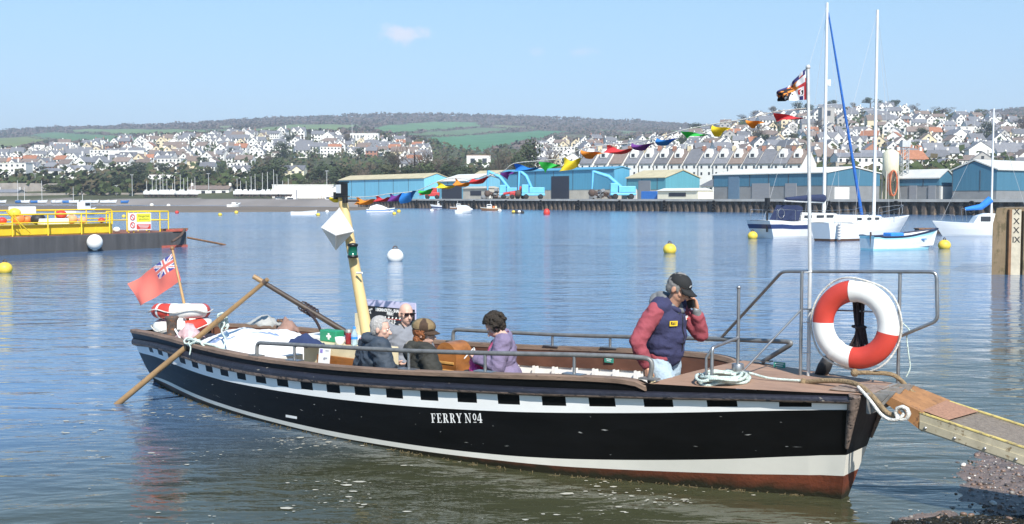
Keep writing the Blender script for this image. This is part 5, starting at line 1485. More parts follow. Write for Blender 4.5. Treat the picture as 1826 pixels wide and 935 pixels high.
rails(t, [[(L2 / 2 - .9, -.7, 1.25), (L2 / 2 - .8, -.7, 1.85), (L2 / 2 + .75, 0, 2.0), (L2 / 2 - .8, .7, 1.85), (L2 / 2 - .9, .7, 1.25)], [(L2 / 2 + .75, 0, 2.0), (L2 / 2 + .6, 0, 1.4)], [(-L2 / 2, -.8, 1.0), (-L2 / 2, -.8, 1.6), (-L2 / 2, .8, 1.6), (-L2 / 2, .8, 1.0)], [(-L2 / 2, -.8, 1.58), (0, -1.2, 1.56), (L2 / 2 - .8, -.7, 1.8)]] + [[(x, -1.18, 1.0), (x, -1.18, 1.56)] for x in (-2.2, -1, .3, 1.6)])
mb = MB()
for x in (-3.6,):
    for k in range(6): mb.ball((x, -.95, .95 - k * .16), (.1, .1, .09), 8, 6)
mb.build('fender_string', mat('fender_grey', (.45, .45, .45), rough=.6), t)
MB().box((.9, -.5, 1.2), (.45, .35, .4)).build('deck_bag', bluecloth, t, bevel=.06)
# ---- light blue open dinghy
p = wpos(1606, 446)
t = thing('open_dinghy', 'pale blue open rowing dinghy with navy gunwale and rusty rudder post', 'dinghy', p + Vector((0, .4, 0)), rad(20))
pale = mat('dinghy_pale_blue', (.35, .66, .72), rough=.45, var=.06, scale=2)
st, h = hull_parts(t, 3.5, 1.5, .62, [mat('boot_green', (.05, .06, .03), rough=.8), pale, mat('dinghy_white', (.70, .76, .76), rough=.45)], strip=(0, 1, 2, 2, 1), rise=.55, transom=.72, deck=False, draft=.2, bow_rake=.35)
edge_tube(st, t, .045, mat('gunwale_navy', (.015, .02, .05), rough=.5))
MB().tube([(-1.68, -.25, -.15), (-1.74, -.25, .85)], [.06, .045], 6).build('rudder_post', rust, t)
MB().box((-.25, 0, .55), (.75, .6, .5)).build('engine_box', bluecloth, t, bevel=.05)
for x in (.5, 1.05): MB().box((x, 0, .5), (.28, 1.1, .05)).build('thwart', mat('thwart_blue', (.06, .2, .5), rough=.6), t)
# ---- white cabin boat with bright blue sail cover, half hidden by the gauge wall
p = wpos(1752, 422)
t = thing('cabin_yacht', 'small white cabin yacht with bright blue sail cover, left of the harbour wall end', 'yacht', p + Vector((.6, .8, 0)), rad(172))
st, h = hull_parts(t, 5.4, 2.0, .75, [boot_dark, gel], strip=(0, 1, 1, 1, 1), rise=.25, transom=.7, bow_rake=.5)
mb = MB(); mb.prism([(-1.2, 0), (1.0, 0), (.7, .5), (.1, .68), (-1.0, .62)], lambda p: Vector((p[0], -.62, .78 + p[1])), lambda p: Vector((p[0], .62, .78 + p[1]))); cb = mb.build('cabin', gel, t, bevel=.06)
for sd in (-1, 1): MB().box((.25, sd * .63, 1.1), (.6, .03, .32)).build('window', window, cb)
mz = P(1778, 192, p.y).z
mastpart(t, -.25, 1.2, mz - 1.2, .07, False, [((-.25, 0, mz - .1), (2.8, 0, 1.0)), ((-.25, 0, mz - .1), (-2.6, .0, .9))])
MB().tube([Vector((-.2, 0, 2.35)), Vector((.4, 0, 1.85)), Vector((1.35, 0, 1.72))], [.24, .2, .1], 8).build('sail_cover', bluecloth, t)
rails(t, [[(1.35, -.5, .95), (1.5, -.45, 1.75), (1.45, .45, 1.75), (1.35, .5, .95)], [(2.0, -.5, .9), (2.1, -.5, 1.35), (3.0, 0, 1.4), (2.1, .5, 1.35), (2.0, .5, .9)]])
# dark floating pontoon behind
p = wpos(1672, 417)
t = thing('pontoon', 'low dark floating pontoon between the pale blue dinghy and the cabin yacht', 'pontoon', p, rad(-8))
MB().box((0, 0, .12), (2.7, 1.6, .34)).build('float', boot_dark, t); MB().box((0, 0, .34), (2.8, 1.7, .08)).build('deck', boatwood, t)
# ---- buoys
def buoy(label, px, py, dpx, m_, group=None, ring=True, sq=.92, name='mooring_buoy'):
    p = wpos(px, py); r = dpx / 2 / F * p.y
    t = thing(name, label, 'buoy', p + Vector((0, r * .5, 0)), rng.uniform(0, 3), group)
    MB().ball((0, 0, r * .55), (r, r, r * sq), 18, 12).build('float', m_, t)
    if ring:
        mb = MB(); mb.tube([Vector((0, .30 * r * math.cos(a * math.pi / 5), r * 1.5 + .28 * r * math.sin(a * math.pi / 5))) for a in range(10)], r * .07, 5, closed=True); mb.lathe([(0, 0), (r * .25, 0), (r * .2, r * .12), (0, r * .14)], (0, 0, r * 1.38), 10); mb.build('mooring_ring', rust, t)
    return t
yel = mat('buoy_yellow', (.72, .52, .06), rough=.5, var=.15, scale=3, col2=(.40, .28, .05), thr=.66)
whb = mat('buoy_white', (.74, .72, .66), rough=.55, var=.08, scale=3, col2=(.45, .40, .30), thr=.72)
redb = mat('buoy_red', (.60, .045, .03), rough=.5, var=.15, scale=3); orb = mat('buoy_orange', (.70, .19, .05), rough=.55, var=.2, scale=3); blb = mat('buoy_black', (.02, .02, .022), rough=.6)
buoy('large round white buoy with iron ring, right of the ferry mast', 704, 466, 30, whb)
buoy('round yellow buoy alone in open water beyond the man in the cap', 1195, 452, 24, yel)
buoy('yellow buoy tethered at the bow of the pale blue dinghy', 1686, 444, 22, yel)
buoy('yellow buoy under the stern of the navy striped yacht', 1343, 426, 18, yel)
buoy('yellow buoy cut by the left edge of the photo below the barge', 6, 487, 26, yel)
buoy('small red buoy with a flat top near the quay', 975, 383, 12, redb, sq=1.25)
FB = 'tiny buoys floating near the sandbar'
for px, py, m_, c in ((567, 385, yel, 'yellow'), (583, 380, whb, 'white'), (703, 383, yel, 'yellow'), (711, 379, yel, 'yellow'), (392, 385, yel, 'yellow'), (421, 381, yel, 'yellow'), (315, 381, redb, 'red'), (220, 388, yel, 'yellow'), (770, 378, whb, 'white'), (891, 378, whb, 'white'), (270, 368, whb, 'white'), (300, 369, whb, 'white')):
    d = {'yellow': ' near the sandbar or moored boats', 'white': ' near the sandbar or far quay', 'red': ' just off the sandbar, right of the barge'}[c]
    buoy('tiny ' + c + ' buoy floating' + d, px, py, 7, m_, 'tiny ' + c + ' buoys' + d if c != 'red' else None, ring=False)
# dark raft of floats
p = wpos(922, 381); t = thing('float_raft', 'small raft of black and white floats right of the fishing boat', 'raft', p)
for i, (x, m_) in enumerate(((-.55, yel), (-.1, blb), (.35, whb), (.8, blb))): MB().ball((x, 0, .22), (.32, .32, .3), 10, 8).build('float', m_, t)
MB().box((.2, 0, .12), (1.9, .7, .15)).build('base', blb, t)
# ---- small moored boats in mid river
def workboat(label, pxc, pyw, wpx, hullm, strip, ang, cabin, H=None, extra=None, group=None, name='moored_boat', beam=.36, open_=False, mast=0, cat='boat'):
    p = wpos(pxc, pyw); L_ = wpx / F * p.y / max(.5, abs(math.cos(rad(ang)))); H = H or L_ * .13
    t = thing(name, label, cat, p + Vector((0, L_ * .15, 0)), rad(ang), group)
    st, h = hull_parts(t, L_, L_ * beam, H, hullm, strip=strip, rise=.5, transom=.75, deck=not open_, draft=.2, bow_rake=L_ * .06)
    if cabin == 'wheelhouse':
        mb = MB(); mb.box((L_ * .08, 0, H * 1.15 + L_ * .10), (L_ * .26, L_ * .22, L_ * .20)); c = mb.build('wheelhouse', gel, t, bevel=.03)
        for sd in (-1, 1): MB().box((L_ * .08, sd * L_ * .112, H * 1.15 + L_ * .135), (L_ * .20, .03, L_ * .07)).build('window', window, c)
        MB().box((L_ * .212, 0, H * 1.15 + L_ * .135), (.03, L_ * .18, L_ * .07)).build('window', window, c)
        MB().tube([(L_ * .02, 0, H + L_ * .2), (L_ * .02, 0, H + L_ * .42)], .03, 5).build('mast', alu, t)
    elif cabin == 'cover':
        mb = MB(); mb.prism([(-L_ * .40, 0), (L_ * .42, .02), (L_ * .1, L_ * .15), (-L_ * .1, L_ * .20), (-L_ * .36, L_ * .12)], lambda q: Vector((q[0], -L_ * .14, H * 1.02 + q[1])), lambda q: Vector((q[0], L_ * .14, H * 1.02 + q[1]))); mb.build('canvas_cover', gel, t, bevel=.05)
    elif cabin == 'low':
        mb = MB(); mb.prism([(-L_ * .1, 0), (L_ * .3, 0), (L_ * .2, L_ * .1), (-L_ * .1, L_ * .12)], lambda q: Vector((q[0], -L_ * .11, H * 1.05 + q[1])), lambda q: Vector((q[0], L_ * .11, H * 1.05 + q[1]))); c = mb.build('cabin', gel, t, bevel=.03)
        for sd in (-1, 1): MB().box((L_ * .08, sd * L_ * .112, H * 1.05 + L_ * .06), (L_ * .2, .03, L_ * .04)).build('window', window, c)
    if mast:
        MB().tube([(0, 0, H), (0, 0, H + mast)], [.06, .04], 5).build('mast', alu, t)
    return t, L_, H
bwhull = mat('boat_blue', (.04, .16, .42), rough=.45, var=.2, scale=2)
workboat('white motor boat under a peaked white canvas cover, just right of the ferry mast', 676, 380, 46, [boot_dark, gel, bwhull], (0, 2, 1, 2, 1), 8, 'cover')
workboat('small white open dinghy left of the ferry mast', 539, 384, 42, [boot_dark, gel, mat('dinghy_grey', (.45, .47, .48), rough=.5)], (1, 1, 1, 1, 2), 10, None, H=.5, open_=True)
t, l_, h_ = workboat('blue and white ship moored at the far quay behind the sandbar', 522, 366, 56, [boot_dark, mat('ship_blue', (.03, .17, .46), rough=.5, var=.2), gel], (0, 1, 1, 2, 2), 176, 'low', H=1.6, name='moored_ship')
MB().tube([(-1, 0, 1.6), (-1, 0, 5.5)], .15, 6).build('funnel_mast', gel_blue, t); MB().box((.8, 0, 2.5), (2.4, 1.6, .8)).build('deck_cargo', orb, t, bevel=.1)
t, l_, h_ = workboat('red hulled fishing boat by the end of the quay, left of the ferry mast', 582, 367, 46, [boot_dark, mat('boat_red', (.55, .07, .03), rough=.55, var=.2)], (1, 1, 1, 1, 1), 5, 'wheelhouse', H=1.2)
for i in range(4): MB().tube([(-2.8 + i * .8, 0, 1.2), (-2.6 + i * .8, .2, 3.3)], .08, 5).build('derrick', boatwood, t)
workboat('dark blue and white wheelhouse boat, leftmost of the fishing boats by the quay', 746, 371, 36, [boot_dark, gel_blue, gel], (0, 1, 1, 1, 2), 168, 'wheelhouse', mast=0)
workboat('white wheelhouse boat with dark window band, second of the fishing boats by the quay', 788, 372, 36, [boot_dark, gel, gel_blue], (0, 1, 2, 1, 1), 172, 'wheelhouse')
workboat('brown hulled boat overlapping the white one by the quay', 815, 373, 26, [boot_dark, boatwood, gel], (0, 1, 1, 1, 2), 10, 'wheelhouse')
workboat('white boat seen stern on with a black outboard and white cover', 829, 381, 22, [boot_dark, gel], (1, 1, 1, 1, 1), 62, 'cover', beam=.5)
t, l_, h_ = workboat('brown and cream fishing boat with cluttered deck, right of the stern on boat', 875, 376, 32, [boot_dark, boatwood, mat('boat_cream', (.5, .45, .34), rough=.6)], (0, 1, 1, 1, 2), 175, 'wheelhouse')
for i in range(3): MB().box((-.6 - i * .45, 0, h_ + .25), (.35, .5, .4)).build('fish_box', [orb, house_cream, blb][i], t)
workboat('white yacht without mast dried out on the sandbar', 417, 372, 16, [boot_dark, gel], (0, 1, 1, 1, 1), 70, 'low', beam=.45, H=.9)
workboat('white boat with blue trimmed wheelhouse behind the barge railings', 143, 384, 34, [boot_dark, gel, bwhull], (0, 1, 1, 1, 2), 75, 'wheelhouse', beam=.45)
# boats dried out along the far left shore and the boatyard with its masts
GY = 'laid up yachts in the boatyard on the left shore'
def yard_boat(px, ytop, D, wpx, mx=0, group=GY, lab='white yacht laid up ashore with bare mast in the left boatyard', yb=350, m_=None):
    z = max(.3, terrain_z(px, D)); z = max(z, P(px, yb, D).z); L_ = wpx / F * D * 1.1
    t = thing('laid_up_yacht', lab, 'yacht', ((px - 913) / F * D, D, z + .9), rad(rng.uniform(-30, 30) + (180 if rng.random() < .5 else 0)), group)
    hull_parts(t, L_, L_ * .3, 1.1, [boot_dark, m_ or gel], strip=(0, 1, 1, 1, 1), rise=.3, transom=.6, draft=.8, bow_rake=.6)
    MB().box((-.3, 0, 1.45), (L_ * .4, L_ * .17, .6)).build('cabin', gel, t, bevel=.08)
    if ytop:
        h = P(px, ytop, D).z - z - 1; MB().tube([(mx, 0, 1), (mx, 0, h)], [.10, .07], 5).build('mast', alu, t)
    for x in (-L_ * .25, L_ * .25): MB().box((x, 0, -.75), (.25, L_ * .25, .6)).build('cradle', rust, t)
for px, yt in ((263, 322), (273, 318), (280, 319), (287, 314), (292, 308), (299, 318), (309, 326), (313, 314), (323, 311), (329, 318), (336, 316), (343, 320), (349, 316), (424, 318), (430, 322), (440, 322), (449, 314), (456, 310), (469, 308), (478, 306), (489, 302), (495, 310), (505, 322), (515, 318)):
    yard_boat(px, yt, rng.uniform(428, 440) - (px - 263) * .10, rng.uniform(10, 17), yb=351)
GS = 'small white boats dried out along the far left beach'
for px, yt in ((5, 0), (32, 322), (44, 334), (75, 322), (62, 0), (95, 0), (101, 0), (118, 0), (131, 333), (152, 0), (168, 0), (186, 0), (200, 0), (222, 0)):
    p = P(px, 361, 402); L_ = rng.uniform(2.0, 3.4)
    t = thing('beached_boat', 'small white boat dried out on the far left beach' + (' with a thin mast' if yt else ''), 'boat', (p.x, p.y, .9), rad(rng.uniform(-40, 40)), GS + (' with masts' if yt else ''))
    hull_parts(t, L_, L_ * .34, .7, [boot_dark, rng.choice([gel, gel, gel, gel, bwhull])], strip=(0, 1, 1, 1, 1), rise=.3, draft=.3)
    if yt: MB().tube([(0, 0, .6), (0, 0, P(px, yt, 402).z - .9)], [.08, .06], 5).build('mast', alu, t)
# ---- work barge at the left
BA, BB_ = wpos(-160, 464), wpos(333, 440)
bx = (BB_ - BA).normalized(); by = Vector((-bx.y, bx.x, 0)); brz = math.atan2(bx.y, bx.x)
def BG(px, py, c):               # pixel ray on the plane c metres behind the barge's near side -> barge coordinates
    r = ray(px, py); o = Vector((0, 0, EYE)) - BB_
    k = (c - o.dot(by)) / r.dot(by); p = o + r * k
    return Vector((p.dot(bx), c, p.z))
HB_ = BG(333, 413, 0).z
barge = thing('work_barge', 'long flat dark grey work barge with rust red deck and yellow railings, at the left', 'barge', BB_, brz)
LB = (BB_ - BA).length; WB = 5.5
steel = mat('barge_grey', (.075, .072, .072), rough=.6, var=.3, scale=1.2, stretch=(2.5, 2.5, .3), col2=(.15, .12, .10), thr=.68)
mb = MB(); mb.box((-LB / 2, WB / 2, HB_ / 2 - .2), (LB, WB, HB_ + .4)); mb.build('hull', steel, barge, bevel=.04)
mb = MB(); mb.box((-LB / 2, WB / 2, HB_ + .012), (LB - .06, WB - .06, .02)); mb.build('deck', mat('deck_rust_red', (.22, .085, .055), rough=.85, var=.35, scale=1.5, col2=(.12, .09, .07), thr=.58), barge)
mb = MB(); mb.box((-.8, -.03, .05), (1.6, .08, .10)); mb.box((-.45, .2, HB_ + .07), (.9, .5, .11)); mb.build('end_fender', mat('fender_red', (.42, .10, .07), rough=.8, var=.25), barge)
yellow = mat('safety_yellow', (.78, .55, .03), rough=.45, var=.1, scale=2, col2=(.55, .34, .04), thr=.70)
b0, b1 = BG(-160, 400, .55), BG(199, 399, .55); zt0, zt1 = b0.z, BG(199, 418, .55).z
mb = MB(); xc = (b0.x + b1.x) / 2; mb.box((xc, 2.0, (b1.z + zt1) / 2), (b1.x - b0.x, 2.9, b1.z - zt1))
for zz in (b1.z, zt1): mb.box((xc, .56, zz), (b1.x - b0.x + .02, .16, .06))
for i in range(12): mb.box((lerp(b0.x, b1.x, i / 11), .565, (b1.z + zt1) / 2), (.03, .06, b1.z - zt1 - .07))
mb.build('yellow_deck_frame', yellow, barge)
for c, xr, zl in ((.12, BG(195, 380, .12).x, None), (3.3, BG(200, 378, 3.3).x, None)):
    mb = MB(); zt_ = BG(175, 381 if c < 1 else 374, c).z; xl = -LB + .3; zb = HB_ + .02
    mb.tube(rounded([(xl, c, zt_), (xr, c, zt_), (xr, c, zb if c < 1 else zt_ - .7)], .18 if c > 1 else .02, 5), .035, 6)
    mb.tube([(xl, c, (zt_ + zb) / 2 + .1), (xr, c, (zt_ + zb) / 2 + .1)], .028, 6)
    x = xr - 1.55
    while x > xl: mb.tube([(x, c, zb), (x, c, zt_)], .032, 6); x -= 1.75
    mb.build('railing', yellow, barge)
mb = MB()
r0, r1 = BG(229, 378, .35), BG(300, 379, .35)
for c in (.35, 1.9):
    mb.tube([(r0.x, c, r0.z), (r1.x, c, r0.z)], .033, 6); mb.tube([(r0.x, c, r0.z - .42), (r1.x, c, r0.z - .42)], .028, 6)
    for q in (0, .12, .5, .78, 1): mb.tube([(lerp(r0.x, r1.x, q), c, HB_), (lerp(r0.x, r1.x, q), c, r0.z)], .032, 6)
mb.tube([(r1.x, .35, r0.z), (r1.x, 1.9, r0.z)], .033, 6); mb.tube([(r1.x, .35, r0.z - .42), (r1.x, 1.9, r0.z - .42)], .028, 6)
mb.build('railing', yellow, barge)
# diagonal struts
mb = MB(); q0, q1 = BG(12, 378, .10), BG(55, 416, .10); mb.tube([q0, q1], .03, 6); mb.tube([BG(24, 380, .10), BG(40, 412, .10)], .02, 6); mb.build('brace', yellow, barge)
def barge_thing(o, x, y, z):
    o.location = BB_ + bx * x + by * y + Vector((0, 0, z)); o.rotation_euler = (0, 0, brz); return o
def bbuoy(label, px, py, dpx, m_, c=1.6, sq=.8, name='marker_buoy'):
    q = BG(px, py, c); r = dpx / 2 / F * (BB_ + bx * q.x + by * c).y
    mb = MB(); mb.ball((0, 0, 0), (r, r, r * sq), 14, 10); mb.lathe([(r * .3, -r * sq * 1.05), (r * .3, -r * sq * .9)], (0, 0, 0), 8); o = mb.build(name, m_)
    tag(o, label, 'buoy'); return barge_thing(o, q.x, c, q.z)
bbuoy('large yellow buoy stacked at the left end of the barge', 26, 380, 22, yel); bbuoy('orange buoy lying under the yellow one on the barge', 32, 391, 24, orb)
bbuoy('black drum buoy behind the barge railing', 68, 391, 26, blb); bbuoy('red round buoy behind the barge railing, right of the black one', 109, 383, 20, redb)
bbuoy('faded orange buoy on the barge, beneath the white boat', 128, 391, 20, mat('buoy_faded', (.66, .32, .16), rough=.7, var=.2, scale=3)); bbuoy('small pink orange buoy on the barge, right of the faded one', 147, 393, 15, mat('buoy_pink', (.70, .30, .20), rough=.7))
bbuoy('small red buoy at the right end of the yellow frame', 181, 393, 12, redb); bbuoy('red buoy at the left edge of the barge', 4, 394, 16, redb); bbuoy('orange buoy right of the lower left one on the barge', 48, 392, 18, orb, c=2.2)
bbuoy('white round fender on deck between yellow frame and sign', 208, 410, 13, whb, c=.9, name='deck_fender')
o = bbuoy('big white ball fender hanging on the grey side of the barge', 169, 432, 28, whb, c=-.36, sq=1.0, name='ball_fender')
q = BG(40, 377, 2.4); o = MB().box((0, 0, 0), (1.0, .6, .42)).build('white_crate', gel, bevel=.03); tag(o, 'white crate on top of the barge\'s yellow frame', 'crate'); barge_thing(o, q.x, 2.4, q.z)
q = BG(95, 395, 1.2); o = MB().box((0, 0, 0), (1.3, .5, .26)).build('white_plank_box', gel, bevel=.03); tag(o, 'low white box on the barge frame below the red buoy', 'box'); barge_thing(o, q.x, 1.2, q.z)
# signs on the right-hand railing
sg0, sg1 = BG(228, 380, .30), BG(269, 410, .30)
t = thing('safety_sign', 'white safety sign board with yellow and red panels on the barge railing', 'sign')
w_ = sg1.x - sg0.x; h_ = sg0.z - sg1.z; barge_thing(t, (sg0.x + sg1.x) / 2, .28, (sg0.z + sg1.z) / 2)
MB().box((0, 0, 0), (w_, .03, h_)).build('board', gel, t)
signred = mat('sign_red', (.62, .06, .04), rough=.5); sigyel = mat('sign_yellow', (.85, .78, .05), rough=.5); inkm = mat('ink_black', (.02, .02, .02), rough=.6)
MB().box((w_ * .16, -.02, h_ * .22), (w_ * .62, .012, h_ * .48)).build('yellow_panel', sigyel, t)
MB().box((w_ * .16, -.02, -h_ * .30), (w_ * .62, .012, h_ * .28)).build('red_panel', signred, t)
for i, (tx, zz, sz) in enumerate((('Dangerous', .31, .16), ('structure', .13, .16))):
    m2 = text_mesh(tx, sz, .001); o = m2.build('lettering', inkm, t); o.rotation_euler = (math.pi / 2, 0, 0); o.location = (w_ * .16, -.029, h_ * zz)
mb = MB()
for k in range(3): mb.box((w_ * .16, -.028, -h_ * (.22 + .08 * k)), (w_ * (.5 - .08 * k), .006, h_ * .03))
mb.build('text_line', gel, t)
mb = MB()
for zz in (.25, -.2): mb.tube([Vector((-w_ * .33 + .13 * math.cos(a * math.pi / 6), -.02, h_ * zz + .13 * math.sin(a * math.pi / 6))) for a in range(12)], .022, 5, closed=True); mb.tube([(-w_ * .33 - .09, -.02, h_ * zz + .09), (-w_ * .33 + .09, -.02, h_ * zz - .09)], .018, 5)
mb.build('warning_symbol', signred, t)
q = BG(310, 443, -.05); o = MB().tube([(-.7, 0, HB_ + .1), (-1.2, -.25, .55), (-1.9, -.4, .30)], .07, 6).build('mooring_chain', rust); tag(o, 'rusty chain hanging off the barge end', 'chain'); barge_thing(o, .5, -.1, 0)
o = MB().tube([BB_ + bx * .05 + Vector((0, 0, .45)), wpos(402, 437)], .05, 6).build('mooring_pole', boatwood); tag(o, 'brown pole slanting from the barge end into the water', 'pole')
o = MB().box((0, 0, 0), (1.6, .3, .1)).build('loose_plank', boatwood); tag(o, 'dark plank projecting from the deck at the barge end', 'plank'); barge_thing(o, .3, 1.2, HB_ + .08)
# ---- end of the harbour wall with its wooden tide gauge
g0 = wpos(1768, 490); zt_ = P(1770, 371, g0.y).z
t = thing('harbour_wall_end', 'brown stained concrete harbour wall end with pale Roman numeral tide gauge', 'harbour wall', (g0.x, g0.y, 0), rad(0))
hw = mat('harbour_concrete', (.185, .135, .080), rough=.9, var=.3, scale=1.5, col2=(.11, .085, .045), thr=.52, stretch=(1, 1, .5), bump=.5, bscale=8)
mb = MB()
mb.prism([(0, -.6), (3.2, -.6), (3.2, zt_ + .02), (.12, zt_), (.0, zt_ - .5)], lambda p: Vector((p[0], 0, p[1])), lambda p: Vector((p[0] + 2.0, 4.0, p[1])))
mb.build('concrete', hw, t, bevel=.04)
gm = mat('gauge_board', (.46, .41, .31), rough=.8, var=.2, scale=4, col2=(.26, .21, .13), thr=.62)
MB().box((.69, -.06, zt_ / 2 - .3), (.30, .12, zt_ + .5)).build('gauge_board', gm, t)
MB().box((.50, -.07, zt_ / 2 - .3), (.08, .14, zt_ + .5)).build('timber_edge', boatwood, t); MB().box((1.05, -.09, zt_ / 2 - .3), (.3, .18, zt_ + .4)).build('timber_edge', hw, t)
for i, (tx, py) in enumerate((('X', 378), ('X', 395), ('X', 411), ('IX', 428))):
    m2 = text_mesh(tx, .26, .002, off=.004); o = m2.build('numeral', inkm, t); o.rotation_euler = (math.pi / 2, 0, 0); o.location = (.69, -.124, P(1800, py, g0.y).z)
# ================================================================== loose things on and round the ferry
lifered = mat('life_ring_red', (.52, .050, .032), rough=.5, var=.12, scale=6, col2=(.30, .06, .05), thr=.64)
lifewhite = mat('life_ring_white', (.74, .73, .69), rough=.5, var=.06, scale=6, col2=(.40, .36, .30), thr=.645)
rope_pale = mat('rope_pale_green', (.55, .64, .58), rough=.9, var=.3, scale=40, bump=.8, bscale=120)
rope_brown = mat('rope_brown', (.24, .17, .095), rough=.95, var=.35, scale=40, bump=.8, bscale=90)
rope_white = mat('rope_white', (.66, .64, .58), rough=.9, var=.3, scale=50, bump=.8, bscale=120)
rope_dark = mat('rope_dark', (.030, .020, .022), rough=.95, var=.5, scale=40, bump=.6, bscale=90)
def life_ring(label, loc, R, r, M, cuts, group=None, flat=1.0):
    """cuts: angles (deg) bounding alternate red/white arcs, starting red"""
    t = thing('life_ring', label, 'life ring', loc, 0, group); t.rotation_euler = M.to_euler()
    mb = MB(); nU, nV = 72, 14
    pts = [[Vector(((R + r * math.cos(v * 2 * math.pi / nV)) * math.cos(u * 2 * math.pi / nU), (R + r * math.cos(v * 2 * math.pi / nV)) * math.sin(u * 2 * math.pi / nU), r * flat * math.sin(v * 2 * math.pi / nV))) for v in range(nV)] for u in range(nU)]
    vs = [p for q in pts for p in q]
    for mi in (0, 1):
        fs = []
        for u in range(nU):
            a = (u + .5) * 360 / nU
            k = sum(1 for c in cuts if a >= c) % 2
            if k != mi: continue
            for v in range(nV): fs.append((u * nV + v, u * nV + (v + 1) % nV, ((u + 1) % nU) * nV + (v + 1) % nV, ((u + 1) % nU) * nV + v))
        mb.add(vs, fs, mi, True)
    mb.build('ring_float', [lifered, lifewhite], t, fix=False)
    mb = MB(); path = []
    for k in range(64):
        a = 2 * math.pi * k / 64; lift = .008 + .022 * abs(math.sin(2 * a + .6)) ** 1.5
        path.append(Vector(((R + r + lift) * math.cos(a), (R + r + lift) * math.sin(a), .02 * math.sin(5 * a))))
    mb.tube(path, .008, 6, closed=True)
    mb.build('grab_line', rope_white, t)
    for a in (math.pi * .52, math.pi * 1.30):
        mb = MB(); c = Vector((R * math.cos(a), R * math.sin(a), 0)); u = Vector((math.cos(a), math.sin(a), 0)); w_ = Vector((-math.sin(a), math.cos(a), 0)) * .022
        q = [c + (u * math.cos(v * math.pi / 8) + Vector((0, 0, flat)) * math.sin(v * math.pi / 8)) * (r + .004) for v in range(17)]
        mb.sheet([[p - w_, p + w_] for p in q]); mb.build('strap', lifewhite, t)
    return t
# bow ring, facing the beach (its axis along the boat's starboard side)
rc = NZ(1525, 579, -.16)
zax = N0.normalized(); xax = D0.normalized(); yax = zax.cross(xax)
M = Matrix((xax, yax, zax)).transposed()
life_ring('large red and white life ring hanging upright in the steel bow rail', wb(*rc), .272, .088, M, [0, 95, 182, 264, 352], flat=.78)
# dark rope bundle hanging inside the ring
mb = MB()
cA, cB, cC = wb(*NZ(1530, 520, -.30)), wb(*NZ(1532, 583, -.30)), wb(*NZ(1528, 634, -.30))
for i in range(16):
    o = D0 * rng.uniform(-.045, .045) + N0 * rng.uniform(-.03, .03); o2 = D0 * rng.uniform(-.12, .12) + N0 * rng.uniform(-.04, .04)
    mb.tube(smooth_path([cA + o, cB + o * .6, cC + o2 + Vector((0, 0, rng.uniform(-.01, .04))), cC + o2 * .7 + Vector((.02, 0, .06)), cB + o * .4 + D0 * .02], 4), .0105, 5)
mb.tube([cB + D0 * .055, cB - N0 * .06, cB - D0 * .055, cB + N0 * .06], .012, 5, closed=True)
tag(mb.build('rope_hank', rope_dark), 'dark rope hank hanging behind the bow life ring', 'rope')
# two rings stacked flat on the stern
s_, n_, z_ = NZ(326, 580, .02)
life_ring('lower life ring of the two stacked at the stern, mostly white side showing', wb(s_, n_, z_), .275, .095, Matrix.Rotation(rad(-38), 3, 'Z') @ Matrix.Rotation(rad(4), 3, 'X'), [20, 175, 200, 330])
life_ring('upper life ring of the two stacked at the stern, red front beside white', wb(s_, n_, z_ + .185) + Vector((-.02, 0, 0)), .275, .095, Matrix.Rotation(rad(-2), 3, 'Z') @ Matrix.Rotation(rad(-5), 3, 'X'), [80, 150, 265, 350])
# bench / box the rings lie on
o = MB().box((0, 0, 0), (.62, .5, .5)).build('stern_box', mat('stern_box_dark', (.03, .03, .05), rough=.8, var=.3), bevel=.02); o.location = wb(s_ + .02, n_ - .02, z_ - .36); o.rotation_euler = (0, 0, BOAT_RZ); tag(o, 'dark box under the stacked life rings at the stern', 'box')
# red pump handle leaning by the rings
mb = MB(); mb.tube([wb(*NZ(310, 584, .5)), wb(*NZ(326, 612, .6))], .014, 6, 1); mb.tube([wb(*NZ(299, 562, .48)), wb(*NZ(310, 584, .5))], .016, 6, 0)
tag(mb.build('boat_pole', [lifered, lifewhite]), 'short red and white pole leaning against the stern rings', 'pole')
def ssheet(label, name, cat, px, py, n, size, m_, seed):
    r = random.Random(seed); c = wb(*NZ(px, py, n)); mb = MB(); k = 9
    rows = [[c + D0 * ((i / k - .5) * size[0]) + N0 * ((j / k - .5) * size[1]) + Vector((0, 0, size[2] * (1 - (2 * i / k - 1) ** 2) * (1 - (2 * j / k - 1) ** 2) + .05 * noise.noise(Vector((i * .7 + seed, j * .7, seed))))) for j in range(k + 1)] for i in range(k + 1)]
    mb.sheet(rows); o = mb.build(name, m_, solid=.012); return tag(o, label, cat)
ssheet('crumpled pale red and clear plastic bag below the stern rings', 'plastic_bag', 'bag', 338, 602, .45, (.30, .25, .16), mat('bag_pinkish', (.55, .36, .36), rough=.4, var=.3, scale=12), 3)
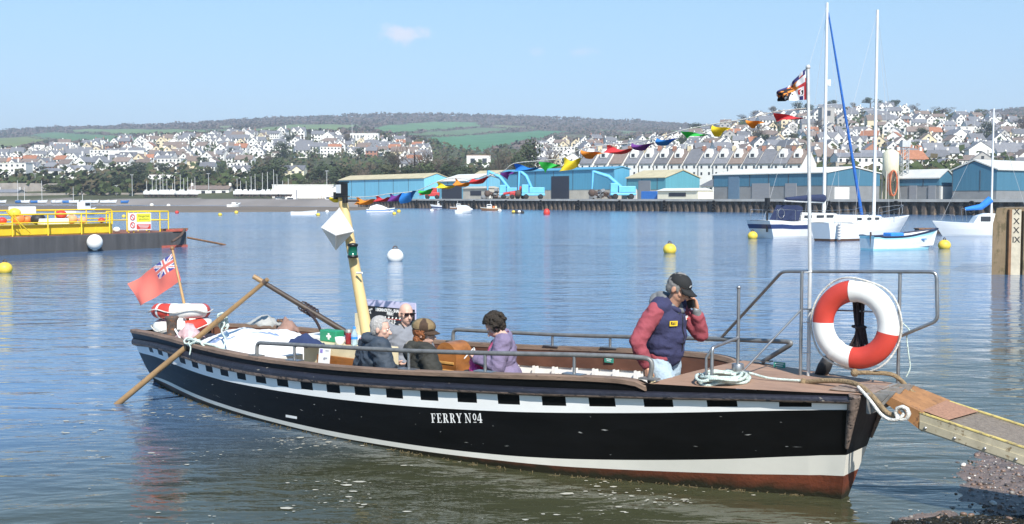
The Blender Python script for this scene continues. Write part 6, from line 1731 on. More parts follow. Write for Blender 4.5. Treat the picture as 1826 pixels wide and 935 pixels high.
# white tarpaulin heap with blue stripe
mb = MB(); NA, NB = 44, 30; s0_, s1_, n0_, n1_ = 1.45, 3.02, -.30, .82
def tarp(a, b_):
    s = lerp(s0_, s1_, a); n = lerp(n0_, n1_, b_)
    e = max(0, 1 - abs(2 * a - 1) ** 3.2) * max(0, 1 - abs(2 * b_ - 1) ** 3.0)
    h = .46 + .40 * e ** .55 * (1 - .16 * math.sin(a * 4 + .8)) + .12 * e * max(0, noise.noise(Vector((a * 3, b_ * 3, 1.3)))) + .028 * noise.noise(Vector((a * 7, b_ * 9, 4)))
    cr_ = .024 * abs(noise.noise(Vector((a * 11 + b_ * 6, b_ * 4, 7))))
    return wb(s, n, h - cr_)
rows = [[tarp(i / NA, j / NB) for j in range(NB + 1)] for i in range(NA + 1)]
vs = [p for r in rows for p in r]; f0, f1 = [], []
for i in range(NA):
    for j in range(NB):
        f = (i * (NB + 1) + j, i * (NB + 1) + j + 1, (i + 1) * (NB + 1) + j + 1, (i + 1) * (NB + 1) + j)
        (f1 if abs((j / NB) - (.80 - .62 * ((i / NA) - .42))) < .028 and .30 < i / NA < .85 else f0).append(f)
mb.add(vs, f0, 0, True); mb.add(vs, f1, 1, True)
o = mb.build('tarpaulin', [mat('tarp_white', (.74, .74, .73), rough=.55, var=.04, scale=4, bump=.25, bscale=9), mat('tarp_stripe', (.22, .30, .50), rough=.55)], solid=.01)
tag(o, 'white tarpaulin heap with thin blue stripe at the stern', 'tarpaulin')
ssheet('small grey canvas cushion lying on top of the white tarpaulin', 'cushion', 'cushion', 470, 578, .1, (.36, .26, .10), mat('canvas_grey', (.36, .36, .34), rough=.9, var=.15, scale=8), 8)
ssheet('dark blue cloth bundled on the white locker', 'cloth', 'cloth', 542, 615, .5, (.42, .28, .10), mat('cloth_navy', (.02, .035, .10), rough=.9, var=.2), 11)
ssheet('pinkish brown sack beside the black mooring post', 'sack', 'sack', 512, 592, -.5, (.24, .24, .16), mat('sack_brown', (.30, .18, .14), rough=.9, var=.3, scale=8), 5)
# oars
oarwood = mat('oar_wood', (.30, .185, .085), rough=.5, var=.3, scale=7, col2=(.10, .055, .03), thr=.6, stretch=(.3, .3, .3))
A, Cc = PZ(207, 723, -.02), wb(*NZ(478, 498, .42)); Bm_ = A.lerp(Cc, .49)
mb = MB(); mb.tube([A - (Cc - A).normalized() * .5, A, A.lerp(Cc, .3), A.lerp(Cc, .6), Cc], [.036, .036, .035, .032, .024], 10)
o = mb.build('oar_shaft', [oarwood]); tag(o, 'long wooden oar dipping into the water over the stern quarter', 'oar'); o.name = 'oar'
o2 = MB().tube([Cc.lerp(A, .01), Cc + (Cc - A).normalized() * -.07], .031, 8).build('grip', rust, o)
A2, C2 = wb(*NZ(452, 493, .38)), wb(*NZ(622, 596, -.25))
mb = MB(); mb.tube([A2, A2.lerp(C2, .5), C2], [.026, .032, .036], 10, 0)
o = mb.build('oar', [mat('oar_dark', (.050, .034, .024), rough=.55, var=.4, scale=7)]); tag(o, 'dark oar lashed across the first one, sloping down to the console', 'oar')
MB().tube([A2.lerp(C2, .0), A2.lerp(C2, .10)], .029, 8).build('grip', oarwood, o)
mb = MB()
for k in range(5): q = A2.lerp(C2, .52 + .03 * k); mb.tube([q + Vector((.05 * math.cos(a * .9), .05 * math.sin(a * .9), .05 * math.sin(a * .9))) for a in range(7)], .010, 5, closed=True)
mb.tube(smooth_path([A2.lerp(C2, .55), wb(*NZ(563, 572, .1)), wb(*NZ(572, 590, .1))], 5), .016, 6)
mb.build('lashing', rope_dark, o)
# pale green rope knotted on the oar and gunwale
def path_px(pts): return [wb(*NZ(x, y, n)) for (x, y, n) in pts]
mb = MB()
mb.tube(smooth_path(path_px([(395, 562, .62), (400, 578, .66), (395, 590, .7), (402, 606, .8), (399, 622, .9), (403, 634, .96)]), 5), .011, 6)
for k in range(4): q = wb(*NZ(396 + k, 566 + 5 * k, .62)); mb.tube([q + Vector((.055 * math.cos(a), .02 * math.sin(2 * a), .05 * math.sin(a))) for a in [i * .785 for i in range(8)]], .012, 6, closed=True)
mb.tube(smooth_path(path_px([(333, 607, .90), (345, 606, .95), (362, 612, .93), (380, 616, .92), (395, 622, .95), (410, 628, .96)]), 5), .014, 6)
mb.tube(smooth_path(path_px([(335, 612, .98), (340, 620, 1.02), (338, 633, 1.08)]), 4), .008, 5)
for k in range(6): q = wb(*NZ(336 + 6 * k, 608 + 1.6 * k, .93)); mb.tube([q + Vector((.05 * math.cos(a), .03 * math.sin(a), .035 * math.sin(a + k))) for a in [i * .785 for i in range(8)]], .011, 5, closed=True)
tag(mb.build('rope', rope_pale), 'pale green rope knotted round the oar and the stern gunwale', 'rope')
# pale rope coil at the bollard
mb = MB()
for k in range(9):
    c = NZ(1296 + rng.uniform(-6, 6), 683, .42); c = wb(8.50 + rng.uniform(-.05, .05), .42 + rng.uniform(-.06, .06), .915 + .006 * k)
    a0 = rng.uniform(0, 6)
    mb.tube([c + D0 * ((.13 + .02 * math.sin(k)) * math.cos(a + a0)) + N0 * ((.22 + .02 * math.cos(k * 2)) * math.sin(a + a0)) + Vector((0, 0, .012 * math.sin(3 * a + k))) for a in [i * math.pi / 12 for i in range(24)]], .013, 6, closed=True)
mb.tube(smooth_path([wb(8.52, .33, .95), wb(8.60, .20, .96), wb(8.8, .18, .93), wb(9.1, .12, .93)], 6), .010, 6)
tag(mb.build('rope_coil', rope_pale), 'pale green mooring rope coiled round the steel bollard', 'rope')
# heavy brown rope over the bow, with its white companion
def pp(pts): return smooth_path([wb(*NZ(x, y, n)) for (x, y, n) in pts], 6)
mb = MB(); mb.tube(pp([(1436, 682, .12), (1470, 679, .15), (1510, 681, .18), (1536, 690, .24), (1560, 712, .34), (1580, 735, .36), (1597, 742, .36)]), .021, 8); mb.ball(wb(*NZ(1433, 682, .12)), .034, 8, 6)
tag(mb.build('mooring_rope', rope_brown), 'thick brown mooring rope draped over the near corner of the bow', 'rope')
mb = MB(); mb.tube(pp([(1527, 665, -.12), (1556, 665, -.16), (1590, 668, -.22), (1608, 680, -.26), (1625, 698, -.28), (1634, 705, -.3)]), .018, 8); mb.ball(wb(*NZ(1524, 665, -.12)), .034, 8, 6)
tag(mb.build('mooring_rope', rope_brown), 'thinner brown rope running below the life ring to the gangplank', 'rope')
mb = MB(); mb.tube(pp([(1530, 690, .28), (1550, 712, .37), (1570, 738, .40), (1585, 748, .40), (1600, 748, .40), (1612, 738, .38), (1606, 730, .36)]), .013, 7)
for k in range(3): q = wb(*NZ(1609, 737, .38)); mb.tube([q + D0 * (.05 * math.cos(a)) + Vector((0, 0, .05 * math.sin(a))) + N0 * (.014 * (k - 1)) for a in [i * .785 for i in range(8)]], .012, 6, closed=True)
tag(mb.build('rope', rope_white), 'white twisted rope looped and knotted on the gangplank corner', 'rope')
mb = MB(); mb.tube(pp([(1608, 575, -.32), (1622, 590, -.34), (1617, 600, -.34), (1620, 630, -.34), (1623, 655, -.34), (1616, 672, -.33)]), .006, 5)
tag(mb.build('line', rope_pale), 'thin pale line trailing from the right end of the bow rail', 'line')
# dark fender lying behind the ring
mb = MB(); q = wb(*NZ(1470, 655, -.42)); mb.lathe([(0, -.10), (.05, -.09), (.06, 0), (.05, .09), (0, .10)], q, 10, R=Euler((.5, .3, 0)).to_matrix()); tag(mb.build('fender', blb), 'black rubber fender at the foot of the flag pole', 'fender')
# gangplank
K0 = PZ(1640, 738, .78); gd = (D0 * .975 + Vector((0, 0, -.215))).normalized(); gp = -N0     # gp: to port
t = thing('gangplank', 'aluminium gangplank with yellow edges running from the bow to the beach', 'gangplank', K0)
GW, GL_, GT = .66, 3.3, .125
def G(u, v, w_): return gd * u + gp * v + Vector((0, 0, w_))
tread = mat('plank_tread', (.20, .165, .13), rough=.85, var=.3, scale=30, col2=(.11, .08, .06), thr=.55, bump=.5, bscale=150)
alum = mat('plank_alloy', (.40, .355, .25), rough=.55, metal=.2, var=.22, scale=8, col2=(.20, .15, .085), thr=.58)
def gbox(mb, u0, u1, v0, v1, w0, w1, m=0):
    mb.add([G(u, v, w_) for u in (u0, u1) for v in (v0, v1) for w_ in (w0, w1)], [(0, 1, 3, 2), (4, 6, 7, 5), (0, 4, 5, 1), (2, 3, 7, 6), (0, 2, 6, 4), (1, 5, 7, 3)], m)
mb = MB(); gbox(mb, 0, GL_, .03, GW - .03, -.03, -.005); mb.build('tread', tread, t)
for v0 in (0, GW - .03):
    mb = MB(); gbox(mb, 0, GL_, v0, v0 + .03, -GT, .004); gbox(mb, .003, GL_, v0 - .008, v0, -GT + .012, -.055)
    sd = mb.build('side_beam', alum, t)
    mb = MB(); gbox(mb, 0, GL_, v0 - .004, v0 + .034, .004, .012); mb.build('yellow_edge', mat('edge_yellow', (.50, .39, .12), rough=.75, var=.25, scale=8, col2=(.26, .20, .11), thr=.52), t)
mb = MB()
for k in range(9):
    u = .05 + k * .22; mb.ball(G(u, -.012, -.09), .012, 8, 6)
mb.build('bolt', mat('bolt_steel', (.5, .5, .5), rough=.3, metal=.8), t)
flap = mat('flap_plywood', (.30, .145, .055), rough=.75, var=.3, scale=9, col2=(.14, .07, .035), thr=.58)
mb = MB(); mb.add([Vector(v) for v in [G(-.30, .02, .055), G(-.30, GW - .05, .055), G(.02, GW, .016), G(.02, 0, .016), G(-.30, .02, .0), G(-.30, GW - .05, .0), G(.02, GW, -.13), G(.02, 0, -.13)]], [(0, 1, 2, 3), (4, 5, 6, 7), (0, 3, 7, 4), (1, 2, 6, 5), (0, 1, 5, 4), (2, 3, 7, 6)]); mb.build('hinge_flap', flap, t)
mb = MB(); mb.add([Vector(v) for v in [G(.0, .05, .018), G(.0, GW - .05, .018), G(.26, GW - .05, .012), G(.20, .05, .012)]], [(0, 1, 2, 3)]); mb.build('mat', mat('grip_mat', (.30, .16, .10), rough=.95, var=.4, scale=60), t)

# sign board behind the passengers, on the console
sn = -.86
sa, sb_ = NZ(640, 541, sn), NZ(740, 541, sn); zl = NZ(655, 597, sn)[2] - .02
t = thing('fare_board', 'black fare notice board with white lettering behind the seated passengers', 'notice board', wb(sa[0], sn, zl), BOAT_RZ)
WS = sb_[0] - sa[0]; HS = NZ(690, 537, sn)[2] - zl
MB().box((WS / 2, .012, HS / 2), (WS, .02, HS)).build('backing', mat('board_lilac', (.52, .50, .66), rough=.6, var=.06), t)
MB().box((WS / 2 + .02, -.004, HS * .43), (WS - .05, .012, HS * .80)).build('black_panel', mat('board_black', (.012, .012, .014), rough=.5), t)
lw = mat('letter_white', (.8, .79, .76))
for (tx, u, v, sz, sh) in (('TEIGNMOUTH - SHALDON', .58, .75, .052, 0), ('FERRY', .58, .665, .05, 0), ('SINGLE', .56, .45, .085, 0), ('ADULT', .46, .32, .075, 0)):
    o = text_mesh(tx, sz, .001, off=.0015, sx=.8).build('lettering', lw, t); o.rotation_euler = (math.pi / 2, 0, 0); o.location = (WS * u, -.0115, HS * v)
for k, tx in enumerate(('Welcome', 'aboard', 'the')):
    o = text_mesh(tx, .045, .001).build('lettering', lw, t); o.rotation_euler = (math.pi / 2, -.35, 0); o.location = (WS * .17, -.0115, HS * (.70 - .085 * k))
mb = MB()
for k in range(8): mb.lathe([(0, 0), (.014, 0), (.010, .006)], (WS * (.36 + .065 * k), -.011, HS * .565), 6, R=Euler((math.pi / 2, 0, 0)).to_matrix())
mb.box((WS * .60, -.011, HS * .53), (WS * .5, .003, .010), 1); mb.box((WS * .22, -.011, HS * .16), (WS * .26, .003, HS * .13), 0)
mb.build('white_marks', [lw, mat('mark_red', (.5, .08, .06), rough=.5)], t)
MB().box((.0, -.02, HS * .3), (.06, .04, HS * .62)).build('post', cream, t)
# things on the console
def on_console(px, py, n): return wb(*NZ(px, py, n))
TOPZ = .80
q = NZ(592, 606, .10); t = thing('first_aid_box', 'green first aid box with white cross on the console', 'first aid box', wb(q[0], .10, TOPZ), BOAT_RZ)
MB().box((0, 0, .065), (.27, .13, .13)).build('case', mat('aid_green', (.02, .24, .12), rough=.5), t, bevel=.012)
mb = MB(); mb.box((.02, -.068, .065), (.07, .006, .022)); mb.box((.02, -.0685, .065), (.022, .006, .07)); mb.build('cross', lw, t)
q = NZ(622, 606, .16); t = thing('flask', 'dark red vacuum flask between the green box and the water bottle', 'flask', wb(q[0], .16, TOPZ))
MB().lathe([(0, 0), (.036, 0), (.038, .02), (.038, .12), (.034, .13)], (0, 0, 0), 14).build('flask_body', mat('flask_red', (.20, .015, .02), rough=.3), t); MB().lathe([(.034, .13), (.034, .165), (0, .168)], (0, 0, 0), 14).build('cap', greymet, t)
q = NZ(632, 606, .18); t = thing('water_bottle', 'clear water bottle with blue cap beside the mast', 'bottle', wb(q[0], .18, TOPZ))
MB().lathe([(0, 0), (.036, 0), (.038, .02), (.035, .07), (.038, .12), (.014, .17), (.013, .19)], (0, 0, 0), 14).build('bottle_body', mat('bottle_clear', (.55, .72, .80), rough=.1, trans=.5, spec=.6), t); MB().lathe([(.016, .182), (.016, .205), (0, .206)], (0, 0, 0), 10).build('cap', bluecloth, t)
MB().lathe([(.0365, .07), (.0365, .11)], (0, 0, 0), 14).build('label_band', bluecloth, t)
q = NZ(606, 608, .25); o = MB().lathe([(0, 0), (.045, 0), (.055, .085), (.05, .085), (.042, .01)], (0, 0, 0), 14).build('cup', gel); o.location = wb(q[0], .25, TOPZ); tag(o, 'white cup in front of the green first aid box', 'cup')
# propped white leaflet board
s_, n_, z_ = NZ(578, 640, .50); t = thing('leaflet_board', 'white leaflet sheet with small pictures propped against the console', 'leaflet', wb(s_, .50, z_), BOAT_RZ)
bd = MB().box((0, 0, 0), (.17, .012, .27)).build('board', gel, t); bd.rotation_euler = (-.12, 0, 0)
mb = MB()
for (x, z, w_, h_, m_) in ((-.045, .08, .04, .04, 0), (.03, .01, .05, .015, 1), (.01, .0, .03, .02, 1), (-.04, -.09, .04, .05, 2), (.0, -.09, .03, .05, 0), (.045, .09, .05, .01, 1)): mb.box((x, -.0075, z), (w_, .003, h_), m_)
mb.build('printed_picture', [mat('print_violet', (.25, .2, .5), rough=.6), mat('print_grey', (.35, .35, .4), rough=.6), mat('print_red', (.5, .15, .18), rough=.6)], bd)
# flags --------------------------------------------------------------
def cloth_grid(c00, c10, c01, c11, nu, nv, colour, wave, normal, name, mats_, parent=None):
    """c00 hoist top, c10 fly top, c01 hoist bottom, c11 fly bottom"""
    pts = []
    for i in range(nu + 1):
        u = i / nu
        pts.append([c00.lerp(c10, u).lerp(c01.lerp(c11, u), j / nv) + normal * wave(u, j / nv) for j in range(nv + 1)])
    vs = [p for r in pts for p in r]; mb = MB(); by_ = {}
    for i in range(nu):
        for j in range(nv):
            by_.setdefault(colour((i + .5) / nu, (j + .5) / nv), []).append((i * (nv + 1) + j, i * (nv + 1) + j + 1, (i + 1) * (nv + 1) + j + 1, (i + 1) * (nv + 1) + j))
    for m_, fs in by_.items():
        sub = sorted({i for f in fs for i in f}); mp = {v: i for i, v in enumerate(sub)}
        mb.add([vs[i] for i in sub], [tuple(mp[i] for i in f) for f in fs], m_, True)
    return mb.build(name, mats_, parent, fix=False)
fr, fw, fb_ = mat('flag_red', (.70, .165, .125), rough=.85, var=.06), mat('flag_white', (.74, .73, .72), rough=.85, var=.04), mat('flag_blue', (.07, .07, .28), rough=.85)
def union(u, v):
    x, y = u * 2 - 1, v * 2 - 1; d1, d2 = abs(y - x), abs(y + x)
    if abs(x) < .11 or abs(y) < .19: return 0
    if abs(x) < .19 or abs(y) < .32: return 1
    if min(d1, d2) < .07: return 0
    if min(d1, d2) < .24: return 1
    return 2
def ensign(u, v): return union(u / .46, v / .5) if u < .46 and v < .5 else 0
es = .10
t = thing('ensign_flag', 'red ensign flag with union canton on a wooden staff at the stern', 'flag', wb(*NZ(334, 560, es)))
o0 = t.location
st0, st1 = wb(*NZ(335, 572, es)) - o0, wb(*NZ(307, 443, es)) - o0
MB().tube([st0, st1], [.020, .015], 8).build('staff', mat('staff_wood', (.42, .25, .10), rough=.5, var=.2, scale=6), t)
MB().ball(st1, .03, 8, 6).build('staff_cap', boatwood, t)
cloth_grid(wb(*NZ(309, 451, es)) - o0, wb(*NZ(231, 506, es + .05)) - o0, wb(*NZ(323, 500, es)) - o0, wb(*NZ(254, 546, es + .05)) - o0, 72, 40, ensign, lambda u, v: .035 * math.sin(u * 7 + v * 2) * u + .02 * math.sin(u * 13 - v * 4) * u, N0, 'flag_cloth', [fr, fw, fb_], t)
# flag on the bow pole
def bowflag(u, v):
    nz_ = noise.noise(Vector((u * 9, v * 9, 2)))
    if u < .07: return 1 if v < .3 else 0
    if v < .17: return 2 if int(u * 7.5) % 3 != 1 else (1 if v < .12 else 0)
    if v < .42: return 1 if u < .34 + .1 * nz_ else (4 if u < .5 else 3 if nz_ > -.15 else 4)
    if v < .54: return (0 if u < .30 else 4 if u < .62 + .1 * nz_ else 3)
    if u < .12: return 0
    if u < .52:
        if v > .84 and .14 < u < .27: return 2
        return 0 if nz_ > .34 else 3 if nz_ < -.36 else 1
    if .56 < u < .80 and v < .72: return 4 if nz_ > -.2 else 3
    if .60 < u < .76 and .80 < v < .90: return 1
    return 3
t = thing('bow_flag', 'tattered black, white, red and orange flag flying from the tall bow pole', 'flag', wb(*NZ(1441, 120, -.27)))
o0 = t.location; nn = -.27
cloth_grid(wb(*NZ(1440, 120, nn)) - o0, wb(*NZ(1384, 171, nn)) - o0, wb(*NZ(1440, 178, nn)) - o0, wb(*NZ(1384, 181, nn)) - o0, 44, 34, bowflag, lambda u, v: .05 * math.sin(u * 9 + v * 3) * u + .03 * math.sin(u * 17 + v * 5) * u, N0, 'flag_cloth', [mat('flag_scarlet', (.48, .04, .045), rough=.85), fw, mat('flag_navy', (.03, .03, .13), rough=.85), mat('flag_black', (.012, .01, .012), rough=.85), mat('flag_orange', (.62, .20, .03), rough=.85)], t)
# bunting from the mast head to the bow pole
TQ, TP_ = wb(*NZ(609, 350, 0)), wb(*NZ(1441, 193, -.27))
def bpt(px, py):                 # pixel ray cut with the vertical plane of the bunting line
    r = ray(px, py); d = TP_ - TQ; nrm = Vector((-d.y, d.x, 0)); k = (TQ - Vector((0, 0, EYE))).dot(nrm) / r.dot(nrm)
    return Vector((0, 0, EYE)) + r * k
BC = {'yellow': (.70, .52, .02), 'orange': (.64, .21, .02), 'red': (.50, .03, .035), 'purple': (.12, .025, .20), 'blue': (.015, .16, .50), 'green': (.03, .42, .06)}
FL_ = [(590, 350, 622, 353, 'yellow', 9), (632, 352, 664, 356, 'orange', 13), (668, 350, 692, 352, 'red', 10), (692, 346, 716, 346, 'purple', 14), (717, 344, 743, 341, 'blue', 18), (748, 339, 776, 337, 'green', 7), (778, 325, 806, 331, 'yellow', 10), (808, 318, 834, 326, 'orange', 12), (842, 319, 874, 316, 'red', 9), (894, 307, 922, 306, 'purple', 11), (916, 292, 956, 298, 'blue', 13), (962, 287, 998, 292, 'green', 18), (1004, 282, 1032, 284, 'yellow', 24), (1037, 266, 1078, 273, 'orange', 14), (1080, 259, 1124, 266, 'red', 14), (1127, 255, 1170, 256, 'purple', 11), (1172, 246, 1214, 247, 'blue', 11), (1215, 233, 1260, 238, 'green', 11), (1271, 222, 1306, 229, 'yellow', 18), (1331, 212, 1366, 217, 'orange', 13), (1380, 200, 1432, 208, 'red', 14)]
ends = [TQ] + [bpt(f[0], f[1]) for f in FL_] + [TP_]
o = MB().tube(smooth_path(ends, 4), .004, 4).build('bunting_line', rope_white); tag(o, 'thin bunting line from the ferry mast up to the bow pole', 'line')
ORD = {}
for i, (xa, ya, xb, yb, cn, hp) in enumerate(FL_):
    A, Bq = bpt(xa, ya), bpt(xb, yb); Cq = bpt(xa + (4 if i % 2 else -1), ya + hp * 1.1)
    nrm = Vector((-(TP_ - TQ).y, (TP_ - TQ).x, 0)).normalized(); mb = MB(); k = 10; ph = rng.uniform(0, 6)
    rows = []
    for a in range(k + 1):
        u = a / k; r = []
        for b_ in range(6):
            v = b_ / 5; p = A.lerp(Bq, u) + (Cq - A) * v * (1 - u) ** .8
            r.append(p + nrm * (.05 * math.sin(u * 5 + v * 3 + ph) * (.3 + v)) + Vector((0, 0, .010 * math.sin(u * 6 + ph) - .014 * math.sin(math.pi * u) * (1 if ya <= yb else .4))))
        rows.append(r)
    mb.sheet(rows)
    o = mb.build('bunting_flag', mat('bunting_' + cn, BC[cn], rough=.8, var=.1))
    ORD[cn] = ORD.get(cn, 0) + 1
    nth = ['nearest the ferry mast', 'second from the ferry mast', 'third from the ferry mast', 'nearest the bow pole'][ORD[cn] - 1 if not (ORD[cn] == sum(1 for f in FL_ if f[4] == cn)) else 3]
    tag(o, cn + ' bunting pennant, the ' + cn + ' one ' + nth, 'pennant', 'rainbow bunting pennants')
# ================================================================== people
def blob(name, prims, mats_, parent, voxel=.010, smooth=3, wrinkle=0.0, wscale=9.0, seed=0, wstretch=(1, 1, 1)):
    """one continuous skin grown over tapered limbs and ellipsoids"""
    mb = MB()
    for p in prims:
        if p[0] == 'c':
            _, a, b_, r1, r2 = p; a, b_ = Vector(a), Vector(b_)
            d = b_ - a; L_ = max(d.length, 1e-5); q = d.to_track_quat('Z', 'Y').to_matrix(); n, k = 14, 5
            prof = [(r1 * math.cos(t), r1 * math.sin(t)) for t in [-math.pi / 2 + math.pi / 2 * i / k for i in range(k + 1)]] + [(r2 * math.cos(t), L_ + r2 * math.sin(t)) for t in [math.pi / 2 * i / k for i in range(k + 1)]]
            prof[0] = (1e-4, -r1); prof[-1] = (1e-4, L_ + r2)
            mb.lathe(prof, a, n, 0, q)
        else:
            _, c, r = p[:3]; R = Euler(p[3]).to_matrix() if len(p) > 3 else None
            mb.ball(c, r, 18, 12, 0, R)
    me = mb.mesh(name, mats_)
    import bmesh
    bm = bmesh.new(); bm.from_mesh(me); bmesh.ops.remove_doubles(bm, verts=bm.verts, dist=1e-5); bmesh.ops.recalc_face_normals(bm, faces=bm.faces); bm.to_mesh(me); bm.free()
    o = bpy.data.objects.new(name, me); COL.objects.link(o)
    m1 = o.modifiers.new('r', 'REMESH'); m1.mode = 'VOXEL'; m1.voxel_size = voxel; m1.use_smooth_shade = True
    m2 = o.modifiers.new('s', 'SMOOTH'); m2.factor = .5; m2.iterations = smooth
    dg = bpy.context.evaluated_depsgraph_get(); dg.update()
    nm = bpy.data.meshes.new_from_object(o.evaluated_get(dg))
    bpy.data.objects.remove(o); bpy.data.meshes.remove(me)
    if wrinkle:
        nrm = [v.normal.copy() for v in nm.vertices]
        for v, n in zip(nm.vertices, nrm):
            p = Vector((v.co.x * wstretch[0], v.co.y * wstretch[1], v.co.z * wstretch[2])) * wscale + Vector((seed * 3.1, seed, 0))
            a = 1 - abs(noise.noise(p)) * 2.2
            v.co += n * wrinkle * (max(-1, a) + .5 * noise.noise(p * 2.7))
    nm.polygons.foreach_set('use_smooth', [True] * len(nm.polygons))
    nm.materials.clear()
    for m_ in (mats_ if isinstance(mats_, (list, tuple)) else [mats_]): nm.materials.append(m_)
    nm.name = name
    o = bpy.data.objects.new(name, nm); COL.objects.link(o); o.parent = parent
    return o
def recolour(o, fn):
    """give faces another of the object's material slots by their place"""
    for p in o.data.polygons:
        k = fn(p.center)
        if k: p.material_index = k
def skin(name, c): return mat(name, c, rough=.55, var=.10, scale=14, spec=.35)
skinA = skin('skin_tan', (.50, .27, .18)); skinB = skin('skin_pink', (.58, .36, .28))
def head_prims(H, s=1.0):
    """H: matrix head frame -> person frame; head centre at its origin, +Y face, top +.118"""
    def T(x, y, z): return H @ Vector((x * s, y * s, z * s))
    e = H.to_euler()
    return [('e', T(0, -.012, .022), (.076 * s, .094 * s, .096 * s), e), ('e', T(0, .022, -.045), (.058 * s, .066 * s, .068 * s), e), ('e', T(0, .052, -.092), (.026 * s, .022 * s, .020 * s), e),
            ('c', T(0, .078, -.002), T(0, .105, -.036), .010 * s, .016 * s), ('c', T(-.030, .070, .022), T(.030, .070, .022), .014 * s, .014 * s), ('e', T(0, .078, -.066), (.023 * s, .012 * s, .009 * s), e),
            ('e', T(-.044, .050, -.022), (.022 * s, .024 * s, .024 * s), e), ('e', T(.044, .050, -.022), (.022 * s, .024 * s, .024 * s), e),
            ('e', T(-.080, -.012, -.008), (.010 * s, .021 * s, .034 * s), e), ('e', T(.080, -.012, -.008), (.010 * s, .021 * s, .034 * s), e)]
def hand_prims(W, curl=.6, side=1, s=1.0):
    """W: wrist frame, fingers along +Z, palm facing +Y, thumb on side*X"""
    def T(x, y, z): return W @ Vector((x * s, y * s, z * s))
    out = [('c', T(-.022, 0, .02), T(-.026, .002, .078), .016 * s, .014 * s), ('c', T(.022, 0, .02), T(.026, .002, .078), .016 * s, .014 * s), ('c', T(0, 0, 0), T(0, .001, .08), .021 * s, .016 * s)]
    for i, (x, l) in enumerate(((-.030, .060), (-.010, .070), (.011, .074), (.031, .068))):
        a = curl * (1 + .12 * i); z1, y1 = .085 + l * .5 * math.cos(a * .7), .004 + l * .5 * math.sin(a * .7)
        z2, y2 = z1 + l * .5 * math.cos(a * 2.0), y1 + l * .5 * math.sin(a * 2.0)
        out += [('c', T(x, .002, .078), T(x * 1.05, y1, z1), .0098 * s, .0088 * s), ('c', T(x * 1.05, y1, z1), T(x * 1.05, y2, z2), .0088 * s, .0072 * s)]
    out += [('c', T(side * .026, .004, .020), T(side * .050, .022, .052), .014 * s, .0105 * s), ('c', T(side * .050, .022, .052), T(side * .046, .040, .080), .0105 * s, .0085 * s)]
    return out
def frame(o, fwd, up=(0, 0, 1)):
    """matrix with +Y along fwd at o"""
    y = Vector(fwd).normalized(); z = Vector(up); x = y.cross(z).normalized(); z = x.cross(y).normalized()
    M = Matrix((x, y, z)).transposed().to_4x4(); M.translation = Vector(o); return M
def wframe(o, along, palm):
    z = Vector(along).normalized(); y = Vector(palm); y = (y - z * y.dot(z)).normalized(); x = y.cross(z)
    M = Matrix((x, y, z)).transposed().to_4x4(); M.translation = Vector(o); return M
def eyes(t, H, s=1.0, shut=False):
    for sx in (-1, 1):
        mb = MB(); mb.ball(H @ Vector((sx * .030 * s, .077 * s, .004 * s)), .0095 * s, 10, 8); e = mb.build('eye', mat('eye_white', (.7, .68, .64), rough=.2), t)
        MB().ball(H @ Vector((sx * .030 * s, .0845 * s, .003 * s)), .0048 * s, 8, 6).build('iris', mat('iris_dark', (.03, .02, .015), rough=.2), e)
def person(label, s, n, z, face):
    t = thing('person', label, 'person', wb(s, n, z)); f = Vector(face).normalized()
    t.rotation_euler = (0, 0, math.atan2(f.y, f.x) - math.pi / 2); return t
def hair_cap(H, name, t, m_, s=1.0, low=-.03, back=-.075, r=(.084, .100, .104), wr=.004, seed=1, extra=()):
    """hair shell: blob over the skull cut away from the face"""
    def T(x, y, z): return H @ Vector((x * s, y * s, z * s))
    pr = [('e', T(0, -.020, .030), tuple(q * s for q in r), H.to_euler()), ('e', T(0, -.050, -.015), (.070 * s, .060 * s, .070 * s), H.to_euler())] + list(extra)
    o = blob(name, pr, [m_], t, voxel=.009, smooth=2, wrinkle=wr, wscale=45, seed=seed)
    import bmesh
    Hi = H.inverted(); bm = bmesh.new(); bm.from_mesh(o.data)
    kill = []
    for v in bm.verts:
        q = Hi @ v.co / s
        if q.y > .035 and q.z < .075 + (q.y - .035) * .3: kill.append(v)
        elif q.z < low and q.y > -.02: kill.append(v)
        elif q.z < back: kill.append(v)
    bmesh.ops.delete(bm, geom=kill, context='VERTS'); bm.to_mesh(o.data); bm.free()
    return o

# ---- 1. the standing man in the black cap, phone at his ear
denim = mat('denim_pale', (.34, .43, .50), rough=.9, var=.16, scale=10, bump=.4, bscale=60)
maroon = mat('sleeve_maroon', (.26, .050, .065), rough=.85, var=.12, scale=8, bump=.25, bscale=50)
vestm = mat('vest_navy', (.028, .030, .080), rough=.9, var=.18, scale=8, bump=.35, bscale=70)
hoodm = mat('hood_grey', (.15, .155, .16), rough=.95, var=.12, scale=10, bump=.3, bscale=70)
capm = mat('cap_black', (.012, .013, .014), rough=.85, var=.2)
t = person('standing man in black cap, navy vest and dark red sleeves, hand raised to his ear', 7.90, .36, FL, D0)
Hd = frame((.015, .150, 1.520), (-.14, 1, -.58)) 
shR, elR, wrR = Vector((.195, .015, 1.335)), Vector((.340, -.06, 1.085)), Vector((.285, .0, .875))
shL, elL, wrL = Vector((-.19, .05, 1.335)), Vector((-.255, .215, 1.115)), Vector((-.150, .225, 1.335))
hipR, hipL = Vector((.10, 0, .87)), Vector((-.10, 0, .87)); knR, knL = Vector((.13, .22, .52)), Vector((-.12, -.02, .46)); anR, anL = Vector((.13, .06, .09)), Vector((-.12, -.22, .09))
HR = wframe(wrR, (-.05, .05, -1), (-.9, .3, 0)); HL = wframe(wrL, (.25, -.12, 1), (.9, -.35, 0))
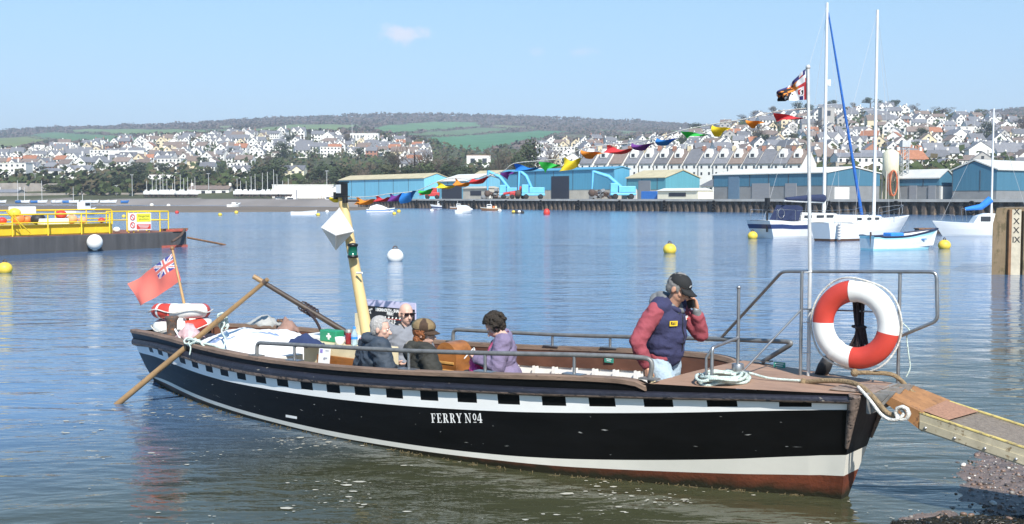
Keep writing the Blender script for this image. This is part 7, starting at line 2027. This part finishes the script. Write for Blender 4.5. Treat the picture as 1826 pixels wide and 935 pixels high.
bodyp = head_prims(Hd) + [('c', (0, .06, 1.36), (.01, .125, 1.45), .062, .058), ('e', (0, .02, 1.20), (.16, .105, .18)), ('e', (0, 0, .98), (.155, .11, .15)),
         ('c', shR, elR, .05, .042), ('c', elR, wrR, .041, .027), ('c', shL, elL, .05, .042), ('c', elL, wrL, .041, .027), ('c', shR, shL, .06, .06),
         ('c', hipR, knR, .082, .055), ('c', knR, anR, .052, .038), ('c', hipL, knL, .082, .055), ('c', knL, anL, .052, .038), ('c', anR, anR + Vector((0, .14, -.045)), .04, .034), ('c', anL, anL + Vector((0, .14, -.045)), .04, .034)] + hand_prims(HR, 1.0, -1) + hand_prims(HL, .75, 1)
blob('body', bodyp, [skinA], t, voxel=.0065, smooth=2)
eyes(t, Hd)
hair_cap(Hd, 'hair', t, mat('hair_grey', (.20, .19, .18), rough=.9, var=.3, scale=60), low=-.02, back=-.07)
cap = blob('cap', [('e', Hd @ Vector((0, -.012, .045)), (.088, .108, .090), Hd.to_euler())], [capm], t, voxel=.008, smooth=2)
import bmesh
bm = bmesh.new(); bm.from_mesh(cap.data); Hi = Hd.inverted()
bmesh.ops.delete(bm, geom=[v for v in bm.verts if (Hi @ v.co).z < .038], context='VERTS'); bm.to_mesh(cap.data); bm.free()
mb = MB(); rows = []
for i in range(9):
    a = lerp(-1.15, 1.15, i / 8); rows.append([Hd @ Vector((.086 * math.sin(a) * (1 - .10 * k), -.010 + .105 * math.cos(a) + k * .075 * math.cos(a) ** .7, .044 - .012 * k - .030 * k * abs(math.sin(a)) - .012 * math.sin(a) ** 2)) for k in (0, .5, 1)])
mb.sheet(rows); mb.build('brim', [capm], cap, solid=.006)
mb = MB()
for (x, z, w_) in ((.012, .082, .034), (.018, .072, .018)):
    p = Hd @ Vector((x + .012, .088, z)); mb.box(p, (w_, .004, .006), 0, Hd.to_3x3())
mb.build('embroidery', lw, cap)
tr = blob('trousers', [('e', (0, -.005, .93), (.170, .125, .11)), ('c', hipR, knR, .098, .074), ('c', knR, anR, .072, .06), ('c', hipL, knL, .098, .074), ('c', knL, anL, .072, .06)], [denim], t, voxel=.011, wrinkle=.006, wscale=14, seed=2)
sl_ = blob('shirt_sleeves', [('c', shR + Vector((-.02, 0, .0)), elR, .078, .064), ('c', elR, wrR + Vector((0, 0, .03)), .064, .050), ('c', shL + Vector((.02, 0, 0)), elL, .076, .062), ('c', elL, wrL.lerp(elL, .28), .062, .052), ('c', shR, shL, .07, .07), ('e', (0, .0, .945), (.178, .128, .075))], [maroon], t, voxel=.010, wrinkle=.009, wscale=12, seed=5)
cf = blob('cuff', [('c', wrL.lerp(elL, .30), wrL.lerp(elL, .06), .050, .038)], [hoodm], t, voxel=.009, smooth=2)
blob('watch', [('c', wrL.lerp(elL, .03), wrL.lerp(elL, .0), .032, .031)], [mat('watch_steel', (.6, .6, .6), rough=.3, metal=.7)], t, voxel=.007, smooth=1)
vs_ = blob('vest', [('e', (0, .03, 1.235), (.200, .150, .165)), ('e', (0, .02, 1.06), (.195, .148, .13)), ('c', (.13, .03, 1.365), (-.13, .05, 1.365), .085, .085), ('c', (0, .01, 1.18), (0, .01, 1.0), .165, .165), ('e', (0, .065, 1.12), (.16, .13, .13)), ('e', (0, .02, .985), (.186, .142, .055))], [vestm], t, voxel=.010, wrinkle=.007, wscale=9, seed=9, wstretch=(1, 1, 1.6))
def front(x, z, off=.0):         # point on the vest's front, facing forward
    best = None
    for v in vs_.data.vertices:
        d = (v.co.x - x) ** 2 + (v.co.z - z) ** 2
        if v.co.y > 0 and (best is None or d < best[0]): best = (d, v.co.copy(), v.normal.copy())
    return best[1], best[2]
def patch(x, z, w_, h_, m_, name, par, txt=None, tm=None, size=.03):
    p, nn = front(x, z); M = frame(p + nn * .003, nn); mb = MB(); mb.box((0, 0, 0), (w_, .006, h_)); o = mb.build(name, m_, par); o.matrix_local = M @ Matrix.Rotation(0, 4, 'Z')
    if txt:
        k = text_mesh(txt, size, .001, off=.001).build('lettering', tm, o); k.matrix_local = Matrix.Translation((0, .0045, 0)) @ Matrix.Rotation(math.pi, 4, 'Z') @ Matrix.Rotation(math.pi / 2, 4, 'X')
    return o
patch(.115, 1.235, .075, .042, mat('badge_yellow', (.80, .55, .03), rough=.5), 'badge', vs_, 'R61', inkm, .038)
o = patch(-.095, 1.265, .075, .034, gel, 'badge', vs_); MB().box((0, .004, -.008), (.07, .003, .012)).build('red_stripe', signred, o)
mb = MB(); zz = [front(.0, z)[0] + Vector((0, .004, 0)) for z in (.99, 1.05, 1.12, 1.18, 1.24, 1.30)]; mb.tube(zz, .005, 5); mb.build('zip', black, vs_)
blob('hood', [('c', (.085, .045, 1.405), (0, -.035, 1.44), .048, .052), ('c', (-.085, .055, 1.405), (0, -.035, 1.44), .048, .052), ('c', (.085, .045, 1.405), (.03, .155, 1.33), .040, .024), ('c', (-.085, .06, 1.405), (-.02, .16, 1.33), .040, .024), ('e', (0, -.07, 1.40), (.095, .055, .075))], [hoodm], t, voxel=.009, wrinkle=.005, wscale=18, seed=4)
blob('vest_collar', [('c', (.11, .03, 1.40), (.035, .165, 1.335), .035, .022), ('c', (-.11, .05, 1.40), (-.03, .17, 1.335), .035, .022)], [vestm], t, voxel=.008)
for a, nm in ((anR, 'R'), (anL, 'L')): blob('shoe', [('c', a + Vector((0, -.03, -.03)), a + Vector((0, .17, -.045)), .048, .042)], [black], t, voxel=.010)
ph = MB().box((0, 0, 0), (.012, .07, .13)).build('mobile_phone', black, None, bevel=.004); ph.matrix_world = t.matrix_basis @ frame(wrL + Vector((.055, -.03, .08)), (0, 1, .25)); tag(ph, 'dark phone held to the ear of the man in the black cap', 'phone')
gl = blob('work_gloves', [('c', wrR + Vector((-.01, .03, -.07)), wrR + Vector((-.03, .05, -.17)), .022, .04), ('c', wrR + Vector((-.03, .05, -.15)), wrR + Vector((.04, .09, -.21)), .024, .016), ('c', wrR + Vector((-.03, .05, -.16)), wrR + Vector((-.09, .02, -.22)), .022, .016)], [mat('glove_cream', (.50, .42, .26), rough=.9, var=.3, scale=14), black], t, voxel=.008, wrinkle=.006, wscale=25)
recolour(gl, lambda c: 1 if noise.noise(c * 22) > .12 else 0)
gl.parent = None; gl.matrix_world = t.matrix_basis.copy(); tag(gl, 'cream and black work gloves in the right hand of the standing man', 'gloves')

# ---- seated figures: origin on the seat
def seated(label, s, n, face, head_fwd, top, legs, skinm, headc=(0, .065, .715), wid=1.0, lean=.03, arms=None, hand_curl=.5, hs=1.0, seed=1, wr=.010, waist=None, armR=(.074, .058)):
    t = person(label, s, n, .385, face)
    H = frame(headc, head_fwd)
    nb = Vector((0, lean, .555)); shR, shL = Vector((.185 * wid, lean, .53)), Vector((-.185 * wid, lean, .53))
    if arms is None: arms = [(Vector((.27 * wid, .02, .28)), Vector((.17, .24, .20))), (Vector((-.27 * wid, .02, .28)), Vector((-.17, .24, .20)))]
    (eR, wR), (eL, wL) = arms
    kR, kL = Vector((.12, .42, .12)), Vector((-.12, .42, .12)); fR, fL = Vector((.12, .46, -.20)), Vector((-.12, .46, -.20))
    bp = head_prims(H, hs) + [('c', nb, H @ Vector((0, -.01, -.06)), .058, .052), ('e', (0, lean * .8, .37), (.15, .10, .19)), ('e', (0, 0, .10), (.16, .12, .12)), ('c', shR, shL, .055, .055),
          ('c', shR, eR, .046, .04), ('c', eR, wR, .038, .026), ('c', shL, eL, .046, .04), ('c', eL, wL, .038, .026), ('c', (.09, .02, .09), kR, .078, .055), ('c', kR, fR, .052, .038), ('c', (-.09, .02, .09), kL, .078, .055), ('c', kL, fL, .052, .038), ('c', fR, fR + Vector((0, .13, -.03)), .036, .03), ('c', fL, fL + Vector((0, .13, -.03)), .036, .03)]
    bp += hand_prims(wframe(wR, wR - eR + Vector((-.05, 0, 0)), (-.4, .2, .6)), hand_curl, -1) + hand_prims(wframe(wL, wL - eL + Vector((.05, 0, 0)), (.4, .2, .6)), hand_curl, 1)
    blob('body', bp, [skinm], t, voxel=.0075, smooth=2)
    blob('trousers', [('e', (0, -.01, .10), (.178, .145, .12)), ('c', (.09, .02, .09), kR, .095, .072), ('c', kR, fR, .07, .06), ('c', (-.09, .02, .09), kL, .095, .072), ('c', kL, fL, .07, .06)], [legs], t, voxel=.013)
    for f in (fR, fL): blob('shoe', [('c', f + Vector((0, -.03, -.01)), f + Vector((0, .15, -.03)), .045, .04)], [black], t, voxel=.012)
    jk = blob('jacket', [('e', (0, lean, .38), (.195 * wid, .145, .20)), ('e', (0, .0, .16), (.205 * wid, .165, .15)), ('c', (.13 * wid, lean, .50), (-.13 * wid, lean, .50), .095, .095), ('c', shR, eR, armR[0] * 1.12, armR[0]), ('c', eR, wR.lerp(eR, .08), armR[0] * .95, armR[1]), ('c', shL, eL, armR[0] * 1.12, armR[0]), ('c', eL, wL.lerp(eL, .08), armR[0] * .95, armR[1])] + (waist or []), top if isinstance(top, list) else [top], t, voxel=.011, wrinkle=wr, wscale=9, seed=seed, wstretch=(1, 1, 1.5))
    return t, H, jk, nb
darktrs = mat('trousers_dark', (.02, .021, .026), rough=.9, var=.2)
# 2. grey-haired man with his back to us
f2 = -N0 * .86 + D0 * .5
coatm = mat('coat_blue_black', (.032, .046, .066), rough=.75, var=.2, scale=9, bump=.35, bscale=30)
t, H, jk, nb = seated('grey haired man in dark blue padded jacket seen from behind', 4.66, .66, f2, (.62, 1, -.12), coatm, darktrs, skinB, headc=(.075, .08, .70), wid=1.22, arms=[(Vector((.31, .08, .30)), Vector((.14, .30, .22))), (Vector((-.34, -.02, .26)), Vector((-.20, .24, .18)))], seed=3, wr=.013, armR=(.092, .07))
eyes(t, H)
hair_cap(H, 'hair', t, mat('hair_silver', (.36, .345, .33), rough=.95, var=.35, scale=60, bump=.6, bscale=120), low=-.005, back=-.07, wr=.003)
blob('collar', [('c', (.095, .05, .585), (.0, -.06, .60), .048, .050), ('c', (-.095, .0, .585), (.0, -.06, .60), .048, .050), ('c', (.095, .05, .585), (.03, .14, .56), .045, .035)], [coatm], t, voxel=.010, wrinkle=.004, wscale=16)
mb = MB(); mb.lathe([(0, 0), (.013, 0), (.013, .004), (0, .005)], (0.0, -.112, .605), 10, R=Euler((math.pi / 2 + .2, 0, 0)).to_matrix()); mb.build('round_badge', mat('badge_pale', (.6, .35, .35), rough=.6), t)
# 3. woman in the patchwork cap
f3 = -N0 * .80 + D0 * .60
olive = mat('coat_olive_black', (.026, .026, .021), rough=.8, var=.25, scale=9, bump=.35, bscale=30)
t, H, jk, nb = seated('woman in brown patchwork peaked hat and dark olive coat, facing away to the right', 5.33, .66, f3, (.70, 1, -.06), olive, darktrs, skinB, headc=(.03, .05, .70), wid=1.08, seed=6, wr=.012, armR=(.086, .066), arms=[(Vector((.30, .10, .29)), Vector((.16, .32, .22))), (Vector((-.30, -.01, .27)), Vector((-.18, .24, .20)))])
eyes(t, H)
auburn = mat('hair_auburn', (.22, .075, .025), rough=.8, var=.4, scale=70)
hair_cap(H, 'hair', t, auburn, low=-.085, back=-.11, r=(.096, .108, .104), wr=.009, seed=2, extra=[('e', H @ Vector((0, -.055, -.06)), (.086, .06, .06), H.to_euler())])
hatm = [mat('hat_brown', (.105, .058, .024), rough=.95, var=.3, scale=40), mat('hat_tan', (.20, .14, .07), rough=.95, var=.25, scale=50), mat('hat_dark', (.055, .032, .02), rough=.95, var=.3, scale=40), mat('hat_green', (.09, .09, .05), rough=.95, var=.25, scale=40)]
hat = blob('hat', [('e', H @ Vector((0, -.022, .070)), (.108, .122, .078), H.to_euler()), ('e', H @ Vector((0, -.02, .045)), (.098, .112, .05), H.to_euler())], hatm, t, voxel=.009, wrinkle=.003, wscale=20)
Hi = H.inverted(); bm = bmesh.new(); bm.from_mesh(hat.data); bmesh.ops.delete(bm, geom=[v for v in bm.verts if (Hi @ v.co).z < .018], context='VERTS'); bm.to_mesh(hat.data); bm.free()
def hatc(c):
    q = Hi @ c; a = math.atan2(q.x, q.y + .02)
    k = int((a + math.pi) / (math.pi / 4)); return (0, 2, 3, 0, 1, 2, 1, 3, 0)[k] if q.z > .052 else 2
recolour(hat, hatc)
mb = MB(); rows = []
for i in range(9):
    a = lerp(-1.2, 1.2, i / 8); rows.append([H @ Vector((.100 * math.sin(a), -.02 + .110 * math.cos(a) + k * .06 * math.cos(a) ** .6, .034 - .026 * k - .012 * math.sin(a) ** 2)) for k in (0, .5, 1)])
mb.sheet(rows); mb.build('brim', [hatm[2]], hat, solid=.007)
hd = blob('hood', [('c', (.12, .04, .575), (0, -.085, .575), .052, .060), ('c', (-.12, .0, .575), (0, -.085, .575), .052, .060), ('c', (.12, .04, .575), (.06, .13, .52), .05, .04), ('e', (-.02, -.11, .52), (.12, .05, .09))], [olive, mat('fleece_beige', (.36, .31, .24), rough=1, var=.25, scale=60, bump=.6, bscale=120)], t, voxel=.010, wrinkle=.005, wscale=16)
recolour(hd, lambda c: 1 if (c.z > .60 and c.x < .02) else 0)
pb_ = MB().box((0, 0, 0), (.13, .05, .17)).build('patterned_bag', mat('bag_blue_black', (.015, .02, .04), rough=.6), None, bevel=.02)
pb_.matrix_world = t.matrix_basis @ frame((.26, .17, .24), (.8, .5, .1)); tag(pb_, 'black bag with bright blue marks at the hat wearer\'s side', 'bag')
mb = MB()
for k in range(5): mb.box((.03 * math.sin(k * 2), .027, -.06 + .03 * k), (.05, .004, .014), 0, Euler((0, .5 * (-1) ** k, 0)).to_matrix()); mb.box((.03 * math.sin(k * 2), -.027, -.06 + .03 * k), (.05, .004, .014), 0, Euler((0, .5 * (-1) ** k, 0)).to_matrix())
mb.build('bag_mark', mat('mark_sky_blue', (.10, .42, .80), rough=.5), pb_)
# 4. bald man in sunglasses beyond them
f4 = D0 * .9 + N0 * .45
greyshirt = mat('shirt_grey', (.19, .20, .225), rough=.9, var=.12, scale=9)
t, H, jk, nb = seated('bald man in dark sunglasses and grey top, facing right before the fare board', 3.98, -.52, f4, (-.06, 1, -.04), [greyshirt, black], darktrs, skinB, headc=(0, .07, .715), wid=1.05, seed=8, wr=.007)
blob('collar', [('c', (.07, .02, .575), (-.07, .02, .575), .055, .055), ('c', (.05, .07, .56), (0, .11, .50), .03, .02), ('c', (-.05, .07, .56), (0, .11, .50), .03, .02)], [black], t, voxel=.010)
mb = MB()
for sx in (-1, 1):
    mb.box(H @ Vector((sx * .034, .092, .006)), (.052, .010, .032), 0, H.to_3x3()); mb.box(H @ Vector((sx * .074, .035, .012)), (.006, .115, .010), 0, H.to_3x3())
mb.box(H @ Vector((0, .094, .014)), (.02, .008, .008), 0, H.to_3x3())
mb.build('sunglasses', mat('glasses_black', (.01, .009, .009), rough=.12), t)
# 5. woman in lilac, head bowed over her phone
f5 = -D0 * .80 + N0 * .60
lilac = mat('fleece_lilac', (.185, .150, .240), rough=.95, var=.12, scale=9, bump=.3, bscale=60); pinkm = mat('top_pink', (.62, .09, .20), rough=.85, var=.12, scale=8)
aR, aL = (Vector((.26, .06, .27)), Vector((.075, .29, .33))), (Vector((-.25, .08, .28)), Vector((-.06, .31, .33)))
t, H, jk, nb = seated('curly haired woman in lilac jacket and pink top, bowed over a phone', 5.44, -.55, f5, (.0, 1, -.80), [lilac, pinkm], darktrs, skinB, headc=(0, .125, .665), wid=1.12, arms=[aL and (aR[0], aR[1]), aL], seed=10, wr=.009, hand_curl=.8, waist=[('e', (0, .06, .20), (.19, .15, .13)), ('e', (0, .07, .38), (.17, .13, .12))], armR=(.080, .060))
recolour(jk, lambda c: 1 if (abs(c.x) < .085 and c.y > .10 and c.z < .50) else 0)
eyes(t, H)
curls = [('e', H @ Vector((.095 * math.cos(a) * math.sin(b_), -.03 + .105 * math.sin(a) * math.sin(b_), .03 + .100 * math.cos(b_))), tuple(rng.uniform(.014, .026) for _ in range(3))) for a in [i * .42 + rng.uniform(-.2, .2) for i in range(15)] for b_ in (.3, .6, .9, 1.2, 1.5, 1.8)]
hair_cap(H, 'hair', t, mat('hair_dark_curls', (.022, .016, .011), rough=.8, var=.6, scale=50, col2=(.16, .10, .05), thr=.60, bump=.8, bscale=90), low=-.07, back=-.12, r=(.090, .106, .104), wr=.017, seed=5, extra=curls)
mb = MB(); mb.tube([(.14, -.02, .60), (.09, .15, .50), (-.02, .215, .36), (-.12, .20, .22)], .012, 6); mb.build('bag_strap', mat('strap_plum', (.10, .03, .06), rough=.8), t)
pm = t.matrix_basis
ph = MB().box((0, 0, 0), (.07, .012, .135)).build('mobile_phone', gel, None, bevel=.004); ph.matrix_world = pm @ frame((.01, .40, .375), (0, .75, .66)); tag(ph, 'white phone held by the woman in lilac', 'phone')
t = thing('shoulder_bag', 'bright pink shoulder bag on the lap of the woman in lilac', 'bag', pm @ Vector((.10, .32, .20)), 0); t.rotation_euler = pm.to_euler()
bg_ = blob('bag_body', [('e', (0, 0, .06), (.13, .075, .115)), ('e', (0, 0, .0), (.135, .08, .07))], [mat('bag_pink', (.78, .07, .36), rough=.55, var=.12, scale=10)], t, voxel=.010, wrinkle=.006, wscale=16)
mb = MB(); mb.tube([Vector((-.12, .0, .10)), Vector((-.09, .02, .19)), Vector((.02, .03, .22)), Vector((.11, .0, .13))], .010, 6); mb.build('handle', rope_white, t)
